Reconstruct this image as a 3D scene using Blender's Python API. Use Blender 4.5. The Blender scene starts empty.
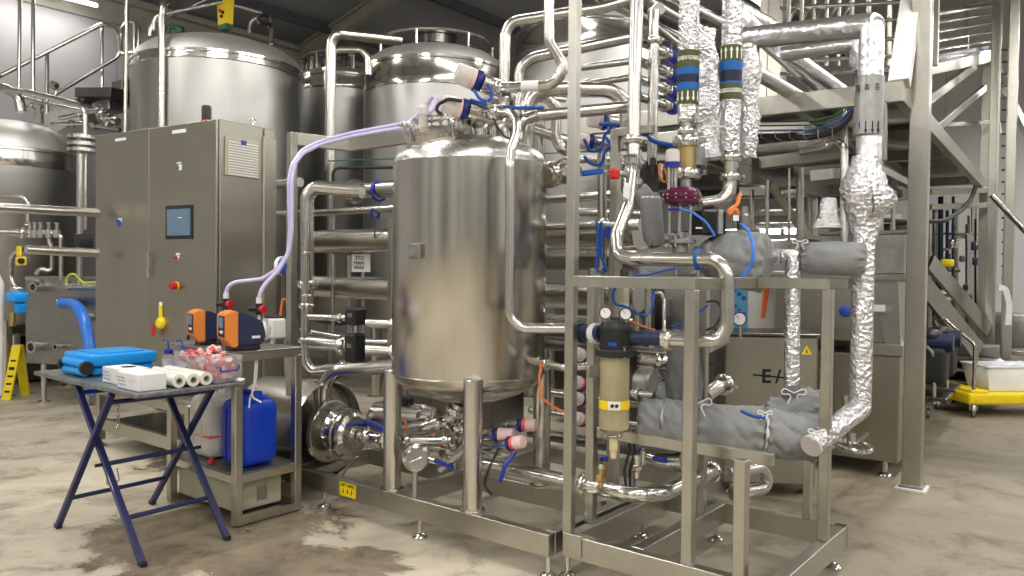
POW = 60; EXPO = 0.12; AROT = 0.0
import bpy, bmesh, math, random
from mathutils import Vector, Matrix, noise
random.seed(7)
PI = math.pi
scene = bpy.context.scene
COL = scene.collection
# ------------------------------------------------------------------ camera
H = 1.55
F = 780.0
CAM = Matrix.Translation((0, 0, H)) @ Matrix.Rotation(math.radians(90 - 1.32), 4, 'X') @ Matrix.Rotation(math.radians(0.6), 4, 'Z')
cd = bpy.data.cameras.new('camera'); cam = bpy.data.objects.new('camera', cd); COL.objects.link(cam)
cam.matrix_world = CAM; cd.sensor_width = 36; cd.lens = F / 1024 * 36; cd.clip_start = 0.05; cd.clip_end = 200
scene.camera = cam
C0 = Vector((0, 0, H))
UA = math.radians(38.5)
U = Vector((math.sin(UA), math.cos(UA), 0)); V = Vector((-math.cos(UA), math.sin(UA), 0)); W = Vector((0, 0, 1))
def ray(px, py):
    return (CAM.to_3x3() @ Vector(((px - 512) / F, -(py - 288) / F, -1))).normalized()
def at(px, py, Y):
    d = ray(px, py); return C0 + d * (Y / d.y)
def az(px, py, z=0.0):
    d = ray(px, py); return C0 + d * ((z - H) / d.z)
def au(px, py, u):
    d = ray(px, py); return C0 + d * (u / d.dot(U))
def av(px, py, v):
    d = ray(px, py); return C0 + d * (v / d.dot(V))
def uv(u, v, z=0.0):
    return U * u + V * v + W * z
YAW = math.atan2(V.y, V.x) - PI / 2     # local x = U-ish frame: see frame()
def frame(ex, ey=None):
    ex = Vector(ex).normalized(); ez = W.copy()
    ey = ez.cross(ex).normalized() if ey is None else Vector(ey)
    return Matrix((ex, ey, ez)).transposed()
RU = frame(U)         # local x along U, local y along V

# ------------------------------------------------------------------ mesh builder
class MB:
    def __init__(s): s.bm = bmesh.new()
    def _add(s, verts, faces):
        vs = [s.bm.verts.new(v) for v in verts]
        for f in faces:
            try: s.bm.faces.new([vs[i] for i in f])
            except ValueError: pass
        return vs
    def box(s, c, size, rot=None, bev=0.0):
        b = bmesh.new(); bmesh.ops.create_cube(b, size=1)
        for v in b.verts: v.co = Vector((v.co.x * size[0], v.co.y * size[1], v.co.z * size[2]))
        if bev > 0: bmesh.ops.bevel(b, geom=list(b.edges), offset=bev, segments=1 if bev <= .012 else 3, affect='EDGES', profile=0.5)
        M = rot.to_3x3() if rot is not None else Matrix.Identity(3)
        c = Vector(c); b.verts.index_update()
        s._add([M @ v.co + c for v in b.verts], [[v.index for v in f.verts] for f in b.faces]); b.free(); return s
    def bar(s, p0, p1, w, h=None, up=None, bev=0.003):
        p0 = Vector(p0); p1 = Vector(p1); h = h or w; d = (p1 - p0); L = d.length; ex = d.normalized()
        up = Vector(up) if up is not None else (W if abs(ex.z) < .9 else U)
        ey = up.cross(ex).normalized(); ez = ex.cross(ey)
        return s.box((p0 + p1) / 2, (L, w, h), Matrix((ex, ey, ez)).transposed(), bev)
    def cyl(s, p0, p1, r, r2=None, n=20, cap=True):
        r2 = r if r2 is None else r2
        return s.sweep([Vector(p0), Vector(p1)], [r, r2], n, cap)
    def sweep(s, pts, rr, n=14, cap=True):
        pts = [Vector(p) for p in pts]
        if not isinstance(rr, (list, tuple)): rr = [rr] * len(pts)
        t0 = (pts[1] - pts[0]).normalized()
        a = Vector((0, 0, 1)) if abs(t0.z) < .9 else Vector((1, 0, 0))
        nx = t0.cross(a).normalized(); prev = t0; rings = []
        for i, p in enumerate(pts):
            if i == 0: t = t0
            elif i == len(pts) - 1: t = (pts[i] - pts[i - 1]).normalized()
            else: t = ((pts[i + 1] - pts[i]).normalized() + (pts[i] - pts[i - 1]).normalized()).normalized()
            q = prev.rotation_difference(t); nx = (q @ nx).normalized(); prev = t; ny = t.cross(nx)
            k = 1.0
            rings.append([s.bm.verts.new(p + (nx * math.cos(j * 2 * PI / n) + ny * math.sin(j * 2 * PI / n)) * rr[i] * k) for j in range(n)])
        for i in range(len(rings) - 1):
            for j in range(n):
                s.bm.faces.new((rings[i][j], rings[i][(j + 1) % n], rings[i + 1][(j + 1) % n], rings[i + 1][j]))
        if cap:
            s.bm.faces.new(rings[0][::-1]); s.bm.faces.new(rings[-1])
        return s
    def pipe(s, pts, r, bend=None, n=14, seg=6, cap=True):
        return s.sweep(fillet(pts, bend if bend is not None else r * 3, seg), r, n, cap)
    def lathe(s, o, prof, axis=W, n=32, arc=None):
        """prof: (radius, height) pairs from o along axis; closed where the radius is 0"""
        o = Vector(o); ez = Vector(axis).normalized(); a = Vector((1, 0, 0)) if abs(ez.x) < .9 else Vector((0, 1, 0))
        ex = ez.cross(a).normalized(); ey = ez.cross(ex); rings = []
        for r, h in prof:
            if r <= 1e-6: rings.append([s.bm.verts.new(o + ez * h)])
            else: rings.append([s.bm.verts.new(o + ez * h + (ex * math.cos(j * 2 * PI / n) + ey * math.sin(j * 2 * PI / n)) * r) for j in range(n)])
        for A, B in zip(rings, rings[1:]):
            if len(A) == 1 and len(B) == 1: continue
            for j in range(n):
                k = (j + 1) % n
                if len(A) == 1: s.bm.faces.new((A[0], B[k], B[j]))
                elif len(B) == 1: s.bm.faces.new((A[j], A[k], B[0]))
                else: s.bm.faces.new((A[j], A[k], B[k], B[j]))
        return s
    def ball(s, c, r, sc=(1, 1, 1), n=16, rot=None):
        b = bmesh.new(); bmesh.ops.create_uvsphere(b, u_segments=n, v_segments=max(6, n // 2), radius=r)
        M = rot.to_3x3() if rot is not None else Matrix.Identity(3); b.verts.index_update()
        s._add([M @ Vector((v.co.x * sc[0], v.co.y * sc[1], v.co.z * sc[2])) + Vector(c) for v in b.verts], [[v.index for v in f.verts] for f in b.faces]); b.free(); return s
    def prism(s, pts, th, nrm):
        """closed polygon pts (3D, planar) extruded by th along nrm"""
        nrm = Vector(nrm).normalized() * th; n = len(pts); pts = [Vector(p) for p in pts]
        s._add(pts + [p + nrm for p in pts], [list(range(n))[::-1], list(range(n, 2 * n))] + [[i, (i + 1) % n, n + (i + 1) % n, n + i] for i in range(n)]); return s
    def ring(s, c, R, r, axis=W, n=28, m=8, a0=0, a1=2 * PI, ex=None):
        ez = Vector(axis).normalized()
        if ex is None:
            a = Vector((1, 0, 0)) if abs(ez.x) < .9 else Vector((0, 1, 0)); ex = ez.cross(a).normalized()
        ey = ez.cross(ex); full = abs(a1 - a0 - 2 * PI) < 1e-6
        cnt = n if full else n + 1
        pts = [Vector(c) + (ex * math.cos(a0 + (a1 - a0) * i / n) + ey * math.sin(a0 + (a1 - a0) * i / n)) * R for i in range(cnt)]
        if full:
            rings = []
            for i, p in enumerate(pts):
                d = (p - Vector(c)).normalized()
                rings.append([s.bm.verts.new(p + (d * math.cos(j * 2 * PI / m) + ez * math.sin(j * 2 * PI / m)) * r) for j in range(m)])
            for i in range(cnt):
                A = rings[i]; B = rings[(i + 1) % cnt]
                for j in range(m): s.bm.faces.new((A[j], A[(j + 1) % m], B[(j + 1) % m], B[j]))
        else: s.sweep(pts, r, m)
        return s
    def crumple(s, amp, sc, sub=0, seed=0):
        for _ in range(sub): bmesh.ops.subdivide_edges(s.bm, edges=list(s.bm.edges), cuts=1, use_grid_fill=True)
        s.bm.normal_update()
        o = Vector((seed * 3.1, seed * 1.7, 0))
        for v in s.bm.verts:
            n = noise.noise(v.co * sc + o) + .6 * noise.noise(v.co * sc * 2.3 + o)
            v.co += v.normal * (n * amp)
        return s

def fillet(pts, rad, seg=6):
    pts = [Vector(p) for p in pts]; out = [pts[0]]
    for i in range(1, len(pts) - 1):
        a, b, c = pts[i - 1], pts[i], pts[i + 1]
        d0 = a - b; d1 = c - b; l0, l1 = d0.length, d1.length
        if l0 < 1e-6 or l1 < 1e-6: continue
        d0.normalize(); d1.normalize(); ang = d0.angle(d1)
        if ang > PI - .03: out.append(b); continue
        t = min(rad / math.tan(ang / 2), l0 * .49, l1 * .49); r = t * math.tan(ang / 2)
        bis = (d0 + d1).normalized(); cen = b + bis * (r / math.sin(ang / 2))
        s0 = b + d0 * t - cen; s1 = b + d1 * t - cen; om = s0.angle(s1)
        for k in range(seg + 1):
            f = k / seg
            out.append(cen + (s0 * math.sin((1 - f) * om) + s1 * math.sin(f * om)) / math.sin(om) if om > 1e-4 else b)
    out.append(pts[-1]); return out

# ------------------------------------------------------------------ objects
def wloc(o):
    p = Vector((0, 0, 0))
    while o is not None: p += o.location; o = o.parent
    return p
def setp(o, label=None, cat=None, group=None, kind=None):
    if label: o['label'] = label
    if cat: o['category'] = cat
    if group: o['group'] = group
    if kind: o['kind'] = kind
    return o
def ob(name, mb, mat, parent=None, label=None, cat=None, group=None, kind=None, smooth=True, uvs=False):
    bm = mb.bm; bmesh.ops.recalc_face_normals(bm, faces=list(bm.faces))
    if parent is None:
        xs = [v.co for v in bm.verts]
        loc = Vector(((min(v.x for v in xs) + max(v.x for v in xs)) / 2, (min(v.y for v in xs) + max(v.y for v in xs)) / 2, min(v.z for v in xs)))
    else: loc = wloc(parent)
    for v in bm.verts: v.co -= loc
    if smooth:
        bm.normal_update()
        for f in bm.faces: f.smooth = True
        for e in bm.edges:
            if len(e.link_faces) == 2 and e.calc_face_angle(0) > math.radians(34): e.smooth = False
    me = bpy.data.meshes.new(name); bm.to_mesh(me); bm.free()
    me.materials.append(mat)
    o = bpy.data.objects.new(name, me); COL.objects.link(o)
    if parent is None: o.location = loc
    else: o.parent = parent
    return setp(o, label, cat, group, kind)
def thing(name, loc, label, cat, group=None, rz=0):
    o = bpy.data.objects.new(name, None); COL.objects.link(o); o.location = loc; o.rotation_euler = (0, 0, rz)
    o.empty_display_size = .1
    return setp(o, label, cat, group)
def kids(o): return [c for c in bpy.data.objects if c.parent == o]
def dup(o, loc=None, rz=None, label=None, group=None, parent=None):
    c = o.copy(); COL.objects.link(c)
    if parent is not None: c.parent = parent
    if loc is not None: c.location = loc
    if rz is not None: c.rotation_euler = (0, 0, rz)
    if label: c['label'] = label
    if group: c['group'] = group
    for k in kids(o): dup(k, parent=c)
    return c
def text(name, s, c, ex, ey, size, mat, parent, th=.0006, align='CENTER', bold=0.0):
    """lettering lying in the plane ex,ey at c (centre)"""
    cu = bpy.data.curves.new('t', 'FONT'); cu.body = s; cu.size = size; cu.align_x = align; cu.align_y = 'CENTER'
    cu.extrude = th; cu.resolution_u = 3; cu.offset = bold
    o = bpy.data.objects.new('t', cu); COL.objects.link(o)
    bpy.context.view_layer.update()
    me = bpy.data.meshes.new_from_object(o); bpy.data.objects.remove(o)
    ex = Vector(ex).normalized(); ey = Vector(ey).normalized(); ez = ex.cross(ey)
    M = Matrix((ex, ey, ez)).transposed().to_4x4(); M.translation = Vector(c) - (wloc(parent) if parent else Vector())
    me.transform(M); me.name = name; me.materials.append(mat)
    q = bpy.data.objects.new(name, me); COL.objects.link(q); q.parent = parent
    return q

# ------------------------------------------------------------------ materials
MAT = {}
def newmat(n):
    m = bpy.data.materials.new(n); m.use_nodes = True; MAT[n] = m
    return m, m.node_tree.nodes, m.node_tree.links, m.node_tree.nodes['Principled BSDF']
def nd(ns, t, **k):
    x = ns.new(t)
    for a, b in k.items():
        if a in x.inputs: x.inputs[a].default_value = b
        else: setattr(x, a, b)
    return x
def ramp(ns, stops):
    r = ns.new('ShaderNodeValToRGB'); e = r.color_ramp.elements
    while len(e) < len(stops): e.new(.5)
    for i, (p, c) in enumerate(stops):
        e[i].position = p; e[i].color = (c[0], c[1], c[2], 1) if not isinstance(c, float) else (c, c, c, 1)
    return r
def plain(n, col, rough=.5, metal=0, spec=.5, var=.06, vs=6, bump=.0, bs=60, trans=0, alpha=1, coat=0, sss=0, ior=1.45):
    m, ns, ls, b = newmat(n)
    tc = nd(ns, 'ShaderNodeTexCoord'); no = nd(ns, 'ShaderNodeTexNoise', Scale=vs, Detail=4.0); ls.new(tc.outputs['Object'], no.inputs['Vector'])
    r = ramp(ns, [(.3, tuple(max(0, c * (1 - var)) for c in col)), (.7, tuple(min(1, c * (1 + var)) for c in col))])
    ls.new(no.outputs['Fac'], r.inputs['Fac']); ls.new(r.outputs['Color'], b.inputs['Base Color'])
    b.inputs['Roughness'].default_value = rough; b.inputs['Metallic'].default_value = metal; b.inputs['Specular IOR Level'].default_value = spec
    b.inputs['Transmission Weight'].default_value = trans; b.inputs['Alpha'].default_value = alpha; b.inputs['Coat Weight'].default_value = coat
    b.inputs['IOR'].default_value = ior
    if bump:
        n2 = nd(ns, 'ShaderNodeTexNoise', Scale=bs, Detail=3.0); ls.new(tc.outputs['Object'], n2.inputs['Vector'])
        bp = nd(ns, 'ShaderNodeBump', Strength=bump, Distance=.01); ls.new(n2.outputs['Fac'], bp.inputs['Height']); ls.new(bp.outputs['Normal'], b.inputs['Normal'])
    return m
def steel(n, col, r0, r1, scl=(30, 30, 1.2), bump=.02, var=.12, aniso=0.0, arot=0.0):
    m, ns, ls, b = newmat(n)
    tc = nd(ns, 'ShaderNodeTexCoord'); mp = nd(ns, 'ShaderNodeMapping'); mp.inputs['Scale'].default_value = scl
    ls.new(tc.outputs['Object'], mp.inputs['Vector'])
    no = nd(ns, 'ShaderNodeTexNoise', Scale=4.0, Detail=6.0); ls.new(mp.outputs['Vector'], no.inputs['Vector'])
    sm = nd(ns, 'ShaderNodeTexNoise', Scale=2.2, Detail=5.0); ls.new(tc.outputs['Object'], sm.inputs['Vector'])
    mx = nd(ns, 'ShaderNodeMath', operation='MULTIPLY'); ls.new(no.outputs['Fac'], mx.inputs[0]); ls.new(sm.outputs['Fac'], mx.inputs[1])
    r = ramp(ns, [(.12, tuple(c * (1 - var) for c in col)), (.42, tuple(min(1, c * (1 + var)) for c in col))])
    ls.new(mx.outputs[0], r.inputs['Fac']); ls.new(r.outputs['Color'], b.inputs['Base Color'])
    mr = nd(ns, 'ShaderNodeMapRange'); mr.inputs['From Min'].default_value = .1; mr.inputs['From Max'].default_value = .45
    mr.inputs['To Min'].default_value = r0; mr.inputs['To Max'].default_value = r1
    ls.new(mx.outputs[0], mr.inputs['Value']); ls.new(mr.outputs[0], b.inputs['Roughness'])
    b.inputs['Metallic'].default_value = 1.0; b.inputs['Anisotropic'].default_value = aniso; b.inputs['Anisotropic Rotation'].default_value = arot
    if aniso:
        tg = nd(ns, 'ShaderNodeTangent', direction_type='RADIAL', axis='Z'); ls.new(tg.outputs[0], b.inputs['Tangent'])
    bp = nd(ns, 'ShaderNodeBump', Strength=bump, Distance=.02); ls.new(no.outputs['Fac'], bp.inputs['Height']); ls.new(bp.outputs['Normal'], b.inputs['Normal'])
    return m
def foil(n, col=(.82, .82, .84), sc=38, st=.9, rough=.24):
    m, ns, ls, b = newmat(n)
    tc = nd(ns, 'ShaderNodeTexCoord')
    vo = nd(ns, 'ShaderNodeTexVoronoi', Scale=sc); ls.new(tc.outputs['Object'], vo.inputs['Vector'])
    no = nd(ns, 'ShaderNodeTexNoise', Scale=sc * .8, Detail=5.0, Distortion=1.5); ls.new(tc.outputs['Object'], no.inputs['Vector'])
    ad = nd(ns, 'ShaderNodeMath', operation='ADD'); ls.new(vo.outputs['Distance'], ad.inputs[0]); ls.new(no.outputs['Fac'], ad.inputs[1])
    bp = nd(ns, 'ShaderNodeBump', Strength=st, Distance=.012); ls.new(ad.outputs[0], bp.inputs['Height']); ls.new(bp.outputs['Normal'], b.inputs['Normal'])
    b.inputs['Base Color'].default_value = (*col, 1); b.inputs['Metallic'].default_value = 1; b.inputs['Roughness'].default_value = rough
    return m
def emit(n, col, s):
    m, ns, ls, b = newmat(n); b.inputs['Base Color'].default_value = (*col, 1)
    b.inputs['Emission Color'].default_value = (*col, 1); b.inputs['Emission Strength'].default_value = s; return m

S_TANK = steel('steel_tank', (.57, .55, .50), .19, .27, (14, 14, .5), .006, .06, .6, AROT)
S_TANKB = steel('steel_tank_matt', (.41, .405, .385), .30, .40, (12, 12, .8), .006, .05, .6, AROT)
S_LIT = steel('steel_lit', (.84, .83, .81), .5, .62, (12, 12, .8), .01, .05)  # lightened steel: lamp light from above is put into its colour
S_HEAD = steel('steel_head', (.66, .65, .62), .24, .34, (5, 5, 5), .004, .06)
S_FRAME = steel('steel_frame', (.49, .475, .42), .28, .38, (5, 5, 5), .002, .07)
S_CAB = steel('steel_cabinet', (.40, .385, .325), .30, .44, (3, 3, 60), .015, .07)
S_PIPE = steel('steel_pipe', (.60, .58, .54), .21, .27, (5, 5, 5), .0, .04)
S_BRT = steel('steel_bright', (.68, .665, .63), .14, .19, (5, 5, 5), .0, .04)
S_DARK = steel('steel_dark', (.18, .175, .165), .25, .40, (8, 8, 8), .006, .12)
S_BENCH = steel('steel_worn', (.38, .38, .37), .32, .50, (6, 6, 6), .008, .16)
FOIL = foil('foil_wrap', (.80, .80, .82), 44, .8, .22)
FOIL_S = foil('foil_smooth', (.80, .80, .83), 22, .35, .28)
GREY = plain('grey_fabric', (.25, .255, .255), .48, var=.12, vs=5, bump=.7, bs=9)
GREYD = plain('grey_fabric_dark', (.15, .155, .155), .6, var=.1, bump=.3, bs=20)
BLACK = plain('black_plastic', (.018, .018, .02), .4)
BLKM = plain('black_rubber', (.02, .02, .02), .7)
NAVY = plain('navy_paint', (.018, .024, .10), .35, coat=.2)
NAVYP = plain('navy_plastic', (.018, .028, .075), .4)
DBLUE = plain('deep_blue_plastic', (.012, .03, .32), .3, coat=.2)
COLLAR = plain('navy_collar', (.008, .018, .14), .35)
BLUEC = plain('blue_canister', (.003, .045, .50), .35)
AZURE = plain('azure_plastic', (.004, .30, .80), .32, coat=.2)
HOSEB = plain('blue_hose', (.03, .20, .75), .28, coat=.3)
TAPE = plain('blue_airline', (.008, .075, .36), .35)
LILAC = plain('lilac_hose', (.60, .55, .82), .35, coat=.2)
WHITE = plain('white_plastic', (.78, .77, .74), .4)
FROST = plain('frosted_plastic', (.82, .76, .74), .4, trans=.25)
PINK = plain('pink_plastic', (.80, .56, .53), .4)
PINKR = plain('red_pink_items', (.85, .10, .12), .4, var=.3, vs=30)
CLEAR = plain('clear_plastic', (.95, .93, .93), .16, trans=.86, ior=1.2)
CLOUD = plain('cloudy_container', (.80, .79, .74), .42)
RED = plain('red_plastic', (.55, .02, .02), .35)
ORANGE = plain('orange_plastic', (.80, .26, .05), .4)
ORCAB = plain('orange_cable', (.75, .20, .04), .45)
YEL = plain('yellow_plastic', (.90, .66, .01), .38)
YSIGN = plain('yellow_sign', (.88, .70, .02), .4)
PURPLE = plain('purple_enamel', (.10, .006, .045), .18, coat=.6)
CREAM = plain('cream_panel', (.42, .40, .29), .45)
CREAMB = plain('cream_bowl', (.70, .60, .34), .35, coat=.3)
BRASS = steel('brass', (.55, .42, .18), .25, .4)
GLASS = plain('sight_glass', (.9, .9, .88), .06, trans=.95, ior=1.4)
SCREEN = plain('screen_face', (.12, .20, .29), .2, coat=.3)
OLIVE = plain('olive_marker', (.075, .10, .02), .5)
MBLUE = plain('blue_marker', (.005, .12, .45), .45)
MDARK = plain('dark_marker', (.012, .014, .04), .45)
LBL = plain('label_white', (.85, .85, .85), .5, var=.02)
INK = plain('ink_black', (.01, .01, .01), .6, var=0)
INKW = plain('ink_white', (.85, .86, .8), .6, var=0)
GREENL = plain('green_paint', (.02, .12, .06), .45)
GREENC = plain('green_yellow_cable', (.45, .60, .08), .45)
SIGNBLUE = plain('sign_blue', (.02, .07, .35), .4)
LIZ = plain('orange_print', (.85, .16, .03), .5)
CARD = plain('box_card', (.74, .73, .74), .6)
CARDB = plain('box_print_blue', (.20, .32, .42), .6)
FILM = plain('film_roll', (.78, .78, .72), .3, coat=.4)
CEILM = plain('ceiling_sheet', (.42, .425, .43), .7)
BEAMC = plain('beam_paint', (.45, .43, .37), .5)
PURL = plain('purlin_paint', (.10, .105, .12), .5)
TUBE = emit('lamp_tube', (1, .98, .95), 14)
# ------------------------------------------------------------------ the hall
def floor_mat():
    m, ns, ls, b = newmat('concrete_floor')
    tc = nd(ns, 'ShaderNodeTexCoord')
    n1 = nd(ns, 'ShaderNodeTexNoise', Scale=.55, Detail=7.0, Roughness=.62, Distortion=.6); ls.new(tc.outputs['Object'], n1.inputs['Vector'])
    n2 = nd(ns, 'ShaderNodeTexNoise', Scale=2.6, Detail=8.0, Roughness=.7, Distortion=.5); ls.new(tc.outputs['Object'], n2.inputs['Vector'])
    n3 = nd(ns, 'ShaderNodeTexNoise', Scale=60.0, Detail=3.0); ls.new(tc.outputs['Object'], n3.inputs['Vector'])
    r1 = ramp(ns, [(.30, (.30, .255, .185)), (.46, (.52, .46, .36)), (.62, (.70, .63, .49))])
    ls.new(n1.outputs['Fac'], r1.inputs['Fac'])
    r2 = ramp(ns, [(.34, (.45, .42, .37)), (.50, (.95, .95, .95)), (.70, (1.0, 1.0, 1.0))]); ls.new(n2.outputs['Fac'], r2.inputs['Fac'])
    mx = nd(ns, 'ShaderNodeMix', data_type='RGBA', blend_type='MULTIPLY'); mx.inputs['Factor'].default_value = .9
    ls.new(r1.outputs['Color'], mx.inputs[6]); ls.new(r2.outputs['Color'], mx.inputs[7])
    # damp stain shapes under the work table and in the aisle (wet concrete)
    stain = None
    for c, rad in (((-1.75, 4.55), .75), ((-1.05, 3.9), .55), ((-2.6, 6.3), .35)):
        mp = nd(ns, 'ShaderNodeVectorMath', operation='DISTANCE'); ls.new(tc.outputs['Object'], mp.inputs[0]); mp.inputs[1].default_value = (c[0], c[1], 0)
        a = nd(ns, 'ShaderNodeMath', operation='MULTIPLY_ADD'); a.inputs[1].default_value = 1.1; a.inputs[2].default_value = -.55; ls.new(n2.outputs['Fac'], a.inputs[0])
        s_ = nd(ns, 'ShaderNodeMath', operation='ADD'); ls.new(mp.outputs['Value'], s_.inputs[0]); ls.new(a.outputs[0], s_.inputs[1])
        mr = nd(ns, 'ShaderNodeMapRange'); mr.inputs['From Min'].default_value = rad; mr.inputs['From Max'].default_value = rad * .86; ls.new(s_.outputs[0], mr.inputs['Value'])
        if stain is None: stain = mr.outputs[0]
        else:
            q = nd(ns, 'ShaderNodeMath', operation='MAXIMUM'); ls.new(stain, q.inputs[0]); ls.new(mr.outputs[0], q.inputs[1]); stain = q.outputs[0]
    m2 = nd(ns, 'ShaderNodeMix', data_type='RGBA', blend_type='MULTIPLY'); m2.inputs[7].default_value = (.50, .46, .42, 1)
    ls.new(stain, m2.inputs['Factor']); ls.new(mx.outputs[2], m2.inputs[6])
    # base colour darkens towards the right-hand aisle
    sx = nd(ns, 'ShaderNodeSeparateXYZ'); ls.new(tc.outputs['Object'], sx.inputs[0])
    mrx = nd(ns, 'ShaderNodeMapRange'); mrx.inputs['From Min'].default_value = .3; mrx.inputs['From Max'].default_value = 1.8; ls.new(sx.outputs['X'], mrx.inputs['Value'])
    m3 = nd(ns, 'ShaderNodeMix', data_type='RGBA', blend_type='MULTIPLY'); m3.inputs[7].default_value = (.47, .455, .43, 1)
    ls.new(mrx.outputs[0], m3.inputs['Factor']); ls.new(m2.outputs[2], m3.inputs[6]); ls.new(m3.outputs[2], b.inputs['Base Color'])
    mr = nd(ns, 'ShaderNodeMapRange'); mr.inputs['To Min'].default_value = .55; mr.inputs['To Max'].default_value = .22; ls.new(stain, mr.inputs['Value'])
    mn = nd(ns, 'ShaderNodeMath', operation='MULTIPLY'); mn2 = nd(ns, 'ShaderNodeMapRange'); mn2.inputs['To Min'].default_value = .75; mn2.inputs['To Max'].default_value = 1.15
    ls.new(n2.outputs['Fac'], mn2.inputs['Value']); ls.new(mr.outputs[0], mn.inputs[0]); ls.new(mn2.outputs[0], mn.inputs[1]); ls.new(mn.outputs[0], b.inputs['Roughness'])
    bp = nd(ns, 'ShaderNodeBump', Strength=.15, Distance=.004); ls.new(n3.outputs['Fac'], bp.inputs['Height']); ls.new(bp.outputs['Normal'], b.inputs['Normal'])
    return m
def wall_mat(n, col, seam=1.1, axis='X', dark=.72):
    m, ns, ls, b = newmat(n)
    tc = nd(ns, 'ShaderNodeTexCoord'); sx = nd(ns, 'ShaderNodeSeparateXYZ'); ls.new(tc.outputs['Object'], sx.inputs[0])
    a = nd(ns, 'ShaderNodeMath', operation='DIVIDE'); a.inputs[1].default_value = seam; ls.new(sx.outputs[axis], a.inputs[0])
    f = nd(ns, 'ShaderNodeMath', operation='FRACT'); ls.new(a.outputs[0], f.inputs[0])
    g = nd(ns, 'ShaderNodeMath', operation='LESS_THAN'); g.inputs[1].default_value = .018; ls.new(f.outputs[0], g.inputs[0])
    no = nd(ns, 'ShaderNodeTexNoise', Scale=1.2, Detail=5.0); ls.new(tc.outputs['Object'], no.inputs['Vector'])
    r = ramp(ns, [(.3, tuple(c * .93 for c in col)), (.7, col)]); ls.new(no.outputs['Fac'], r.inputs['Fac'])
    mx = nd(ns, 'ShaderNodeMix', data_type='RGBA', blend_type='MULTIPLY'); mx.inputs[7].default_value = (dark, dark, dark, 1)
    ls.new(g.outputs[0], mx.inputs['Factor']); ls.new(r.outputs['Color'], mx.inputs[6]); ls.new(mx.outputs[2], b.inputs['Base Color'])
    b.inputs['Roughness'].default_value = .5; return m
WALL = wall_mat('wall_panel', (.50, .49, .50)); WALLW = wall_mat('wall_white', (.78, .79, .78), 1.0, 'Y')
U0, U1, V0, V1 = -7.0, 20.0, -9.0, 11.8
EAVE = 5.55
def setting(name, mb, mat): return ob(name, mb, mat, kind='structure', smooth=False)
def slab(name, pts, mat, th, nrm):
    m = MB(); m.prism(pts, th, nrm); o = setting(name, m, mat); return o
def local_slab(name, u0, u1, v0, v1, z0, z1, mat):
    """box aligned with the hall, its object x along U and y along V"""
    b = MB(); b.box((0, 0, 0), (u1 - u0, v1 - v0, z1 - z0)); o = ob(name, b, mat, kind='structure', smooth=False)
    c = uv((u0 + u1) / 2, (v0 + v1) / 2, z0); o.location = c; o.rotation_euler = (0, 0, math.atan2(U.y, U.x)); return o
fl = MB(); fl.prism([uv(U0, V0), uv(U1, V0), uv(U1, V1), uv(U0, V1)], .2, (0, 0, -1))
f_ = ob('floor', fl, floor_mat(), kind='structure', smooth=False)
for v in f_.data.vertices: v.co = v.co + f_.location
f_.location = (0, 0, 0)
local_slab('wall_left', U0, U1, V1, V1 + .2, 0, EAVE, WALL)
local_slab('wall_back', U1, U1 + .2, V0, V1, 0, 8.2, WALLW)
local_slab('wall_right', U0, U1, V0 - .2, V0, 0, EAVE, WALLW)
local_slab('wall_front', U0 - .2, U0, V0, V1, 0, 8.2, WALLW)
VM = (V0 + V1) / 2; RIDGE = 7.9
c = MB()
c.prism([uv(U0, V1 + .2, EAVE), uv(U1, V1 + .2, EAVE), uv(U1, VM, RIDGE), uv(U0, VM, RIDGE)], .1, W)
c.prism([uv(U0, V0 - .2, EAVE), uv(U0, VM, RIDGE), uv(U1, VM, RIDGE), uv(U1, V0 - .2, EAVE)], .1, W)
setting('ceiling', c, CEILM)
def zc(v): return RIDGE - abs(v - VM) / (V1 - VM) * (RIDGE - EAVE)
n = 0
for uu in (2.2, 8.6, 15.0):
    n += 1; m = MB()
    for va in (V1, V0):
        p0 = uv(uu, va, zc(va) - .28); p1 = uv(uu, VM, zc(VM) - .28)
        m.bar(p0, p1, .16, .03, bev=0); m.bar(p0 + W * .2, p1 + W * .2, .16, .03, bev=0); m.bar(p0 + W * .1, p1 + W * .1, .03, .2, bev=0)
    setting('trim_%d' % n, m, BEAMC)
for k in range(7):
    vv = V1 - .9 - k * 1.75; n += 1
    m = MB(); m.bar(uv(U0, vv, zc(vv) - .09), uv(U1, vv, zc(vv) - .09), .08, .16, bev=0); setting('trim_%d' % n, m, PURL)
m = MB(); m.bar(uv(U0, V1 - .1, EAVE - .12), uv(U1, V1 - .1, EAVE - .12), .16, .05, bev=0); m.bar(uv(U0, V1 - .03, EAVE - .3), uv(U1, V1 - .03, EAVE - .3), .04, .3, bev=0); n += 1
setting('trim_%d' % n, m, BEAMC)

ADDEDPANEL = plain('added_dark_panel', (.05, .055, .065), .5)  # dark panels added on the unseen walls so the steel reflects vertical streaks
k = 0
for a, b in ((-6.5, -4.2), (-2.6, -1.2), (.6, 3.4), (5.4, 7.0), (9.0, 10.6)):
    k += 1; m = MB(); m.box(uv(U0 + .06, (a + b) / 2, 2.3), (.1, b - a, 4.6), RU, .01); setting('door_%d' % k, m, ADDEDPANEL)
for a, b in ((-5.5, -3.0), (-.5, 2.0), (5.0, 8.5), (12, 15)):
    k += 1; m = MB(); m.box(uv((a + b) / 2, V0 + .06, 2.3), (b - a, .1, 4.6), RU, .01); setting('door_%d' % k, m, ADDEDPANEL)
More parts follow.
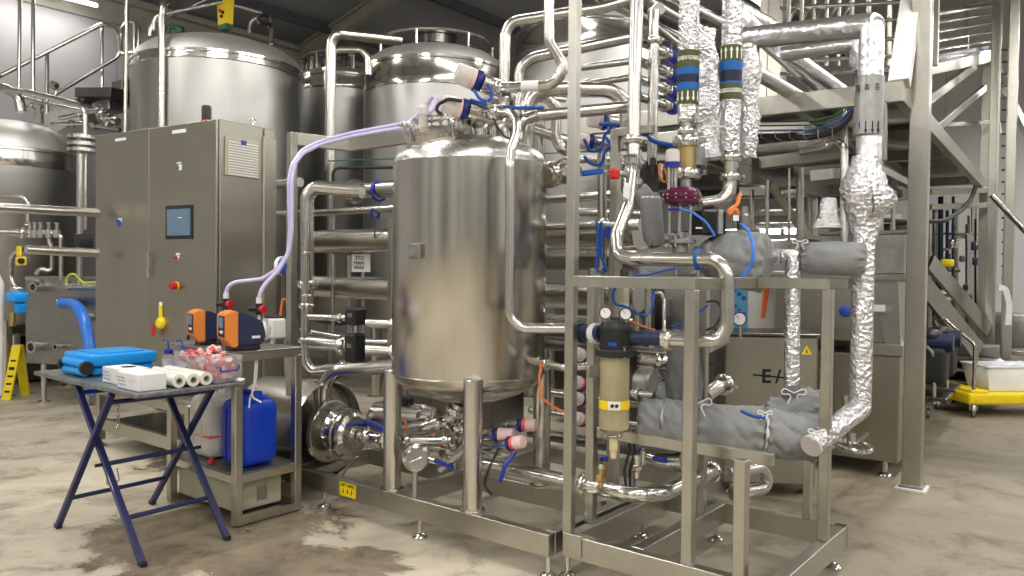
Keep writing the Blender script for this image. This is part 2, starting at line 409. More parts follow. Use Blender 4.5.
# ------------------------------------------------------------------ lamps
def batten(c, L=1.5, d=U, power=60, label='white strip lamp hung under the dark roof', drop=.0):
    c = Vector(c); t = thing('strip_lamp', c, label, 'lamp', 'strip lamps under the roof')
    R = frame(d); m = MB(); m.box(c + W * .05, (L, .12, .05), R, .006); ob('lamp_body', m, WHITE, t)
    m = MB(); m.cyl(c - d * L / 2 + W * .005, c + d * L / 2 + W * .005, .022, n=10); ob('lamp_tube', m, TUBE, t)
    for s in (-1, 1):
        e = c + d * (s * L * .35); m = MB(); m.cyl(e + W * .07, e + W * (zc(e.dot(V)) - e.z - .02), .006, n=6); ob('suspension_rod', m, S_FRAME, t)
    l = bpy.data.lights.new('lamp_light', 'AREA'); l.shape = 'RECTANGLE'; l.size = L; l.size_y = .16; l.energy = power; l.color = (1, .975, .93)
    o = bpy.data.objects.new('lamp_light', l); COL.objects.link(o); o.parent = t; o.location = (0, 0, -.03)
    o.rotation_euler = (0, 0, math.atan2(d.y, d.x))
    return t
lp = at(46, -7, 10.4)
batten(lp, 1.3, U, 14, 'strip lamp in front of the grey wall at the left')
for uu in (-4.6, -1.2, 2.2, 5.8, 9.4, 13.0, 16.8):
    for vv in (-6.5, -3.0, 0.6, 4.4, 7.8):
        p_ = uv(uu, vv, 5.0); q_ = CAM.inverted() @ p_
        if q_.z < 0 and 120 < 512 - q_.x / q_.z * F < 1010 and 288 + q_.y / q_.z * F > -25: continue
        batten(uv(uu, vv, 5.0 if vv > -5 else 4.9), 2.4, U, POW)
batten(at(752, -2, 9.0), 1.8, U, 60, 'strip lamp glimpsed above the foil wrapped pipes')
for k, (uu, vv) in enumerate(((8.2, -.6), (11.5, 1.0), (14.0, -3.5), (9.5, 3.2))): pass
wl = bpy.data.worlds.new('world'); scene.world = wl; wl.use_nodes = True
wl.node_tree.nodes['Background'].inputs[0].default_value = (.8, .85, .9, 1); wl.node_tree.nodes['Background'].inputs[1].default_value = .08
scene.view_settings.view_transform = 'Standard'; scene.view_settings.look = 'None'; scene.view_settings.gamma = 1
scene.view_settings.use_curve_mapping = False; scene.view_settings.exposure = EXPO
# ------------------------------------------------------------------ helpers for plant
def foot(m, p, z1=.12, r=.045, rs=.012):
    """levelling foot: disc, dome and stem, down to the floor at p"""
    p = Vector((p[0], p[1], 0))
    m.lathe(p, [(0, 0), (r, 0), (r, .012), (r * .8, .024), (r * .4, .034), (rs, .036), (rs, z1), (0, z1)], n=18); return m
def levfoot(parent, p, z1=.12, r=.045):
    m = MB(); foot(m, p, z1, r); return ob('levelling_foot', m, S_BRT, parent)
def resolve(q, dep=None):
    return Vector(q) if isinstance(q, Vector) else at(*q)
def ferrule(m, p, d, r):
    d = Vector(d).normalized(); p = Vector(p)
    m.lathe(p - d * r * .55, [(r, 0), (r * 1.45, 0), (r * 1.6, r * .3), (r * 1.6, r * .8), (r * 1.45, r * 1.1), (r, r * 1.1)], d, 16)
    a = W if abs(d.z) < .9 else U
    e = d.cross(a).normalized(); m.box(p + e * r * 1.75, (r * .9, r * .7, r * .5), frame(e) if abs(e.z) < .9 else None, .001)
    return m
def run(name, label, pts, r, bend=None, mat=None, cat='pipe', clamps=(), group=None, n=14, seg=6, parent=None):
    """a process pipe; clamps = fractions of its length that carry a clamped union"""
    mat = mat or S_PIPE; pts = [resolve(p) for p in pts]; m = MB(); path = fillet(pts, bend if bend is not None else r * 3, seg); m.sweep(path, r, n)
    o = ob(name, m, mat, parent, label if parent is None else None, cat if parent is None else None, group)
    if clamps:
        L = [(b - a).length for a, b in zip(path, path[1:])]; T = sum(L)
        for c in clamps:
            s = c * T
            for i, l in enumerate(L):
                if s <= l or i == len(L) - 1:
                    f = min(1, s / l); q = path[i].lerp(path[i + 1], f); d = path[i + 1] - path[i]; break
                s -= l
            k = MB(); ferrule(k, q, d, r); ob('pipe_clamp', k, S_BRT, o)
    return o
def valve_head(p, d, label, r=.045, L=.10, body=.10, group=None, capm=None, name='pneumatic_valve', glow=PINK):
    """process valve actuator: steel body, navy collar and frosted dome pointing along d"""
    p = Vector(p); d = Vector(d).normalized(); L *= .82; t = thing(name, p, label, 'valve', group)
    m = MB(); m.lathe(p - d * body, [(0, 0), (r * .5, 0), (r * .5, body * .25), (r * .82, body * .3), (r * .86, body * .36), (r * .86, body * .95), (r * .6, body), (0, body)], d, 24); ob('valve_body', m, S_PIPE, t)
    m = MB(); m.lathe(p, [(0, 0), (r, 0), (r * 1.05, r * .1), (r * 1.05, r * .4), (r, r * .5), (0, r * .6)], d, 24); ob('collar', m, COLLAR, t)
    m = MB(); m.lathe(p + d * r * .6, [(0, 0), (r * .97, 0), (r * .97, L * .15), (r * .93, L * .2), (r * .9, L * .3)], d, 24); ob('indicator_band', m, glow, t)
    m = MB(); m.lathe(p + d * (r * .6 + L * .28), [(0, 0), (r * .95, 0), (r * .90, L * .64), (r * .80, L * .74), (r * .5, L * .78), (0, L * .78)], d, 24); ob('dome', m, capm or FROST, t)
    e = d.cross(W if abs(d.z) < .9 else U).normalized()
    m = MB(); m.sweep([p + e * r * .8 + d * r * .3, p + e * r * 1.5 + d * r * .2, p + e * r * 1.9 - d * r * .8, p + e * r * 1.3 - d * r * 2.0], r * .12, 8); ob('air_tube', m, TAPE, t)
    return t
def gauge(parent, p, d, r=.03, name='gauge', label=None):
    p = Vector(p); d = Vector(d).normalized()
    m = MB(); m.lathe(p - d * .016, [(0, 0), (r, 0), (r * 1.05, .003), (r * 1.05, .018), (r * .92, .02), (r * .92, .016), (0, .016)], d, 24)
    g = ob(name, m, BLACK, parent, label)
    m = MB(); m.lathe(p + d * .0012, [(0, 0), (r * .88, 0), (r * .88, .001), (0, .001)], d, 20); ob('dial', m, LBL, g)
    e = d.cross(W).normalized(); m = MB(); m.bar(p + d * .0035, p + d * .0035 + (e * .5 + W * .6) * r * .9, r * .08, r * .05, up=d, bev=0); ob('pointer', m, RED, g)
    return g

# ------------------------------------------------------------------ tank skid frame (left)
ZB, ZT = .115, .23
ZC = (ZB + ZT) / 2
def rail(parent, a, b, name='rail', w=.06, z=ZC, h=.115, mat=None):
    m = MB(); m.bar(uv(*a, z), uv(*b, z), w, h); return ob(name, m, mat or S_FRAME, parent)
def post(parent, u, v, z0, z1, w=.05, name='post', rot=RU, mat=None):
    m = MB(); m.box(uv(u, v, (z0 + z1) / 2), (w, w, z1 - z0), rot, .004); return ob(name, m, mat or S_FRAME, parent)
s1 = thing('skid_frame', uv(3.8, 3.2, 0), 'long stainless base frame under the big tank, with yellow lifting label', 'frame')
rail(s1, (3.17, 2.25), (3.17, 4.50), 'rail'); rail(s1, (4.75, 2.25), (4.75, 4.50), 'rail')
for vv in (2.28, 3.42, 4.39): rail(s1, (3.20, vv), (4.72, vv), 'crossbar')
rail(s1, (3.84, 2.36), (3.84, 4.36), 'rail')
for a in ((3.17, 2.27), (3.17, 3.18), (3.17, 4.05), (4.74, 2.34), (4.74, 3.4), (4.74, 4.35)): levfoot(s1, uv(*a), ZB)
PL = (3.20, 4.45)
post(s1, *PL, ZT, 2.46, .055, 'post')
m = MB(); c0 = av(350, 137, 4.36); c0.z = 2.42
m.bar(uv(PL[0] + .02, PL[1], 2.42), uv(c0.dot(U), 4.36, 2.42), .05, .085); ob('arm', m, S_FRAME, s1)
m = MB(); m.bar(uv(c0.dot(U), 4.38, 2.42), uv(c0.dot(U), 3.20, 2.42), .05, .085); ob('arm', m, S_FRAME, s1)
# exchanger tube rack posts
RK = 4.22
post(s1, 4.12, 4.46, ZT, 1.93, .05, 'rack_post'); post(s1, 4.10, 2.45, ZT, 2.02, .05, 'rack_post')
for zz in (.95, 1.25, 1.56, 1.86):
    m = MB(); m.bar(uv(4.14, 4.46, zz), uv(4.5, 4.46, zz), .04, .04); ob('rack_bracket', m, S_FRAME, s1)
# yellow LIFT HERE label
lc = au(347.5, 490, 3.139)
m = MB(); m.box(lc, (.001, .155, .085), RU); lb = ob('lifting_label', m, YEL, s1, 'yellow label reading LIFT HERE above three black down arrows')
ext = -V
text('label_text', 'LIFT HERE', lc - U * .0012 + W * .025, -V, W, .028, INK, lb, bold=.0004)
for k in (-1, 0, 1):
    q = lc - U * .0012 - V * (k * .040) - W * .012; m = MB()
    m.prism([q + W * .016 - V * .003, q + W * .016 + V * .003, q + V * .003 - W * .001, q + V * .008 - W * .001, q - W * .016, q - V * .008 - W * .001, q - V * .003 - W * .001], .0006, -U)
    ob('label_arrow', m, INK, lb)

# ------------------------------------------------------------------ main tank
TC = uv(3.52, 3.13); TR = .46
T = thing('process_tank', TC, 'big upright stainless tank standing on four round legs in the centre', 'tank')
m = MB(); prof = [(0, .75), (.08, .752), (.20, .775), (.32, .815), (.40, .86), (.445, .90), (TR, .935), (TR, 2.165)]
m.lathe(TC, prof, n=72); ob('shell', m, S_TANK, T)
m = MB(); m.lathe(TC, [(TR - .002, 2.165), (TR - .006, 2.19), (.435, 2.235), (.38, 2.275), (.28, 2.315), (.14, 2.335), (0, 2.34)], n=72); ob('dome_head', m, S_HEAD, T)
for zz in (.935, 2.165):
    m = MB(); m.ring(TC + W * zz, TR, .0035, n=72, m=6); ob('weld_seam', m, S_PIPE, T)
for uu in (3.20, 3.84):
    for vv in (2.81, 3.45):
        m = MB(); p = uv(uu, vv); top = .95
        m.lathe(p, [(0, ZT), (.075, ZT), (.075, ZT + .008), (.054, ZT + .010), (.054, top - .004), (.050, top), (0, top)], n=28); ob('leg', m, S_PIPE, T)
# name plate box
pp = au(417, 251, 0); q = at(417, 251, 4.3)
d = Vector((q.x - TC.x, q.y - TC.y, 0)); 
def onshell(px, py, r=TR, c=TC):
    dr = ray(px, py); ox, oy = C0.x - c.x, C0.y - c.y; A = dr.x**2 + dr.y**2; B = 2 * (ox * dr.x + oy * dr.y); Cc = ox * ox + oy * oy - r * r
    D = max(0, B * B - 4 * A * Cc); t = (-B - math.sqrt(D)) / (2 * A); return C0 + dr * t
q = onshell(417, 251); nn = Vector((q.x - TC.x, q.y - TC.y, 0)).normalized()
m = MB(); m.box(q + nn * .012, (.03, .085, .085), frame(nn), .004); npb = ob('plate_box', m, S_CAB, T, 'small square plate box on the side of the tank')
m = MB(); m.box(q + nn * .028, (.002, .07, .07), frame(nn), .001); ob('plate_cover', m, S_BENCH, npb)
# side nozzle low right
q = onshell(531, 361, TR - .01); nn = Vector((q.x - TC.x, q.y - TC.y, 0)).normalized()
m = MB(); m.cyl(q, q + nn * .07, .02); ferrule(m, q + nn * .06, nn, .02); nz = ob('nozzle', m, S_PIPE, T)
# top nozzles and domes of the head
for a, b, r_, z_ in ((.05, -.27, .085, 2.225), (.19, -.24, .075, 2.215), (-.12, -.30, .06, 2.215), (.30, -.12, .06, 2.215)):
    p = TC + Vector((a, b, z_)); 
    m = MB(); m.ball(p, r_ * 1.35, (1, 1, .75), 20); ob('head_boss', m, S_HEAD, T)
m = MB(); p = TC + Vector((-.03, -.20, 2.34)); m.cyl(p, p + W * .14, .035); ferrule(m, p + W * .08, W, .036); ob('nozzle', m, S_PIPE, T); m = MB(); p2 = TC + Vector((.13, -.17, 2.33)); m.cyl(p2, p2 + W * .1, .026)
ob('nozzle', m, S_PIPE, T)
# manway: oval lid, tilted rim, swing clamps
mc = at(436, 137, 4.55); mc.z = 2.37
nrm = Vector((-.10, -.22, 1)).normalized()
m = MB(); m.lathe(mc - W * .10, [(.17, 0), (.17, .07), (.178, .075), (.178, .085), (.16, .086)], nrm, 36); mw = ob('manway_neck', m, S_PIPE, T)
m = MB(); m.lathe(mc - W * .012, [(0, .028), (.09, .024), (.16, .008), (.20, .004), (.20, -.012), (.16, -.012), (0, -.012)], nrm, 36); lid = ob('manway_lid', m, S_TANK, T)
ex = nrm.cross(U).normalized(); ey = nrm.cross(ex)
for k in range(5):
    m = MB(); a = k * 2 * PI / 5 + .3; e = ex * math.cos(a) + ey * math.sin(a); b = mc + e * .205
    m.cyl(b - nrm * .06, b + nrm * .035, .008, n=8); m.lathe(b + nrm * .02, [(0, 0), (.018, 0), (.018, .012), (.01, .03), (0, .03)], nrm, 10); ob('swing_bolt', m, S_BRT, lid)
m = MB(); a = mc + ex * .10 + nrm * .01; b = mc - ex * .10 + nrm * .01; m.pipe([a, a + nrm * .06, b + nrm * .06, b], .007, .02, 8); ob('lid_handle', m, S_BRT, lid)
m = MB(); m.bar(mc - V * .22 + nrm * .045, mc + V * .30 + nrm * .045, .035, .012); ob('hinge_arm', m, S_FRAME, lid)
for k in range(4):
    m = MB(); b = at(414 + k * 9, 121 - (k % 2) * 2, 4.6); m.cyl(b - W * .08, b + W * .02, .006, n=6); m.cyl(b, b + (V * -.03), .008, n=6); ob('hinge_lug', m, S_BRT, lid)
m = MB(); q = at(423, 124, 4.55); m.cyl(q - W * .10, q + W * .05, .028, n=14); m.lathe(q + W * .05, [(0, 0), (.035, 0), (.035, .04), (.02, .06), (0, .06)], W, 14); ob('inlet_fitting', m, FROST, T)

# ------------------------------------------------------------------ right-hand skid frame
s2 = thing('skid_frame', uv(3.75, 1.7, 0), 'open stainless base frame with short and tall posts at the front right', 'frame')
rail(s2, (3.24, 1.14), (3.24, 2.21), 'rail'); rail(s2, (4.26, 1.14), (4.26, 1.90), 'rail')
rail(s2, (3.27, 1.17), (4.29, 1.17), 'rail'); rail(s2, (3.27, 2.18), (4.26, 2.18), 'rail'); rail(s2, (3.27, 1.82), (4.23, 1.82), 'crossbar')
rail(s2, (4.26, 1.85), (4.26, 2.23), 'rail')
for a in ((3.24, 2.20), (3.24, 1.2), (4.24, 1.2), (4.0, 2.2), (4.24, 1.85)): levfoot(s2, uv(*a), ZB)
post(s2, 3.24, 2.195, ZT, 3.75, .05, 'post')
post(s2, 3.45, 2.20, ZT, 1.47, .05)
post(s2, 3.24, 1.545, ZT, 1.47, .052)
post(s2, 3.98, 1.82, ZT, 1.47, .04)
post(s2, 3.24, 1.30, ZT, .745, .055, 'post')
post(s2, 4.25, 1.34, ZT, .70, .04, 'post')
post(s2, 3.97, 1.17, ZT, 1.47, .05)
ZF = 1.497
def tbeam(a, b, z=ZF, w=.05, h=.055, name='beam'):
    m = MB(); m.bar(uv(*a, z), uv(*b, z), w, h); return ob(name, m, S_FRAME, s2)
tbeam((3.24, 2.19), (3.24, 1.52)); tbeam((3.24, 1.545), (4.26, 1.545)); tbeam((4.26, 1.55), (4.26, 1.15)); tbeam((3.47, 2.20), (4.0, 2.20)); tbeam((3.97, 1.52), (3.97, 1.17))
tbeam((3.98, 1.82), (3.98, 1.57)); tbeam((3.98, 2.20), (3.98, 1.82))
# shelf beam that carries the wrapped exchanger
tbeam((3.45, 2.16), (3.45, 1.24), .712, .04, .055, 'support_beam')
# corner plate between the two skids
m = MB(); m.box(au(572, 545, 3.205), (.008, .11, .11), RU, .002); ob('joining_plate', m, S_FRAME, s2)
# ------------------------------------------------------------------ tall tanks behind
def big_tank(px, Y, rpx, yrim, ytop, label, flangeY=None, z0=.9, dome=.28, mat=None, band=.2):
    """rpx = half width in pixels at depth Y, yrim = pixel row of the rim at the front"""
    r = rpx * Y / F; c = at(px, 270, Y); c.z = 0; zr = at(px, yrim, Y - r).z
    t = thing('storage_tank', c, label, 'tank', 'tall storage tanks behind the skids')
    m = MB(); m.lathe(c, [(0, z0 - r * .3), (r * .5, z0 - r * .22), (r * .9, z0 - .05), (r, z0 + .08), (r, zr - band)], n=64); ob('shell', m, mat or S_TANKB, t)
    m = MB(); m.lathe(c, [(r, zr - band), (r * 1.008, zr - band + .01), (r * 1.008, zr - band * .62), (r * 1.0, zr - band * .58), (r * 1.0, zr - .02), (r * 1.012, zr - .01), (r * 1.012, zr + .02), (r * .985, zr + .03)], n=64); ob('rim_band', m, S_BRT, t)
    m = MB(); m.lathe(c, [(r * .985, zr + .03), (r * .95, zr + dome * .35), (r * .82, zr + dome * .62), (r * .6, zr + dome * .84), (r * .3, zr + dome * .97), (0, zr + dome)], n=64); ob('dome_head', m, S_LIT, t)
    for k in range(4):
        a = k * PI / 2 + .5; p = c + Vector((math.cos(a), math.sin(a), 0)) * r * .85
        m = MB(); m.cyl(p, p + W * (z0 + .1), .07, n=16); m.cyl(p, p + W * .012, .11, n=16); ob('leg', m, S_PIPE, t)
    return t, c, r, zr, dome
t0, c0_, r0_, z0_, _ = big_tank(10, 9.7, 62, 146, 110, 'stainless tank cut off by the left edge, standing left of the control cabinet', dome=.42)
t1, c1, r1, z1, _ = big_tank(219, 9.6, 80, 49, 30, 'widest stainless storage tank rising behind the control cabinet', dome=.36, band=.09)
t2, c2, r2, z2, _ = big_tank(341, 11.4, 44, 72, 66, 'narrower stainless storage tank between the two wide ones', dome=.16, band=.2)
t3, c3, r3, z3, _ = big_tank(434, 9.8, 70, 55, 38, 'stainless storage tank with polished rim directly behind the process tank', dome=.30, band=.31)
t4, c4, r4, z4, _ = big_tank(585, 9.9, 71, 16, 10, 'stainless storage tank behind the tall post and vertical pipes', dome=.30, band=.28)
# vertical shell seams, lugs and fittings on the tanks
for (t, px, ya, yb, Y) in ((t3, 418, 86, 140, 9.0), (t4, 552, 60, 150, 9.15)):
    m = MB(); a = at(px, ya, Y); b = at(px, yb, Y); m.bar(a, b, .012, .01, bev=0); ob('cladding_seam', m, S_BENCH, t)
m = MB(); p = at(325, 78, 10.77); m.bar(p + W * .16, p - W * .14, .10, .02, up=U, bev=.004); ob('lifting_lug', m, S_PIPE, t2)
for k, (px, y) in enumerate(((303, 62), (312, 60), (320, 58), (332, 60), (344, 62), (352, 64))):
    p = at(px, y, 11.3); p.z = z2 + .08; m = MB(); m.cyl(p, p + W * (.18 + .05 * (k % 3)), .035, n=12); m.lathe(p + W * (.18 + .05 * (k % 3)), [(0, 0), (.06, 0), (.06, .03), (.03, .06), (0, .06)], W, 12); ob('fitting', m, S_PIPE if k % 2 else S_DARK, t2)
def rim_rail(t, c, r, z, hr=.35, n=7, a0=0, a1=2 * PI, zt=.0):
    m = MB(); m.ring(c + W * (z + hr), r * .8, .022, n=36, m=8, a0=a0, a1=a1); ob('guard_rail', m, S_PIPE, t)
    for k in range(n):
        a = a0 + (a1 - a0) * k / (n if abs(a1 - a0 - 2 * PI) < .01 else n - 1)
        ex = W.cross(Vector((1, 0, 0))).normalized()
        q = c + Vector((math.cos(a), math.sin(a), 0)) * r * .8
        m = MB(); m.cyl(q + W * (z + .05), q + W * (z + hr), .018, n=8); ob('rail_upright', m, S_PIPE, t)
rim_rail(t3, c3, r3, z3, .36); rim_rail(t2, c2, r2, z2, .34, 6)
p = c3 + W * (z3 + .34); m = MB(); m.lathe(p, [(.25, 0), (.25, .10), (.27, .11), (.27, .13), (0, .15)], W, 24); ob('manway', m, S_DARK, t3)
# T1 top pieces: yellow bag, rail, green hose end
bk = thing('sample_bucket', at(222, 24, 9.3), 'yellow and green printed bag hanging on the rail above the widest tank', 'bag')
p = at(222, 13, 9.2); m = MB(); e = V * -1; m.prism([p + e * .11 + W * .15, p - e * .11 + W * .15, p - e * .085 - W * .13, p + e * .085 - W * .13], .09, U); ob('panel', m, YEL, bk)
m = MB(); m.prism([p + e * .085 - W * .13 , p - e * .085 - W * .13, p - e * .07 - W * .19, p + e * .07 - W * .19], .085, U); ob('band', m, GREENL, bk)
m = MB(); m.ring(p + W * .15, .08, .008, n=14, axis=U, a0=0, a1=PI, ex=V); ob('handle', m, GREENL, bk)
for (a, b) in ((-.03, .03), (.03, .0), (0, -.04)):
    m = MB(); m.ball(p - U * .004 + e * a + W * b, .022, (1, 1, 1), 8); ob('print_mark', m, RED if a < 0 else INK, bk)
run('rail_pipe', 'rail tube climbing over the top of the widest tank', [(154, 30, 9.0), (154, 16, 9.0), (222, 2, 9.2), (262, 13, 9.4)], .022, .1)
run('rail_pipe', 'upper handrail of the walkway above the widest tank', [(150, 36, 9.4), (152, 24, 9.4), (205, 0, 9.8)], .022, .1)
run('vent_pipe', 'bent vent pipe on the right shoulder of the widest tank', [(249, 34, 9.5), (250, 20, 9.5), (262, 17, 9.5), (272, 29, 9.3), (271, 44, 9.2)], .025, .12)
o = thing('rail_fitting', at(265, 20, 9.3), 'black round fitting on the rail over the widest tank', 'fitting'); m = MB(); m.ball(at(265, 20, 9.3), .085, (1, 1, .8), 14); ob('cap', m, BLACK, o); m = MB(); m.cyl(at(258, 22, 9.3), at(272, 19, 9.3), .05, n=12); ob('stub', m, S_DARK, o)
o = thing('hose_coupling', at(174, 30, 9.2), 'green hose coupling lying at the left of the widest tank top', 'coupling')
m = MB(); m.pipe([at(168, 32, 9.2), at(169, 26, 9.2), at(180, 28, 9.2), at(180, 34, 9.2)], .028, .05, 10); ob('green_loop', m, GREENL, o); m = MB(); m.cyl(at(178, 30, 9.2), at(183, 30, 9.2), .045, n=12); ob('end_cap', m, GREENL, o)
# tall verticals at the left
run('standpipe', 'thick vertical pipe in front of the widest tank', [(161, 128, 8.6), (162, 14, 8.6), (163, 4, 8.6), (180, -8, 9.2)], .040, .12)
run('standpipe', 'thin vertical pipe left of the widest tank, passing its guard rail', [(125, 135, 8.9), (127, -10, 8.9)], .022)
run('standpipe', 'thin vertical pipe near the left edge, outer of the pair', [(19, 92, 9.8), (20, -20, 9.8)], .022)
run('standpipe', 'thin vertical pipe near the left edge, inner of the pair', [(33, 96, 9.9), (33, -20, 9.9)], .024)
# walkway with handrail in front of the grey wall
st = thing('stairway', at(60, 140, 11.2), 'steel stairway with double handrails climbing along the grey wall', 'stairs')
def tb(parent, name, pts, r, mat=None, bend=.12, n=10):
    m = MB(); m.pipe([resolve(p) for p in pts], r, bend, n); return ob(name, m, mat or S_PIPE, parent)
tb(st, 'handrail', [(-30, 93, 9.6), (0, 76, 9.95), (102, 24, 10.5), (118, 29, 10.5), (119, 56, 10.5), (52, 96, 10.3)], .028)
tb(st, 'landing_rail', [(137, 72, 10.2), (139, 24, 10.2), (128, 21, 10.3), (121, 30, 10.4), (120, 55, 10.4), (137, 52, 10.2)], .025)
tb(st, 'rail_upright', [(102, 26, 10.6), (102, 106, 10.6)], .022); tb(st, 'rail_upright', [(47, 52, 10.3), (47, 122, 10.3)], .026); tb(st, 'rail_upright', [(134, 22, 10.2), (134, 84, 10.2)], .022)
m = MB(); m.bar(at(0, 150, 10.0), at(104, 96, 10.6), .06, .26); ob('stringer', m, S_DARK, st)
m = MB(); m.bar(at(78, 120, 10.9), at(102, 100, 10.6), .5, .1); ob('tread', m, S_BENCH, st)
m = MB(); m.bar(at(104, 98, 10.6), at(140, 98, 10.2), .8, .12); ob('landing', m, S_DARK, st)
for k, (px, y, s) in enumerate(((112, 101, .3), (125, 94, .32), (137, 90, .3))):
    m = MB(); m.box(at(px, y, 10.35), (.22, .3, s), RU, .01); ob('landing_panel', m, S_DARK if k != 0 else S_BENCH, st)
# tangle of pipes on the left shelf
run('process_pipe', 'fat pipe bending over the left edge tank', [(-20, 86, 9.0), (5, 88, 9.0), (19, 96, 9.0), (21, 112, 9.0)], .055, .25)
run('process_pipe', 'thin pipe from the left edge dropping beside the control cabinet', [(-5, 88, 8.8), (30, 92, 8.8), (85, 106, 8.6), (85, 230, 8.6)], .026, .15)
run('process_pipe', 'lower thin pipe running under the one that drops beside the cabinet', [(22, 97, 9.3), (40, 102, 9.3), (84, 111, 9.0)], .020, .1)
for i, (a, b, r_) in enumerate((((26, 108), (40, 104), .03), ((42, 100), (42, 124), .02), ((52, 124), (95, 124), .025), ((60, 118), (100, 110), .03), ((70, 122), (120, 130), .03), ((96, 104), (108, 124), .045), ((100, 118), (118, 122), .05))):
    run('service_pipe', 'short service pipe in the tangle under the stairway, %s' % ['at the tank edge', 'upright left one', 'lowest level one', 'sloping upwards', 'sloping downwards', 'thick upright one', 'thick one at the cabinet top'][i], [(*a, 9.6), (*b, 9.5)], r_, clamps=(.5,))
for (px, y, l) in ((56, 86, 'small camera-like round fitting below the handrail'), (106, 116, 'round valve body above the cabinet corner')):
    o = thing('round_fitting', at(px, y, 9.9), l, 'fitting'); m = MB(); m.lathe(at(px, y, 9.9), [(0, 0), (.05, 0), (.055, .02), (.055, .06), (.03, .07), (0, .07)], (-.2, -1, 0), 16); ob('body', m, S_PIPE, o); m = MB(); m.lathe(at(px, y, 9.81), [(0, 0), (.025, 0), (.02, .012), (0, .012)], (-.2, -1, 0), 12); ob('lens', m, BLACK, o); m = MB(); m.cyl(at(px, y, 9.9), at(px, y + 9, 9.9), .014, n=8); ob('stem', m, S_PIPE, o)
# small flange stack between left tank and cabinet
o = thing('flanged_pipe', at(80, 300, 8.4), 'upright flanged pipe between the left tank and the control cabinet', 'pipe')
m = MB(); m.cyl(at(80, 136, 8.4), at(80, 285, 8.4), .035, n=14); ob('pipe', m, S_PIPE, o)
for y in (139, 146, 152): m = MB(); q = at(82, y, 8.4); m.lathe(q, [(0, 0), (.14, 0), (.14, .035), (0, .035)], W, 24); ob('flange', m, S_PIPE, o)
m = MB(); m.box(at(84, 241, 8.3), (.16, .1, .14), RU, .02); ob('valve_block', m, BLACK, o)

# ------------------------------------------------------------------ left foreground pipes
run('transfer_pipe', 'long horizontal pipe across the left tank, upper one', [av(-30, 206, 6.9), av(98, 213, 6.9)], .038)
run('transfer_pipe', 'long horizontal pipe ending in small valves beside the left tank', [av(-30, 231.5, 6.9), av(27, 233, 6.9)], .028, clamps=(.9,))
run('transfer_pipe', 'thinner pipe that turns down through the upper long pipe', [(-10, 195, 8.5), (23, 197, 8.5), (28, 202, 8.5), (28, 226, 8.5)], .026, .12, clamps=(.98,))
run('transfer_pipe', 'lower long horizontal pipe entering behind the cabinet', [av(26, 249.5, 6.85), av(98, 253.5, 6.85)], .036)
vr = thing('valve_rack', at(45, 232, 8.3), 'row of small hand valves on a short pipe beside the left tank', 'valves')
m = MB(); m.cyl(at(28, 232, 8.3), at(60, 233, 8.3), .028, n=12); ob('manifold', m, S_PIPE, vr)
for px in (30, 35, 41, 49, 57):
    m = MB(); a = at(px, 232, 8.3); m.lathe(a, [(0, -.06), (.04, -.06), (.04, .02), (.018, .03), (.018, .08), (.03, .085), (.03, .1), (0, .1)], W, 12); ob('hand_valve', m, S_BRT, vr)
tb(vr, 'outlet_pipe', [(57, 233, 8.3), (61, 236, 8.3), (61, 280, 8.3)], .022); tb(vr, 'outlet_pipe', [(48, 236, 8.35), (52, 250, 8.35), (52, 272, 8.35), (40, 268, 8.3), (36, 274, 8.3)], .024)
run('transfer_pipe', 'bent pipe rising from the blue valve at the left edge', [(18, 289, 8.2), (10, 280, 8.2), (11, 254, 8.2), (22, 249, 8.2)], .030, .16)
run('white_riser', 'pale vertical pipe at the very left edge', [(-3, 395, 8.0), (-1, 285, 8.0), (-8, 270, 8.0)], .05, .1, mat=WHITE)
iso = thing('isolator_switch', at(20, 257, 8.1), 'yellow rotary isolator switch under a yellow tag at the left', 'switch')
m = MB(); m.box(at(19, 251, 8.1), (.02, .1, .10), RU, .003); ob('tag', m, YEL, iso); m = MB(); m.box(at(21, 261, 8.1), (.07, .12, .09), RU, .01); ob('switch_box', m, YEL, iso)
m = MB(); m.lathe(at(22, 261, 8.02), [(0, 0), (.032, 0), (.028, .03), (0, .03)], -U * .6 - V * .4, 14); ob('knob', m, BLACK, iso)
bv = thing('actuator_valve', at(17, 300, 8.0), 'bright blue electric valve actuator at the left edge', 'valve')
m = MB(); m.box(at(17, 297, 8.0), (.16, .21, .11), RU, .03); ob('housing', m, AZURE, bv); m = MB(); m.box(at(20, 308, 8.0), (.1, .1, .11), RU, .02); ob('housing', m, AZURE, bv)
m = MB(); m.cyl(at(17, 293, 8.0), at(17, 286, 8.0), .045, n=16); ferrule(m, at(17, 289, 8.0), W, .04); ob('coupling', m, S_BRT, bv); m = MB(); m.cyl(at(13, 312, 8.0), at(12, 326, 8.0), .03, n=12); ob('outlet', m, BRASS, bv)

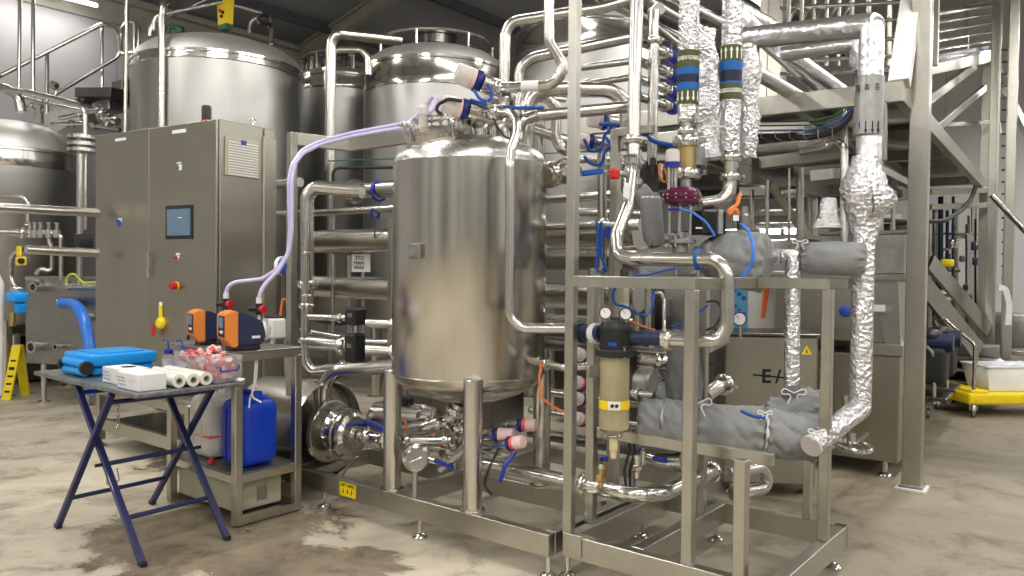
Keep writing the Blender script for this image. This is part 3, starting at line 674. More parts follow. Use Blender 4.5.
# CIP trolley: panel with ports on legs
ct = thing('cleaning_unit', at(60, 394, 9.1), 'stainless box unit with round ports and a blue hose, left of the cabinet', 'machine')
pL, pR = at(25, 320, 8.75), at(97, 320, 8.45)
ex = Vector((pR.x - pL.x, pR.y - pL.y, 0)).normalized(); ey = W.cross(ex)
zt_ = at(26, 276, 8.75).z; zb_ = at(26, 363, 8.75).z; cc = (pL + pR) / 2 + ex * .05 + ey * .125; cc.z = (zt_ + zb_) / 2
m = MB(); m.box(cc, ((pR - pL).length + .1, .25, zt_ - zb_), frame(ex), .01); ob('body', m, S_BENCH, ct)
for s, q in ((0, .08), (1, .7)):
    p = pL + ex * (q + .1) + ey * .08; p.z = 0; m = MB(); m.cyl(p, p + W * zb_, .03, n=12); m.cyl(p, p + W * .02, .06, n=12); ob('leg', m, S_PIPE, ct)
for px, y, r_ in ((43, 287, .045), (41, 346, .055), (92, 317, .045), (65, 346, .03)):
    q = at(px, y, 8.74 - (px - 26) * .0042); d = -ey; m = MB(); m.lathe(q, [(r_, 0), (r_, .10), (r_ * 1.25, .10), (r_ * 1.25, .13), (r_ * .8, .13), (r_ * .8, .03), (0, .03)], d, 18); ob('port', m, S_PIPE, ct)
m = MB(); m.pipe([at(26, 279, 8.74), at(40, 281, 8.66), at(43, 287, 8.62)], .018, .04, 8); ob('small_tube', m, S_PIPE, ct)
m = MB(); m.cyl(at(66, 286, 8.5), at(98, 287, 8.36), .032, n=14); ferrule(m, at(69, 286, 8.5), ex, .03); ob('branch_pipe', m, S_BRT, ct)
m = MB(); m.lathe(at(59, 302, 8.58), [(0, 0), (.05, 0), (.05, .05), (.035, .06), (.035, .15), (0, .15)], (ex - ey * .5), 16); ob('hose_coupling', m, S_BRT, ct)
run('blue_hose', 'bright blue hose curving down from the cleaning unit to the floor', [(62, 303, 8.5), (72, 303, 8.4), (80, 309, 8.2), (86, 325, 8.1), (90, 350, 8.0), (92, 395, 8.0)], .058, .4, mat=HOSEB, cat='hose', n=16)
run('earth_cable', 'green and yellow cable looped on top of the cleaning unit', [(66, 284, 8.35), (67, 276, 8.35), (74, 273, 8.35), (81, 281, 8.35), (84, 283, 8.3), (99, 282, 8.25)], .012, .08, mat=GREENC, cat='cable', n=8)
# wet floor sign
ws = thing('floor_sign', az(14, 390), 'yellow folding wet floor sign standing left of the cleaning unit', 'sign')
Y = 8.9; a, b, c_, d_ = at(1, 391, Y), at(10, 391, Y), at(21, 336, Y + .12), at(12, 336, Y + .12); th = Vector((.0, 1, 0))
dz = -min(a.z, b.z)
for p in (a, b, c_, d_): p.z += dz
m = MB(); m.prism([a, b, c_, d_], .025, th); pn = ob('panel', m, YSIGN, ws)
m = MB(); m.prism([a + th * .35, b + th * .35, c_ + th * .03, d_ + th * .03], .025, th); ob('panel', m, YSIGN, ws)
for k in range(5):
    f = .15 + .14 * k; p = (a.lerp(d_, f) + b.lerp(c_, f)) / 2 - th * .002; m = MB(); m.box(p, (.06, .003, .022 + .012 * (k == 3)), None, 0); ob('sign_lettering', m, INK, pn)
# distant shelf clutter at the left edge
o = thing('floor_duct', at(4, 370, 9.6), 'dark equipment base behind the yellow floor sign', 'equipment'); m = MB(); m.box(at(0, 372, 10.2), (1.3, .6, .22), RU, .02); ob('base', m, S_DARK, o); m = MB(); m.box(at(-4, 350, 10.4), (.9, .4, .35), RU, .03); ob('motor', m, BLKM, o)
# ------------------------------------------------------------------ control cabinet
cR = at(217, 300, 5.96); cL = at(96, 300, 6.8); cR.z = cL.z = 0
cx = (cR - cL).normalized(); cy = W.cross(cx); CW_ = (cR - cL).length; RC = frame(cx)
CZ0, CZ1, CD = .52, 2.68, .56
cab = thing('control_cabinet', (cR + cL) / 2 + cy * CD / 2 + W * CZ0, 'tall two-door stainless control cabinet with a small touch screen', 'cabinet')
def cp(fx, z, off=0.0):      # point on the front face: fx metres from the left edge
    return cL + cx * fx + W * z - cy * off
m = MB(); m.box((cR + cL) / 2 + cy * (CD / 2 + .012) + W * (CZ0 + CZ1) / 2, (CW_, CD - .02, CZ1 - CZ0), RC, .006); ob('body', m, S_CAB, cab)
fx = (150 - 96) / (217 - 96) * CW_ * .96 + .03
def onface(px, py):
    d = ray(px, py); n_ = cy; t_ = (cL - C0).dot(n_) / d.dot(n_); q = C0 + d * t_; return (q - cL).dot(cx), q.z
fx = onface(150, 250)[0]
for a, b in ((.004, fx - .003), (fx + .003, CW_ - .004)):
    m = MB(); m.box(cp((a + b) / 2, (CZ0 + CZ1) / 2, -.004), (b - a, .022, CZ1 - CZ0 - .01), RC, .004); dr_ = ob('door', m, S_CAB, cab)
x, z = onface(151.5, 264); m = MB(); q = cp(x, z, .012); m.box(q + -cy * .018, (.022, .022, .22), RC, .009); ob('handle', m, S_BRT, dr_)
# touch screen
x0, zt = onface(167, 206); x1, zb = onface(194, 239); q = cp((x0 + x1) / 2, (zt + zb) / 2, .010)
m = MB(); m.box(q, (x1 - x0, .012, zt - zb), RC, .004); sc_ = ob('touch_screen', m, BLACK, dr_, 'black framed touch screen with a blue grey display')
m = MB(); m.box(q - cy * .0065 + W * .0, ((x1 - x0) * .86, .002, (zt - zb) * .78), RC, 0); ob('display', m, SCREEN, sc_)
m = MB(); m.box(q - cy * .0085 + W * .035 + cx * .02, (.05, .0008, .005), RC, 0); ob('display_line', m, LBL, sc_)
m = MB(); m.box(q - cy * .0005 - W * (zt - zb) * .52, (x1 - x0, .012, .012), RC, 0); ob('bezel', m, S_BENCH, sc_)
def badge(px, py, w, h, mat, name='door_label', th=.002, parent=None, lab=None):
    x, z = onface(px, py); m = MB(); m.box(cp(x, z, .009), (w, th, h), RC, 0); return ob(name, m, mat, parent or dr_, lab)
badge(180, 126.5 + 5 - 0, .17, .028, LBL); badge(121.5, 139.6, .15, .024, LBL)
badge(180, 163, .055, .012, LBL); badge(181, 167.5, .04, .045, LBL); badge(179.2, 168, .018, .03, SIGNBLUE, th=.003)
badge(121, 220, .045, .03, LBL); badge(119.5, 223, .065, .055, SIGNBLUE, th=.003)
badge(179, 254, .05, .014, LBL)
def rnd(px, py, r, mats, name, lab=None, L=.03):
    x, z = onface(px, py); g = None
    for k, (mt, rr, ll) in enumerate(mats):
        m = MB(); m.lathe(cp(x, z, .008), [(0, 0), (r * rr, 0), (r * rr, ll * .8), (r * rr * .85, ll), (0, ll)], -cy, 20); g = ob(name if k == 0 else name + '_cap', m, mt, g or dr_, lab if k == 0 else None)
rnd(179, 257.5, .016, ((WHITE, 1, .012), (RED, .8, .03)), 'push_button', 'small red push button')
rnd(177.5, 285.8, .035, ((YEL, 1, .01), (RED, .85, .055)), 'stop_button', 'red mushroom emergency stop button')
# yellow tag and red padlock on a rotary switch
x, z = onface(162, 313); m = MB(); m.box(cp(x, z, .012), (.045, .006, .125), RC, .002); tg = ob('lockout_tag', m, YEL, dr_)
m = MB(); m.box(cp(x, z + .075, .012), (.04, .006, .03), RC, .002); ob('tag_tab', m, LBL, tg)
x, z = onface(163, 323); m = MB(); m.lathe(cp(x, z, .008), [(0, 0), (.05, 0), (.05, .02), (.03, .04), (0, .04)], -cy, 18); ob('rotary_switch', m, YEL, dr_)
x, z = onface(159, 327); m = MB(); m.box(cp(x, z - .02, .05), (.035, .02, .10), RC, .008); pk = ob('padlock', m, RED, dr_); m = MB(); m.ring(cp(x, z + .03, .05), .014, .004, axis=cy, n=12, a0=0, a1=PI, ex=cx); ob('shackle', m, RED, pk)
# side face: vent grille and seam, hooks
sr = cR + cx * .002
def sp(fy, z, off=0.0): return cR + cy * fy + W * z + cx * off
def onside(px, py):
    d = ray(px, py); t_ = (cR - C0).dot(cx) / d.dot(cx); q = C0 + d * t_; return (q - cR).dot(cy), q.z
y0, za = onside(224.5, 137); y1, zb2 = onside(258.5, 178.5)
za = (onside(224, 137)[1] + onside(258, 141)[1]) / 2; zb2 = (onside(224, 176)[1] + onside(258, 179)[1]) / 2
m = MB(); m.box(sp((y0 + y1) / 2, (za + zb2) / 2, .006), (.012, y1 - y0, za - zb2), RC, .003); vg = ob('vent_grille', m, CREAM, cab)
for k in range(13):
    z = zb2 + (za - zb2) * (k + .8) / 14.6; m = MB(); m.bar(sp(y0 + .02, z, .014), sp(y1 - .02, z, .014), .012, .010, bev=0); ob('louvre', m, WHITE, vg)
m = MB(); m.box(sp((y0 + y1) / 2, za - .03, .022), (.003, .05, .035), RC, 0); ob('grille_badge', m, SIGNBLUE, vg)
m = MB(); m.box(sp(onside(263.5, 200)[0], (CZ0 + CZ1) / 2, .003), (.008, .012, CZ1 - CZ0 - .02), RC, 0); ob('seam', m, S_DARK, cab)
m = MB(); m.box(sp(.50, (CZ0 + CZ1) / 2 - .02, -.02), (.08, .14, CZ1 - CZ0 - .10), RC, .01); ob('casing', m, S_CAB, cab)
x, y_ = 254, 121
m = MB(); m.ring(at(252.5, 121.5, 6.3), .022, .005, axis=(0.3, -1, 0), n=16); ob('lifting_eye', m, S_BRT, cab)
# beacon on top
bc = thing('beacon_lamp', at(206.5, 121, 6.2), 'small black and red signal beacon on the cabinet top', 'beacon')
q = at(206.5, 121, 6.25); q.z = CZ1; m = MB(); m.cyl(q, q + W * .04, .04, n=18); ob('red_base', m, RED, bc); m = MB(); m.lathe(q + W * .04, [(0, 0), (.038, 0), (.038, .10), (.03, .115), (0, .12)], W, 18); ob('beacon_cap', m, BLACK, bc)
# frame under the cabinet
cf = thing('cabinet_stand', (cR + cL) / 2 + cy * .28, 'welded stand under the control cabinet', 'stand')
fa = az(101, 446); fd = (-V)
for k, s in ((0, 0), (1, 1.45)):
    for j in (0, .5):
        p = fa + fd * s + U * j; m = MB(); m.box(p + W * (.515 / 2 + .03), (.055, .055, .455), RU, .003); ob('stand_post', m, S_FRAME, cf); levfoot(cf, p, .04, .05)
for j in (0, .5):
    for z in (.485, .20):
        m = MB(); m.bar(fa + U * j + W * z, fa + U * j + fd * 1.45 + W * z, .05, .07 if z > .3 else .10); ob('stand_rail', m, S_FRAME, cf)
for s in (0, 1.45):
    m = MB(); m.bar(fa + fd * s + W * .49, fa + fd * s + U * .5 + W * .49, .05, .05); ob('stand_rail', m, S_FRAME, cf)
m = MB(); m.box(fa + fd * .75 + U * .25 + W * .235, (.48, 1.3, .01), RU, 0); ob('drip_tray', m, S_DARK, cf)

# ------------------------------------------------------------------ dosing bench
db = thing('dosing_bench', uv(2.82, 4.55, 0), 'square-tube stainless bench carrying the two dosing pumps', 'bench')
BU0, BU1, BV0, BV1 = 2.60, 3.02, 4.145, 4.90; BZ = 1.04
for u_ in (BU0, BU1):
    for v_ in (BV0, BV1): post(db, u_, v_, 0.012, BZ - .04, .05, 'leg')
for z in (.035, .285, BZ - .025):
    for v_ in (BV0, BV1): 
        m = MB(); m.bar(uv(BU0, v_, z), uv(BU1, v_, z), .046, .05); ob('rail', m, S_FRAME, db)
    for u_ in (BU0, BU1):
        if z > .05 or u_ == BU1:
            m = MB(); m.bar(uv(u_, BV0, z), uv(u_, BV1, z), .046, .05); ob('rail', m, S_FRAME, db)
m = MB(); m.box(uv((BU0 + BU1) / 2, (BV0 + BV1) / 2, BZ + .004), (BU1 - BU0 + .06, BV1 - BV0 + .06, .012), RU, .003); ob('worktop', m, S_BENCH, db)
m = MB(); m.box(uv((BU0 + BU1) / 2, (BV0 + BV1) / 2, .313), (BU1 - BU0, BV1 - BV0, .006), RU, 0); ob('shelf', m, S_BENCH, db)
cb = thing('storage_box', uv(2.82, 4.55, .06), 'pale cream box standing under the shelf of the dosing bench', 'box')
m = MB(); m.box(uv(2.80, 4.55, .15), (.33, .66, .18), RU, .008); ob('box_body', m, CREAM, cb); m = MB(); m.box(uv(2.82, 4.216, .15), (.07, .004, .09), RU, 0); ob('box_label', m, S_BENCH, cb)
q = az(243, 533, 0); m = MB(); m.box(q + W * .006, (.07, .05, .012), RU, .002); ob('floor_bracket', m, S_BRT, db)
# canisters
def canister(name, c, w, d, h, mat, label, capmat, capo=(0, 0)):
    t = thing(name, c, label, 'container'); c = Vector(c)
    m = MB(); m.box(c + W * h * .47, (w, d, h * .94), RU, min(w, d) * .26); ob('body', m, mat, t)
    m = MB(); m.box(c + W * h * .92, (w * .6, d * .7, h * .12), RU, .025); ob('shoulder', m, mat, t)
    m = MB(); m.pipe([c + V * d * .30 + W * h * .95, c + V * d * .22 + W * h * 1.015, c - V * d * .1 + W * h * 1.015, c - V * d * .16 + W * h * .96], .014, .03, 10); ob('carry_handle', m, mat, t)
    m = MB(); q = c - V * d * .32 + W * h * .93; m.cyl(q, q + W * .05, .03, n=18); ob('cap', m, capmat, t)
    for k in (-1, 1):
        m = MB(); m.bar(c + V * (k * d * .16) - U * (w / 2 + .001) + W * h * .15, c + V * (k * d * .16) - U * (w / 2 + .001) + W * h * .8, .02, .012); ob('moulded_rib', m, mat, t)
    return t
kc = canister('white_canister', uv(2.80, 4.69, .317), .29, .29, .43, CLOUD, 'cloudy white drum with an orange band on the bench shelf', WHITE)
bl = canister('blue_canister', uv(2.80, 4.325, .317), .28, .27, .445, BLUEC, 'deep blue canister on the shelf of the dosing bench', BLUEC)
m = MB(); m.box(uv(2.80, 4.69, .317 + .15), (.294, .294, .014), RU, .0065); ob('orange_band', m, LIZ, kc)
q = uv(2.64, 4.49, .322); o = thing('red_cap', q, 'small red cap lying on the bench shelf between the canisters', 'cap'); m = MB(); m.lathe(q, [(0, 0), (.022, 0), (.022, .018), (.014, .022), (.014, .03), (0, .03)], W, 16); ob('cap_top', m, RED, o)
run('suction_tube', 'thin white tube curling into the blue canister', [(256, 357, 4.72), (254, 385, 4.7), (251, 397, 4.68), (261, 402, 4.62)], .006, .06, mat=WHITE, cat='tube', n=8)
run('suction_tube', 'second thin white tube going down into the blue canister', [(258, 357, 4.74), (256, 380, 4.72), (250, 398, 4.68), (249, 408, 4.66)], .005, .06, mat=WHITE, cat='tube', n=8)
m = MB()
# chain-like cable under the table
for i, (a, col_) in enumerate((((117, 392, 6.2), S_FRAME),)):
    o = thing('hanging_chain', at(*a), 'small link chain hanging below the table edge', 'chain')
    for k in range(11):
        q = at(118, 393 + k * 3.5, 4.35); m = MB(); m.ring(q, .009, .0022, axis=U if k % 2 else V, n=12, m=6); ob('chain_link', m, S_BRT, o)

# ------------------------------------------------------------------ dosing pumps
def dosing_pump(px, py, Y, label, s=1.0):
    c = at(px, py, Y); c.z = BZ + .012
    # facing -U-ish towards the camera; body runs along -V (to the right in the photo)
    t = thing('dosing_pump', c, label, 'pump', 'orange fronted dosing pumps')
    ex = Vector((.80, .60, 0)).normalized(); ey = W.cross(ex); R = frame(ex)     # ex = towards the pump head
    def P(x, y, z): return c + ex * x * s + ey * y * s + W * z * s
    m = MB(); m.prism([P(-.02, -.075, .03), P(.13, -.075, .03), P(.15, -.075, .08), P(.13, -.075, .165), P(.02, -.075, .215), P(-.02, -.075, .215)], .15 * s, ey); b = m.bm
    bmesh.ops.bevel(b, geom=list(b.edges), offset=.008, segments=2, affect='EDGES'); ob('housing', m, NAVYP, t)
    m = MB(); m.prism([P(-.05, -.082, .02), P(-.012, -.082, .02), P(-.012, -.082, .225), P(-.045, -.082, .225), P(-.085, -.082, .205), P(-.085, -.082, .07)], .164 * s, ey); bmesh.ops.bevel(m.bm, geom=list(m.bm.edges), offset=.007, segments=2, affect='EDGES'); fr = ob('face_shell', m, ORANGE, t)
    q = P(-.0865, -.012, .138)
    m = MB(); m.box(q, (.004, .115 * s, .12 * s), R, .002); kp = ob('keypad', m, BLKM, fr)
    m = MB(); m.box(q - ex * .003 + W * .022, (.002, .085 * s, .06 * s), R, 0); ob('display', m, SCREEN, kp)
    for a, b2, mt in ((-.028, -.035, LBL), (0, -.035, LBL), (.028, -.035, RED)):
        m = MB(); m.lathe(q - ex * .002 + ey * a + W * b2, [(0, 0), (.010, 0), (.009, .004), (0, .004)], -ex, 12); ob('key', m, mt, kp)
    m = MB(); m.lathe(P(-.083, .03, .045), [(0, 0), (.018, 0), (.016, .014), (0, .014)], -ex, 14); ob('knob', m, BLACK, fr)
    m = MB(); m.box(P(.04, 0, .015), (.16 * s, .13 * s, .03 * s), R, .004); ob('foot_plate', m, BLACK, t)
    m = MB(); m.lathe(P(.14, 0, .105), [(0, 0), (.055, 0), (.06, .02), (.045, .03), (0, .03)], ex, 24); ob('pump_head_ring', m, WHITE, t)
    m = MB(); m.cyl(P(.17, 0, .05), P(.17, 0, .175), .016, n=14); m.box(P(.17, 0, .105), (.05, .06, .06), R, .008); ob('pump_head', m, FROST, t)
    q = P(.03, -.0765, .06); text('brand_lettering', 'ProMinent', q, ex, W, .020, LBL, t) if False else None
    m = MB(); m.box(P(.09, -.0765, .075), (.05, .002, .016), R, 0); ob('name_marking', m, LBL, t)
    return t, P
pA, PA = dosing_pump(204, 342, 5.02, 'orange and navy dosing pump standing farther left on the bench', 1.0)
pB, PB = dosing_pump(236, 350, 4.70, 'orange and navy dosing pump nearer the corner post of the bench', 1.05)
def needle_valve(px, py, Y, label):
    c = at(px, py, Y); t = thing('needle_valve', c, label, 'valve', 'black and red hose valves above the dosing pumps')
    m = MB(); m.cyl(c - W * .035, c + W * .035, .02, n=14); m.cyl(c - Vector((.06, 0, 0)), c + Vector((.02, 0, 0)), .016, n=12); ob('valve_body', m, BLACK, t)
    m = MB(); m.lathe(c + Vector((.012, -.01, -.002)), [(0, 0), (.018, 0), (.026, .01), (.026, .03), (0, .032)], (1, -.4, 0), 12); ob('red_knob', m, RED, t)
    m = MB(); m.cyl(c + W * .035, c + W * .07, .018, n=14); ob('hose_nut', m, WHITE, t)
    m = MB(); m.cyl(c - W * .035, c - W * .10, .009, n=10); ob('stem', m, WHITE, t)
needle_valve(226, 304, 5.0, 'black valve with red knob above the farther dosing pump'); needle_valve(259, 309, 4.8, 'black valve with red knob above the nearer dosing pump')
run('dosing_hose', 'lilac hose from the farther dosing pump up to the tank top', [(226, 297, 5.0), (227, 287, 5.0), (235, 282, 5.0), (262, 279, 4.98), (278, 269, 4.95), (288, 254, 4.92), (290, 230, 4.9), (289, 180, 4.9), (292, 165, 4.95), (302, 150, 5.05), (322, 141, 5.1), (352, 133, 5.0), (385, 127, 4.9), (408, 123, 4.8), (423, 112, 4.7), (432, 96, 4.65), (437, 98, 4.62), (433, 110, 4.6), (424, 119, 4.58)], .013, .12, mat=LILAC, cat='hose', n=10)
run('dosing_hose', 'lilac hose from the nearer dosing pump joining the other one', [(259, 302, 4.8), (260, 292, 4.8), (266, 283, 4.82), (279, 270, 4.85), (289, 253, 4.88), (292, 230, 4.87), (292, 180, 4.87), (295, 164, 4.92), (303, 153, 5.0), (322, 144, 5.06), (352, 136.5, 4.97), (385, 130.5, 4.87), (408, 127, 4.77), (421, 119, 4.66)], .012, .12, mat=LILAC, cat='hose', n=10)
wc = thing('junction_tank', at(272, 340, 4.9), 'small white plastic reservoir hanging by the corner post', 'reservoir')
c = at(274, 328, 5.05); m = MB(); m.box(c, (.11, .12, .13), RU, .018); ob('reservoir_body', m, WHITE, wc); m = MB(); m.box(c + W * .072, (.09, .09, .015), RU, .004); ob('reservoir_lid', m, BLACK, wc)
m = MB(); m.cyl(c - W * .06, at(272, 344, 5.05), .015, n=10); ob('outlet', m, WHITE, wc)
run('cable', 'orange cable hanging in a loop beside the corner post', [(279, 338, 5.3), (280, 318, 5.3), (284, 290, 5.3), (289, 312, 5.3), (290, 335, 5.3)], .009, .05, mat=ORCAB, cat='cable', n=8)
bfl = thing('flow_meter', at(284, 266, 5.35), 'blue and white round flow sensor behind the lilac hose', 'sensor')
c = at(284, 266, 5.35); m = MB(); m.lathe(c, [(0, 0), (.06, 0), (.06, .08), (0, .08)], (.8, -.4, 0), 24); ob('blue_housing', m, SIGNBLUE, bfl); m = MB(); m.lathe(c, [(0, 0), (.066, 0), (.066, -.03), (.05, -.045), (0, -.045)], (.8, -.4, 0), 24); ob('white_cover', m, WHITE, bfl)
m = MB(); m.cyl(c - W * .04, c - W * .35, .02, n=10); ob('stand_pipe', m, S_DARK, bfl)
# ------------------------------------------------------------------ folding work table
TO = Vector((-1.894, 3.93, 0)); ta = math.radians(-51); TL = Vector((math.sin(ta), math.cos(ta), 0)); TS = Vector((math.cos(ta), -math.sin(ta), 0)); RT = frame(TS, TL)
RT = Matrix((TS, TL, W)).transposed()
TZ = .90
def tp(l, s, z=TZ): return TO + TL * l + TS * s + W * z
wt = thing('folding_table', tp(.66, .3, 0), 'navy-legged folding work table with a worn metal top', 'table')
m = MB(); m.box(tp(.665, .31, TZ - .012), (.62, 1.33, .024), RT, .005); ob('tabletop', m, plain('worn_tabletop', (.20, .215, .215), .35, metal=.6, var=.3, vs=25), wt)
m = MB()
for (a, b, s, w) in ((.84, .04, .05, .035), (.30, 1.0, .012, .035), (.84, .07, .545, .035), (.28, 1.04, .595, .035)):
    m = MB(); m.bar(tp(a, s, TZ - .03), tp(b, s, .012), .028, w, up=TS); lg = ob('leg', m, NAVY, wt)
    m = MB(); p = tp(b, s, 0); m.box(p + W * .014 , (.034, .045, .028), RT, .004); ob('foot_cap', m, BLACK, lg)
def legp(a, b, s, f): return tp(a + (b - a) * f, s, (TZ - .03) * (1 - f))
for f, A, B in ((.76, (.30, 1.0, .012), (.28, 1.04, .595)), (.76, (.84, .04, .05), (.84, .07, .545)), (.47, (.84, .04, .05), (.84, .07, .545)), (.06, (.84, .04, .05), (.84, .07, .545)), (.06, (.30, 1.0, .012), (.28, 1.04, .595))):
    m = MB(); m.cyl(legp(*A, f), legp(*B, f), .013, n=14); ob('crossbar', m, NAVY, wt)
for s in (.031, .57):
    m = MB(); q = legp(.84, .04, s, .47); m.cyl(q - TS * .035, q + TS * .035, .010, n=12); ob('pivot_bolt', m, BLACK, wt)
m = MB(); q = legp(.84, .04, .05, .5); m.pipe([q, q + W * -.09 + TL * .01, q + W * -.07 + TS * .06 + TL * -.01, q + W * .0 + TS * .05], .004, .01, 6); ob('locking_hook', m, S_FRAME, wt)
# blue case
bc_ = thing('blue_case', tp(1.05, .3), 'bright blue plastic carry case lying at the far end of the table', 'case')
m = MB(); m.box(tp(.965, .30, TZ + .095), (.40, .36, .07), RT, .014); ob('lid', m, AZURE, bc_)
m = MB(); m.box(tp(.97, .31, TZ + .032), (.36, .32, .055), RT, .012); ob('base_shell', m, AZURE, bc_)
m = MB(); m.box(tp(.95, .295, TZ + .134), (.28, .26, .010), RT, .004); ob('raised_panel', m, AZURE, bc_)
for z in (.030, .078):
    m = MB(); m.cyl(tp(.80, .085, TZ + z), tp(1.08, .085, TZ + z), .024, n=16); ob('roller', m, AZURE, bc_)
for l in (.79, 1.09):
    m = MB(); m.cyl(tp(l - .015, .085, TZ + .058), tp(l + .015, .085, TZ + .058), .038, n=22); ob('wheel', m, BLACK, bc_)
# glove boxes
def glovebox(l, s, label, rz=0, opening=False):
    t = thing('glove_box', tp(l, s), label, 'box', 'white printed glove boxes')
    m = MB(); m.box(tp(l, s, TZ + .0435), (.145, .25, .085), RT, .003); ob('carton', m, CARD, t)
    m = MB(); m.box(tp(l, s, TZ + .0865), (.143, .248, .002), RT, 0); ob('carton_lid', m, LBL, t)
    if opening:
        m = MB(); m.lathe(tp(l - .0, s + .015, TZ + .088), [(0, 0), (.04, 0), (.04, .001), (0, .001)], W, 20); o_ = ob('opening', m, INK, t)
        for v in o_.data.vertices: pass
    for k in range(4):
        for j in range(3):
            q = tp(l + .10 - k * .022 + j * .008, s - .0732, TZ + .024 + j * .018); m = MB(); m.box(q, (.001, .012, .010), RT, 0); ob('printed_dot', m, CARDB, t)
    m = MB(); m.box(tp(l - .045, s - .0732, TZ + .052), (.001, .09, .012), RT, 0); ob('printed_strip', m, CARDB if False else FROST, t)
    return t
glovebox(.45, .155, 'white glove box with blue dots and a dark opening, farther from the table corner', opening=True)
glovebox(.185, .115, 'white glove box with blue dots standing nearest the table corner')
# film rolls
for k, (l, s) in enumerate(((.215, .25), (.205, .325), (.205, .40))):
    t = thing('film_roll', tp(l, s), ['clear film roll lying next to the glove boxes', 'middle one of the three clear film rolls', 'clear film roll lying next to the pink filled tub'][k], 'roll', 'clear film rolls on the table')
    r = .036; L = .44; d = (TL * 1 + TS * .02).normalized(); a = tp(l - .17, s, TZ + r + .002)
    m = MB(); m.lathe(a, [(.019, 0), (r, 0), (r, L), (.019, L), (.019, 0)], d, 28); m.bm.faces.ensure_lookup_table(); ob('film', m, FILM, t)
    m = MB(); m.lathe(a - d * .002, [(.014, 0), (.0185, 0), (.0185, L + .004), (.014, L + .004), (.014, 0)], d, 20); ob('core_tube', m, CREAM, t)
# wash bottles
def wash(px, py, label, tilt=1):
    c = tp(px, py, TZ); t = thing('wash_bottle', c, label, 'bottle', 'squeeze bottles with blue caps')
    m = MB(); m.lathe(c, [(0, .002), (.033, .002), (.036, .008), (.036, .085), (.030, .10), (.018, .108), (.018, .114), (0, .114)], W, 24); ob('bottle_body', m, CLEAR, t)
    m = MB(); m.lathe(c, [(0, .008), (.033, .008), (.033, .07), (0, .07)], W, 20); ob('liquid', m, LBL, t)
    m = MB(); m.lathe(c + W * .112, [(0, 0), (.026, 0), (.026, .022), (.012, .03), (.008, .034), (0, .034)], W, 20); ob('cap', m, DBLUE, t)
    m = MB(); m.pipe([c + W * .14, c + W * .185, c + W * .20 - V * -.03 * tilt, c + W * .19 + V * .07 * tilt], .005, .03, 8); ob('nozzle', m, DBLUE, t)
wash(.735, .545, 'squeeze bottle with blue cap beside the blue case'); wash(.60, .565, 'squeeze bottle with blue cap half hidden behind the tub', 1)
# clear tub with pink items
bx = thing('clear_tub', tp(.15, .47), 'clear plastic tub with a blue handle, filled with pink caps', 'tub')
cl, cs = .20, .525; LX, LY, HH = .45, .165, .14
def tw(l, s, z): return tp(cl + l, cs + s, TZ + z)
cl = .265; cs = .535
m = MB(); m.box(tw(0, 0, .006), (LY, LX, .006), RT, .002); ob('tub_floor', m, CLEAR, bx)
for s in (-1, 1):
    m = MB(); m.box(tw(0, s * LY / 2, HH / 2 + .006), (.003, LX, HH), RT, .001); ob('tub_wall', m, CLEAR, bx)
    m = MB(); m.box(tw(s * LX / 2, 0, HH / 2 + .006), (LY, .003, HH), RT, .001); ob('tub_wall', m, CLEAR, bx)
m = MB()
pts = [tw(-LX / 2, -LY / 2, HH + .006), tw(LX / 2, -LY / 2, HH + .006), tw(LX / 2, LY / 2, HH + .006), tw(-LX / 2, LY / 2, HH + .006)]
for i in range(4): m.cyl(pts[i], pts[(i + 1) % 4], .005, n=8)
ob('tub_rim', m, CLEAR, bx)
m = MB(); q = tw(-LX / 2 - .012, 0, .085); m.pipe([q - TS * .06 + W * .01, q - TS * .05 - W * .018, q + TS * .05 - W * .018, q + TS * .06 + W * .01], .005, .015, 8); ob('carry_handle', m, DBLUE, bx)
rr = random.Random(3)
for k in range(110):
    h = rr.random(); l = rr.uniform(-.195, .195); s = rr.uniform(-.06, .06); z = .03 + .12 * h * (1.2 if abs(l) < .1 else 1)
    c = tw(l, s, z); d = Vector((rr.uniform(-1, 1), rr.uniform(-1, 1), rr.uniform(-.4, 1))).normalized()
    t = thing('pink_cap', c, 'pink sampling cap heaped in the clear tub', 'cap', 'pink caps in the clear tub')
    m = MB(); m.lathe(c, [(0, 0), (.017, 0), (.019, .006), (.017, .022), (.010, .026), (.010, .036), (0, .036)], d, 12); ob('cap_shell', m, (PINKR, PINK, FROST, PINKR)[k % 4], t)
q = tp(.0, .60, TZ); o = thing('paper_wipe', q, 'crumpled white wipe at the right corner of the table', 'wipe'); m = MB(); m.ball(q + W * .012 + TL * .02, .02, (1.2, 1, .6), 14); m.crumple(.006, 60, 0, 2); ob('crumpled_sheet', m, LBL, o)
# ------------------------------------------------------------------ exchanger tubes behind the tank
def vline(px0, py0, px1, u, r, name, label, clamps=(), mat=None, group=None):
    """straight tube along V in the plane u, between two pixel columns, at the height seen at px0"""
    a = au(px0, py0, u); b = au(px1, py0, u); b.z = a.z; return run(name, label, [a, b], r, mat=mat, clamps=clamps, group=group, n=20)
vline(352, 192, 575, 4.40, .068, 'exchanger_tube', 'thick pale exchanger tube, topmost behind the process tank', (.02,))
vline(309, 242, 640, 4.30, .098, 'exchanger_tube', 'thick exchanger tube at the middle height behind the process tank')
vline(309, 286, 640, 4.30, .092, 'exchanger_tube', 'lowest of the thick exchanger tubes behind the process tank')
vline(300, 214, 620, 4.20, .030, 'exchanger_tube', 'thin tube just under the topmost exchanger tube', (.5,))
vline(262, 186, 300, 4.9, .05, 'exchanger_tube', 'short tube emerging between the cabinet and the corner post')
vline(262, 215, 300, 4.9, .03, 'exchanger_tube', 'short thin tube emerging between the cabinet and the corner post')
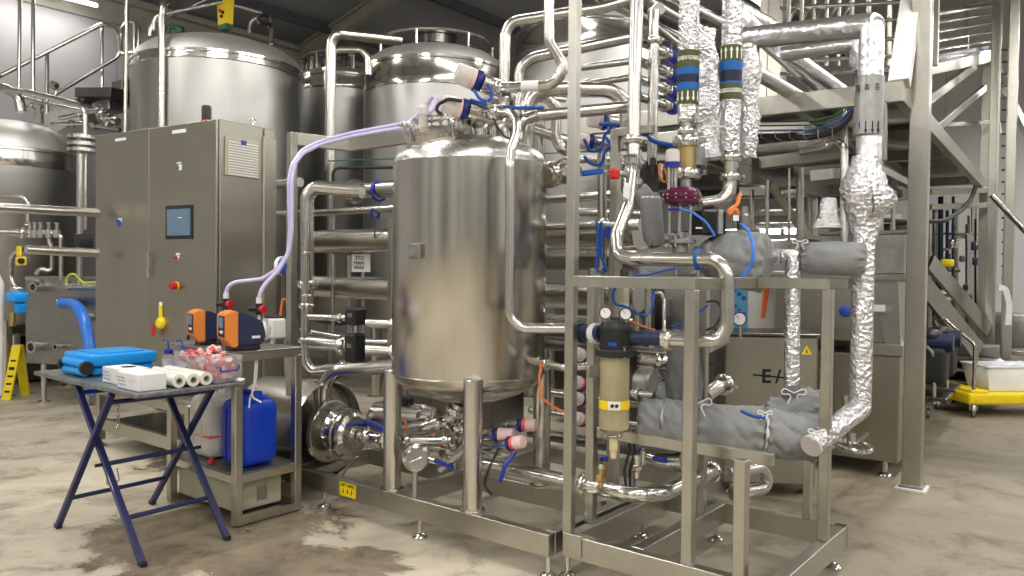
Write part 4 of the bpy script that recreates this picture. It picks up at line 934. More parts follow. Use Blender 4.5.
vline(545, 228, 640, 4.05, .030, 'exchanger_tube', 'thin tube right of the process tank, above the thick one')
run('return_bend', 'bent tube rising and turning over the exchanger tubes behind the corner post', [(307, 318, 5.9), (307, 196, 5.9), (315, 187, 5.9), (362, 191, 5.75)], .052, .16, clamps=(.18,), n=18)
run('return_bend', 'thin bent tube behind the corner post that turns right near the pump', [(306, 300, 5.75), (305, 360, 5.75), (312, 371, 5.75), (346, 367, 5.6)], .036, .12, clamps=(.05, .35, .98))
run('drain_tube', 'slim upright tube between the corner post and the exchanger rack', [(306, 222, 5.7), (306, 300, 5.7)], .022, clamps=(.4, .95))
for k, (px, y, r_) in enumerate(((379, 191, .082), (375, 213, .040))):
    a = au(px, y, 4.40 if k == 0 else 4.20); t = thing('tube_clamp', a, ['blue lined clamp around the topmost exchanger tube', 'small blue lined clamp on the thin tube below the top one'][k], 'clamp')
    m = MB(); m.ring(a, r_, .011, axis=V, n=24); ob('clamp_ring', m, DBLUE, t); m = MB(); m.cyl(a - W * r_, a - W * (r_ + .16), .009, n=8); ob('clamp_stem', m, S_DARK, t)
# horizontal service tubes between rack and post
for k, (x0, y0, x1, y1, Y, r_) in enumerate(((308, 317, 345, 318, 5.6, .022), (366, 323, 397, 324, 5.5, .030), (308, 342, 347, 346, 5.6, .044), (366, 350, 397, 352, 5.5, .042), (300, 330, 347, 338, 5.9, .014), (352, 342, 397, 343, 6.2, .03))):
    run('service_pipe', ['short tube at the upper black actuator, left side', 'tube from the upper black actuator towards the tank', 'thick tube at the lower black actuator, left side', 'thick tube from the lower black actuator towards the tank', 'thin sloping tube above the thick one left of the actuators', 'tube in the shade behind the two black actuators'][k], [(x0, y0, Y), (x1, y1, Y)], r_, clamps=(.85,))
for k, (px, y0, y1) in enumerate(((356, 308, 325), (355, 334, 362))):
    a = at(px, (y0 + y1) / 2, 5.5); h = (y1 - y0) / F * 5.5; t = thing('valve_actuator', a - W * h / 2, ['upper black box actuator left of the tank', 'lower and larger black box actuator left of the tank'][k], 'actuator')
    m = MB(); m.box(a, (.11, .11, h), RU, .01); ob('actuator_box', m, BLACK, t); m = MB(); m.box(a + W * h * .5, (.09, .09, .012), RU, .003); ob('actuator_cap', m, BLKM, t)
    m = MB(); m.box(a - U * .0555 + W * h * .1, (.001, .05, .03), RU, 0); ob('actuator_label', m, S_BENCH, t); m = MB(); m.cyl(a - W * (h / 2 + .06), a - W * h / 2, .02, n=12); ob('actuator_stem', m, S_PIPE, t)
# objects seen through the rack: white notice and uprights
o = thing('wall_notice', at(361, 263, 6.9), 'white notice with black lettering seen between the exchanger tubes', 'notice')
q = at(361, 263, 6.6); m = MB(); m.box(q, (.16, .004, .15), frame((1, -.1, 0)), 0); ob('notice_sheet', m, LBL, o)
for k, sx_ in enumerate(('STOP', 'HAND', 'WASH')): text('notice_text', sx_, q - Vector((0, .004, 0)) + W * (.04 - .04 * k), (1, 0, 0), W, .042, INK, o, bold=.001)
for k, (px, a, b, Y) in enumerate(((333, 255, 345, 6.6), (349, 255, 350, 6.6), (363, 270, 360, 7.2), (333, 210, 230, 6.9), (402, 300, 420, 6.4))):
    run('rack_upright', ['thin upright behind the rack nearest the corner post', 'pale upright behind the rack left of the notice', 'upright behind the black actuators', 'short upright above the middle exchanger tube', 'square pillar in the shade behind the tank leg'][k], [(px, a, Y), (px, b, Y)], .018 if k < 4 else .05)
o = thing('wall_duct', at(335, 200, 7.4), 'tray and rail behind the topmost exchanger tube', 'tray')
m = MB(); m.pipe([at(333, 186, 7.0), at(333, 168, 7.0), at(560, 166, 7.0)], .014, .06); ob('black_rail', m, BLKM, o); m = MB(); m.cyl(at(328, 161, 7.1), at(640, 150, 7.1), .006, n=6); ob('green_wire', m, GREENL, o)
m = MB(); m.box(at(330, 225, 7.05), (.04, .04, 1.1), RU, .003); ob('tray_post', m, S_FRAME, o)

# ------------------------------------------------------------------ big elbow and centrifugal pump
run('suction_pipe', 'thick pipe leaving the tank and bending down into the pump', [(400, 366, 5.2), (335, 371, 5.35), (324, 384, 5.38), (324, 420, 5.4)], .048, .14, clamps=(.99,), n=22)
pc = at(350, 438, 5.2); ax = (Vector((1, 0, 0)) * .86 - Vector((0, 1, 0)) * .51).normalized()
cp_ = thing('centrifugal_pump', Vector((pc.x, pc.y, 0)), 'stainless pump with round shroud and stacked discs at the left end of the skid', 'pump')
b0 = at(330, 431, 5.36)
m = MB(); m.lathe(b0 - ax * .62, [(0, 0), (.30, 0), (.34, .03), (.34, .60), (.33, .61), (.33, .03)], ax, 56); m.lathe(b0 - ax * .10, [(0, 0), (.325, 0), (.325, .01), (0, .01)], ax, 56); ob('motor_shroud', m, S_PIPE, cp_)
m = MB(); m.lathe(b0 - ax * .02, [(0, 0), (.20, 0), (.215, .01), (.215, .04), (.20, .045), (.10, .05), (0, .05)], ax, 48); ob('flange_disc', m, S_TANK, cp_)
m = MB(); m.lathe(b0 + ax * .03, [(0, 0), (.12, 0), (.10, .04), (.10, .09), (.165, .10), (.175, .112), (.175, .125), (.155, .13), (.155, .14), (.17, .145), (.17, .165), (.145, .17), (.145, .18), (.125, .20), (.09, .205), (.06, .205), (.055, .24), (.04, .245), (.04, .28), (0, .28)], ax, 48); ob('volute', m, S_BRT, cp_)
for k in range(6):
    a = k * PI / 3 + .2; e = W * math.cos(a) + W.cross(ax) * math.sin(a); q = b0 + ax * .035 + e * .185; m = MB(); m.lathe(q, [(0, 0), (.012, 0), (.012, .012), (0, .012)], ax, 6); ob('bolt', m, S_BRT, cp_)
m = MB(); q = b0 + ax * .13; m.pipe([q + W * .06, at(325, 412, 5.38)], .046, n=18); ob('outlet_neck', m, S_PIPE, cp_)
m = MB(); q = b0 + ax * .30; m.cyl(q, q + ax * .40, .035, n=18); 
for f in (.02, .16, .30): ferrule(m, q + ax * (f + .02), ax, .035)
ob('inlet_pipe', m, S_BRT, cp_)
for s in (-1, 1):
    m = MB(); q = b0 - ax * .3 + W.cross(ax) * .18 * s; m.bar(q - W * .25, Vector((q.x, q.y, .16)), .06, .03); ob('pump_leg', m, S_FRAME, cp_)
m = MB(); m.box(Vector((b0.x, b0.y, .19)) - ax * .25, (.6, .5, .04), frame(ax), .005); ob('pump_base', m, S_FRAME, cp_)
run('blue_hose', 'short blue hose beside the pump under the tank', [(364, 421, 5.45), (374, 425, 5.3), (386, 431, 5.1), (398, 436, 5.0)], .022, .1, mat=DBLUE, cat='hose')
run('cable', 'grey drain cable from the pump down to the floor', [(356, 460, 5.2), (348, 466, 5.1), (340, 478, 4.95)], .010, mat=S_BENCH, cat='cable')
# second motor lying behind the first tank leg
mo = thing('motor', at(400, 430, 5.6), 'horizontal stainless motor lying behind the left tank leg', 'motor')
q = at(372, 416, 5.6); d_ = (at(470, 424, 5.3) - q); d_.z = 0; d_.normalize()
m = MB(); m.lathe(q, [(0, 0), (.08, .01), (.11, .04), (.115, .08), (.115, .42), (.10, .44), (.10, .52), (.06, .53), (0, .53)], d_, 32); ob('motor_body', m, S_PIPE, mo)
m = MB(); m.box(q + d_ * .25 + W * .13, (.14, .10, .06), frame(d_), .01); ob('terminal_box', m, BLACK, mo)
for k in (.12, .38): m = MB(); e = q + d_ * k; m.bar(e - W * .10, Vector((e.x, e.y, .23)), .10, .02); ob('motor_foot', m, S_FRAME, mo)
# pipework under the tank
run('process_pipe', 'curved pipe sweeping under the tank from the pump to the outlet valve', [(398, 431, 4.9), (425, 428, 4.75), (452, 420, 4.7), (459, 404, 4.68)], .040, .14, clamps=(.05, .9))
run('process_pipe', 'U-shaped pipe under the tank behind the front leg', [(408, 441, 4.85), (428, 446, 4.8), (458, 454, 4.7), (466, 440, 4.7), (462, 425, 4.7)], .026, .08, clamps=(.3, .95))
run('process_pipe', 'straight bright tube under the tank with a red ring', [(404, 440, 4.7), (452, 440, 4.6)], .028, clamps=(.1, .9), mat=S_BRT)
run('process_pipe', 'outlet pipe hanging down from the bottom of the tank', [TC + W * .76, TC + W * .60, TC + W * .56 + V * .05, TC + W * .56 + V * .32], .032, .08, clamps=(.2, .9))
run('process_pipe', 'thin cross tube just below the tank dish', [(415, 420, 4.7), (432, 419, 4.6), (434, 409, 4.55)], .012, .03, clamps=(.5,), mat=S_BRT)
run('process_pipe', 'tube running behind the front tank leg to the pink capped valves', [(440, 470, 4.5), (470, 446, 4.4), (500, 452, 4.3)], .022, .08, clamps=(.7,))
o = thing('check_valve', at(415, 450, 4.55), 'round glass-ended sight flow valve beside the left tank leg', 'valve')
m = MB(); q = at(415, 457, 4.5); m.lathe(q, [(0, 0), (.07, 0), (.078, .01), (.078, .04), (.06, .05), (.06, .09), (0, .09)], (.25, -1, 0.1), 30); ob('valve_ring', m, S_BRT, o); m = MB(); m.bar(q + Vector((-.02, -.10, -.01)), q + Vector((.05, -.095, .02)), .008, .008); ob('lever', m, S_PIPE, o)
m = MB(); m.cyl(q - W * .04, Vector((q.x, q.y, .22)), .018, n=10); ob('support', m, S_FRAME, o)
def blue_handle(px, py, Y, dx, dy, label):
    a = at(px, py, Y); b = at(px + dx, py + dy, Y); t = thing('lever_valve', a, label, 'valve'); m = MB(); m.bar(a, b, .035, .022, bev=.006); ob('blue_lever', m, DBLUE, t)
    m = MB(); d = (b - a).normalized(); m.cyl(a - d * .05 + W * .03, a + W * -.03 - d * .05, .016, n=12); m.cyl(a - d * .07, a + d * .01, .008, n=8); ob('valve_stem', m, S_BRT, t)
blue_handle(434, 460, 4.45, 20, 8, 'dark blue lever valve low under the tank'); blue_handle(652, 458, 4.05, 16, 3, 'dark blue lever valve under the grey jacket')
blue_handle(601, 389, 4.2, 1, 14, 'dark blue lever pointing down beside the filter housing') if False else None
for k, (a, b) in enumerate((((404, 418), (406, 442)), ((428, 430), (440, 446)), ((450, 412), (456, 402)))):
    run('cable', ['orange brown cable hanging behind the left tank leg', 'dark red cable near the tank outlet', 'brown cable at the tank outlet valve'][k], [(a[0], a[1], 4.75), ((a[0] + b[0]) / 2 + 3, (a[1] + b[1]) / 2, 4.7), (b[0], b[1], 4.75)], .008, .05, mat=ORCAB, cat='cable')
for k, (px, py, Y) in enumerate(((441, 424, 4.7), (463, 413, 4.75), (455, 432, 4.7), (420, 436, 4.8), (470, 460, 4.6), (447, 452, 4.75), (395, 446, 4.9), (384, 440, 5.0))):
    o = thing('pipe_union', at(px, py, Y), 'clamped steel union in the pipework under the tank, %s' % ['upper middle', 'right at the tank outlet', 'behind the curved pipe', 'at the straight tube', 'lowest right', 'beneath the curved pipe', 'just left of the left leg', 'at the pump inlet'][k], 'union')
    d = (Vector((.8, -.4, .1)), Vector((0, 0, 1)), Vector((.5, .6, 0)))[k % 3]; m = MB(); c = at(px, py, Y); m.lathe(c, [(.0, -.05), (.025, -.05), (.025, -.02), (.045, -.012), (.045, .012), (.025, .02), (.025, .05), (0, .05)], d, 20); ob('union_ring', m, S_BRT, o)
    m = MB(); m.box(c + Vector((.05, 0, .02)), (.03, .014, .014), None, .003); ob('wing_nut', m, BRASS if k % 3 == 2 else S_BRT, o)
vd = Vector((.75, -.25, .05))
valve_head(at(495, 435, 4.35), vd, 'pink and white capped valve head low behind the front tank leg, leftmost of three', .042, .10, group='pink capped valve heads', capm=PINK)
valve_head(at(519, 425, 4.45), vd, 'pink capped valve head low behind the tank, highest of three', .040, .09, group='pink capped valve heads', glow=PINKR, capm=PINK)
valve_head(at(509, 444, 4.25), Vector((.7, -.5, .25)), 'glowing pink capped valve head low behind the tank, lowest of three', .040, .09, group='pink capped valve heads', glow=PINKR, capm=PINK)
run('cable', 'dark blue airlines drooping from the pink capped valve heads', [(515, 452, 4.2), (505, 466, 4.15), (500, 482, 4.15)], .012, .05, mat=DBLUE, cat='cable'); run('cable', 'black cable drooping from the valve heads to the skid', [(498, 450, 4.25), (488, 470, 4.2), (484, 486, 4.2), (492, 495, 4.2)], .008, .05, mat=BLACK, cat='cable')
# header along the skid and U bend of the right-hand skid
ZH = .42
a = au(478, 463, 3.45); a.z = ZH
v1 = 1.845
run('product_header', 'thick polished pipe running low from the tank skid and bending back along the right skid', [Vector((a.x, a.y, ZH)), uv(3.45, v1, ZH), uv(4.17, v1, ZH)], .040, .18, mat=S_BRT, clamps=(.02, .42, .985), n=24, seg=10)
run('return_bend', 'short U-turn pipe end sticking out behind the short post', [uv(4.05, 1.70, .45), uv(4.3, 1.62, .45), uv(4.36, 1.60, .40), uv(4.34, 1.60, .33), uv(4.1, 1.70, .33)], .035, .07, clamps=())
run('tank_branch', 'thin pipe from the tank side nozzle to the right', [onshell(531, 361, TR + .06), (565, 368, 4.1), (600, 366, 4.1)], .020, .05, clamps=(.3,))
run('cable', 'orange cable from the tank nozzle looping to the filter frame', [(543, 362, 4.1), (539, 375, 4.05), (541, 398, 4.05), (556, 408, 4.05), (575, 418, 4.0)], .006, .05, mat=ORCAB, cat='cable', n=8)
for k, (px, y) in enumerate(((541, 364), (541, 388))):
    o = thing('cable_tag', at(px, y, 4.02), ['orange knot of cable at the tank nozzle', 'orange tag hanging on the cable below the tank nozzle'][k], 'tag'); m = MB(); m.box(at(px, y + 4, 4.02), (.016, .012, .05), RU, .005); ob('tag_body', m, ORCAB, o)
# black pipe layers behind the tank at the right
for k, (y, r_, x0, x1, u_) in enumerate(((260, .07, 548, 700, 4.6), (318, .03, 548, 640, 4.7), (343, .05, 548, 700, 4.7), (392, .03, 548, 660, 4.7), (432, .04, 530, 680, 4.55), (410, .03, 530, 640, 4.8))):
    vline(x0, y, x1, u_, r_, 'process_pipe', 'horizontal pipe in the shade right of the tank, %s' % ['just under the thick exchanger tube', 'level with the tank front pipe', 'below the tank front pipe', 'beside the cream filter', 'lowest one above the skid', 'second lowest above the skid'][k], mat=S_PIPE if k % 2 else S_DARK)
# ------------------------------------------------------------------ pipes over and around the tank top
Yt = 4.35
run('product_pipe', 'pipe arching from the top valve down the tank front and over to the filter', [(499, 113, 4.3), (511, 113, 4.2), (517, 122, 4.15), (517, 134, 4.12), (511, 150, 4.08), (510, 165, 4.05), (510, 328, 4.05), (568, 328.5, 3.98)], .026, .09, clamps=(.0,), n=18)
o = thing('pipe_sleeve', at(517, 136, 4.12), 'white sleeve marking around the tank front pipe', 'label'); m = MB(); m.cyl(at(517, 133, 4.125), at(516.6, 139, 4.12), .0285, n=18); ob('sleeve', m, LBL, o)
va = valve_head(at(480, 82, 4.45), Vector((-.86, -.30, .28)), 'upper white capped valve head above the tank', .062, .13, body=.22, group='white capped valve heads above the tank')
vb = valve_head(at(466, 110, 4.4), Vector((-.88, -.35, .16)), 'lower pink and white capped valve head above the tank', .058, .13, body=.22, group='white capped valve heads above the tank', glow=PINK)
run('process_pipe', 'pipe dropping from the top edge and hooking left to the upper valve head', [(549, -12, 4.3), (549, 42, 4.3), (562, 62, 4.3), (561, 78, 4.3), (548, 86, 4.32), (497, 88, 4.4)], .029, .09, clamps=(.98,), n=18)
o = thing('pipe_sleeve', at(530, 86, 4.35), 'white sleeve marking on the pipe hooking to the upper valve head', 'label'); m = MB(); m.cyl(at(522, 86.7, 4.36), at(539, 86, 4.335), .0315, n=18); ob('sleeve', m, LBL, o)
run('process_pipe', 'highest arch pipe falling behind the upper valve head', [(660, -8, 4.9), (603, 8, 4.9), (512, 22, 4.9), (505, 32, 4.9), (504, 120, 4.9)], .034, .12, n=16)
run('process_pipe', 'second arch pipe turning down right of the tank', [(640, 36, 4.9), (532, 58, 4.9), (519, 68, 4.9), (519, 150, 4.9)], .034, .13, n=16)
run('process_pipe', 'thin pipe sloping left between the second and third arch', [(640, 60, 5.1), (572, 69, 5.1), (556, 74, 5.1), (552, 86, 5.1)], .022, .1)
run('process_pipe', 'thin pipe sloping left just under the others', [(640, 76, 5.2), (586, 84, 5.2)], .022, clamps=(.98,))
run('process_pipe', 'fattest arch pipe bending down at both of its ends', [(627, 150, 4.7), (627, 104, 4.7), (612, 90, 4.7), (548, 89, 4.7), (528, 98, 4.7), (526, 170, 4.7), (526, 215, 4.7)], .046, .17, n=22)
run('process_pipe', 'pipe running from the right into the elbow at the tank front pipe', [(628, 107, 4.45), (535, 116, 4.45), (522, 120, 4.4), (518, 130, 4.4)], .034, .07, n=18)
run('process_pipe', 'looping pipe that drops and hooks right beside the tank top', [(531, 97, 5.0), (548, 97, 5.0), (556, 108, 5.0), (556, 140, 5.0), (563, 151, 5.0), (572, 151, 5.0)], .034, .10, n=16)
run('process_pipe', 'small hook pipe low over the tank shoulder', [(505, 140, 4.75), (503, 126, 4.75), (510, 121, 4.75), (518, 124, 4.75)], .034, .08)
run('process_pipe', 'sloping pipe behind the tank shoulder going right', [(527, 126, 5.2), (573, 143, 5.2)], .036)
run('process_pipe', 'vertical pipe just left of the tall post', [(541, 110, 5.3), (541, 210, 5.3)], .026, clamps=(.7,))
run('process_pipe', 'tall elbow pipe crossing in front of the middle storage tank', [(330, 170, 7.2), (331, 42, 7.2), (337, 34, 7.2), (400, 41, 7.6)], .046, .18, n=18)
run('process_pipe', 'shorter elbow pipe in front of the narrow storage tank', [(358, 235, 7.3), (358, 58, 7.3), (364, 34, 7.3), (378, 31, 7.4), (510, 50, 7.6)], .042, .2, n=18) if False else None
run('process_pipe', 'elbow pipe turning over in front of the narrow storage tank', [(329, 82, 8.6), (329, 58, 8.6), (337, 50, 8.6), (362, 50, 8.6), (368, 58, 8.6), (368, 75, 8.6)], .04, .12, n=16)
run('air_line', 'bundle of blue airlines stretched from the tank valve heads to the right', [(470, 100, 4.4), (490, 106, 4.38), (515, 108, 4.35), (544, 108, 4.35)], .010, .1, mat=TAPE, cat='airline')
run('air_line', 'blue airline curling around the upper valve head', [(474, 90, 4.35), (480, 100, 4.3), (489, 102, 4.3), (493, 94, 4.3), (487, 84, 4.3)], .009, .05, mat=TAPE, cat='airline')
run('cable', 'black cable drooping from the tank valve to the tank shoulder', [(494, 116, 4.35), (496, 126, 4.3), (504, 136, 4.3), (512, 140, 4.25)], .006, .05, mat=BLACK, cat='cable')
run('cable', 'black cable looped at the lower valve head', [(462, 101, 4.3), (448, 99, 4.3), (438, 104, 4.3), (436, 111, 4.3), (442, 114, 4.3)], .010, .05, mat=BLACK, cat='cable')
for k, (px, py, Y, r_) in enumerate(((502, 88, 4.4, .034), (506, 96, 4.45, .03), (480, 120, 4.5, .05), (494, 112, 4.35, .04), (487, 105, 4.45, .03))):
    o = thing('valve_block', at(px, py, Y), ['clamped valve block at the end of the upper valve head', 'small block below the upper valve', 'large valve body on the top nozzle of the tank', 'clamped block where the tank front pipe begins', 'small block between the two valve heads'][k], 'valve')
    c = at(px, py, Y); m = MB(); m.lathe(c - W * r_, [(0, 0), (r_ * .8, 0), (r_ * 1.25, r_ * .4), (r_ * 1.25, r_ * .7), (r_ * .9, r_ * .9), (r_ * .9, r_ * 1.3), (r_ * 1.25, r_ * 1.5), (r_ * 1.25, r_ * 1.8), (r_ * .7, r_ * 2.1), (0, r_ * 2.1)], W, 20); ob('valve_body', m, S_BRT, o)
    m = MB(); m.cyl(c - V * r_ * 1.6, c + V * r_ * 1.6, r_ * .55, n=14); ob('port', m, S_PIPE, o)
run('tank_neck', 'neck pipe between the top valve body and the tank head', [at(480, 150, 4.5), at(480, 118, 4.5)], .033, clamps=(.3, .8))
# verticals right of the tall post
run('standpipe', 'tall vertical pipe right of the tall post, ending in a red and blue lever valve', [(637, -15, 4.3), (633, 166, 4.22)], .036, n=20, clamps=(.86,))
run('standpipe', 'thinner vertical pipe just right of the tall one', [(654, 10, 5.1), (652, 165, 5.1)], .033, clamps=(.2,))
run('process_loop', 'long product pipe dropping from the lever valve, looping right and returning left to the filter', [(632, 165, 4.2), (628, 205, 4.12), (616, 236, 4.05), (618, 256, 3.98), (632, 259, 3.95), (716, 259, 3.72), (727, 275, 3.70), (727, 325, 3.70), (720, 341, 3.70), (690, 341, 3.74), (662, 340, 3.8)], .0345, .12, n=22, seg=8, clamps=(.0, .985))
o = thing('loop_clamp', at(699, 259, 3.77), 'blue lined clamp holding the product loop above the square beam', 'clamp'); m = MB(); m.ring(at(699, 259.5, 3.78), .043, .012, axis=-V, n=22); ob('clamp_ring', m, TAPE, o); m = MB(); q = at(699, 266, 3.78); m.cyl(q, Vector((q.x, q.y, 1.52)), .010, n=8); ob('clamp_stem', m, S_PIPE, o)
o = thing('lever_valve', at(620, 173, 4.15), 'blue handled butterfly valve with a red hub near the tall post', 'valve')
m = MB(); m.bar(at(582, 173.5, 4.05), at(603, 171, 4.1), .030, .03, bev=.006); ob('blue_lever', m, TAPE, o); m = MB(); m.bar(at(602, 171, 4.1), at(612, 172, 4.12), .02, .016); ob('lever_neck', m, S_PIPE, o)
m = MB(); m.box(at(614.5, 174, 4.1), (.05, .05, .055), RU, .01); ob('red_hub', m, RED, o); m = MB(); m.lathe(at(632, 172, 4.2) - W * .09, [(.0, 0), (.045, 0), (.06, .02), (.06, .05), (.045, .06), (.045, .12), (.06, .13), (.06, .16), (.045, .18), (0, .18)], W, 22); ob('valve_body', m, S_BRT, o)
m = MB(); m.cyl(at(617, 174, 4.12), at(632, 173, 4.2), .018, n=12); ob('spindle', m, S_PIPE, o)
o = thing('paper_tag', at(627, 195, 4.05), 'small white tag tied below the lever valve', 'tag'); m = MB(); m.prism([at(624, 182, 4.05), at(631, 184, 4.05), at(629, 200, 4.05), at(623, 196, 4.05)], .002, (0, 1, 0)); m.crumple(.003, 40, 2, 1); ob('tag_sheet', m, LBL, o)
va = valve_head(at(606, 122, 4.9), Vector((-.9, -.2, .1)), 'pale pink capped valve head between the tall post and the standpipe', .052, .10, group='pale capped valve heads right of the tall post')
vb = valve_head(at(592, 143, 4.85), Vector((-.9, -.2, .12)), 'pale pink capped valve head partly behind the tall post', .052, .10, group='pale capped valve heads right of the tall post')
for k, (y0, y1) in enumerate(((120, 127), (138, 144))):
    run('air_line', ['blue airlines looping from the upper pale valve head', 'blue airlines looping from the lower pale valve head'][k], [(606, y0, 4.8), (612, y0 + 8, 4.75), (604, y1 + 8, 4.75), (602, y1 + 22, 4.75), (590, y1 + 26 - k * 6, 4.75), (584, y1 + 12, 4.75)], .010, .08, mat=TAPE, cat='airline')
run('air_line', 'thick bundle of blue airlines crossing behind the standpipe to the right', [(600, 124, 4.8), (622, 125, 4.7), (640, 132, 4.6), (655, 142, 4.6), (680, 147, 4.6)], .013, .15, mat=TAPE, cat='airline')
run('riser', 'upright pipe below the pale valve heads', [(602, 152, 4.8), (602, 278, 4.8)], .030, clamps=(.55,))
run('air_line', 'blue airlines hanging beside the second post', [(597, 222, 4.2), (598, 250, 4.2), (595, 268, 4.2), (603, 274, 4.2)], .007, .06, mat=TAPE, cat='airline')
run('air_line', 'thin blue airlines beside the product loop elbow', [(601, 222, 4.3), (601, 255, 4.3), (607, 272, 4.3)], .010, .06, mat=TAPE, cat='airline')
bxp = thing('valve_box_post', at(612, 200, 4.7), 'square bracket post behind the lever valve', 'post'); m = MB(); q = at(616, 130, 4.7); m.bar(q, Vector((q.x, q.y, .24)), .05, .05, up=U); ob('upright', m, S_FRAME, bxp); m = MB(); m.bar(q - W * .02, q - W * .02 - V * .25, .05, .05); ob('arm', m, S_FRAME, bxp)
o = thing('pipe_plug', at(611, 233, 4.6), 'dark blue round plug beside the bracket post', 'plug'); m = MB(); m.lathe(at(611, 233, 4.6), [(0, 0), (.035, 0), (.04, .01), (.036, .04), (0, .045)], (-.4, -.9, 0), 18); ob('cap_body', m, DBLUE, o)
# the row of four sloping pipes with blue ends, upper right
for k in range(4):
    y = (50, 70, 88, 105)[k]
    a = av(641, y - 8, 2.55); b = av(671, y + 4, 2.55); b.z = a.z
    d = U; r_ = .030
    run('manifold_branch', 'manifold branch pipe with blue end, %s of four' % ['topmost', 'second from the top', 'third from the top', 'lowest'][k], [a - U * .12, b], r_, clamps=(.8,)); q = b
    o = thing('end_cap', q, 'blue clamp end on the %s manifold branch' % ['topmost', 'second', 'third', 'lowest'][k], 'cap'); m = MB(); m.lathe(q, [(0, 0), (r_ * 1.5, 0), (r_ * 1.5, .04), (0, .045)], U, 18); ob('cap_ring', m, DBLUE, o); m = MB(); m.bar(q + W * .03, q + W * .11, .012, .012); ob('lever', m, DBLUE, o)
for k, (a, b, r_) in enumerate((((597, -4, 5.6), (684, 40, 6.4), .035), ((640, -4, 5.6), (700, 30, 6.4), .035), ((615, -6, 5.3), (690, 54, 6.0), .026), ((668, -5, 5.9), (770, 48, 7.5), .04), ((652, 15, 5.2), (660, 8, 5.1), .04))):
    run('process_pipe', 'overhead pipe sloping down to the right, %s' % ['lowest at the tall standpipe', 'middle of the bundle', 'thin one of the bundle', 'highest, passing behind the foil pipes', 'short stub at the standpipe'][k], [a, b], r_)
# horizontals between posts at the upper right of the tank
for k, (x0, y0, x1, y1, Y, r_) in enumerate(((545, 97, 566, 100, 5.4, .02), (577, 160, 640, 158, 5.3, .024), (577, 226, 640, 226, 5.2, .02), (577, 212, 640, 214, 5.5, .03))):
    run('service_pipe', 'short horizontal tube right of the tall post, %s' % ['at the arch pipes', 'below the lever valve height', 'above the product loop', 'thicker one in the shade'][k], [(x0, y0, Y), (x1, y1, Y)], r_)
run('reducer_pipe', 'short flanged pipe beside the tank shoulder at the tall post', [(546, 176, 4.6), (568, 170, 4.75)], .05, clamps=(.2, .9), n=20)
# ------------------------------------------------------------------ filter housing
fh = thing('filter_housing', at(615, 430, 3.85), 'black-headed filter with a cream see-through bowl and yellow warning band', 'filter')
FY = 3.82; ft = at(616, 322, FY); fb = at(614.5, 350, FY); fz = lambda y: at(615, y, FY).z
fc = at(615, 340, FY); fc = Vector((fc.x, fc.y, 0))
m = MB(); m.lathe(fc, [(0, fz(349)), (.082, fz(349)), (.082, fz(346)), (.074, fz(345)), (.078, fz(330)), (.076, fz(325)), (.066, fz(322)), (.03, fz(320)), (.02, fz(317)), (0, fz(317))], W, 40); hd = ob('head', m, BLACK, fh)
m = MB(); m.lathe(fc, [(.088, fz(356)), (.095, fz(355)), (.095, fz(350)), (.09, fz(348.5)), (.06, fz(348.5))], W, 40); ob('clamp_collar', m, BLKM, fh)
m = MB(); m.lathe(fc, [(.060, fz(357)), (.066, fz(356)), (.066, fz(424)), (.062, fz(428)), (.03, fz(430)), (0, fz(430))][::-1], W, 40); ob('cartridge', m, CREAMB, fh)
m = MB(); m.lathe(fc, [(.073, fz(355)), (.073, fz(426)), (.069, fz(430)), (.045, fz(433)), (.045, fz(436)), (0, fz(437))], W, 40); ob('bowl', m, GLASS, fh, 'clear outer bowl')
m = MB(); m.lathe(fc, [(.0742, fz(399)), (.0748, fz(399)), (.0748, fz(408)), (.0742, fz(408))], W, 40); wb = ob('warning_band', m, YEL, fh)
cd_ = (C0 - fc); cd_.z = 0; cd_.normalize(); ce = W.cross(cd_)
m = MB(); 
def arcpatch(m, c, r, z0_, z1_, a0, a1, n=8):
    P_ = [c + (cd_ * math.cos(a0 + (a1 - a0) * k / n) + ce * math.sin(a0 + (a1 - a0) * k / n)) * r for k in range(n + 1)]
    m._add([p + W * z0_ for p in P_] + [p + W * z1_ for p in P_], [[k, k + 1, n + 2 + k, n + 1 + k] for k in range(n)])
arcpatch(m, fc, .0753, fz(407.5), fz(399.5), -.38, .42); ob('white_patch', m, LBL, wb)
for a in (-.12, .16):
    m = MB(); m.ball(fc + (cd_ * math.cos(a) + ce * math.sin(a)) * .0752 + W * fz(403.5), .0095, (1, 1, 1), 10); ob('black_mark', m, INK, wb)
m = MB(); arcpatch(m, fc, .0795, fz(345), fz(341), -.42, .1); ob('blue_badge', m, TAPE, hd)
m = MB(); m.cyl(fc + W * fz(437), fc + W * fz(450), .022, n=16); m.lathe(fc, [(0, fz(458)), (.016, fz(458)), (.016, fz(449)), (0, fz(449))], W, 12); ob('drain_nipple', m, CREAMB, fh)
for px, py in ((605.5, 313), (625.5, 314)):
    gg = gauge(fh, at(px, py, FY - .06), (-.05, -1, 0.02), .029); m = MB(); q = at(px, py + 4, FY - .03); m.cyl(q, q - W * .05, .007, n=8); ob('gauge_stem', m, S_PIPE, gg)
for k in range(4):
    a = k * PI / 2 + .4; q = fc + Vector((math.cos(a), math.sin(a), 0)) * .088; m = MB(); m.cyl(q + W * fz(357), q + W * fz(346), .006, n=8); ob('tie_bolt', m, S_PIPE, fh)
GX = ce
def sock(x0, x1, y, Y0, Y1, r, mt, nm): m = MB(); m.cyl(at(x0, y, Y0), at(x1, y, Y1), r, n=24); return ob(nm, m, mt, fh)
sock(578, 602, 333, 4.0, 3.84, .040, NAVYP, 'inlet_coupling'); sock(576, 583, 333, 4.01, 3.97, .05, NAVYP, 'inlet_collar'); sock(594, 599, 333.5, 3.9, 3.87, .052, WHITE, 'inlet_ring')
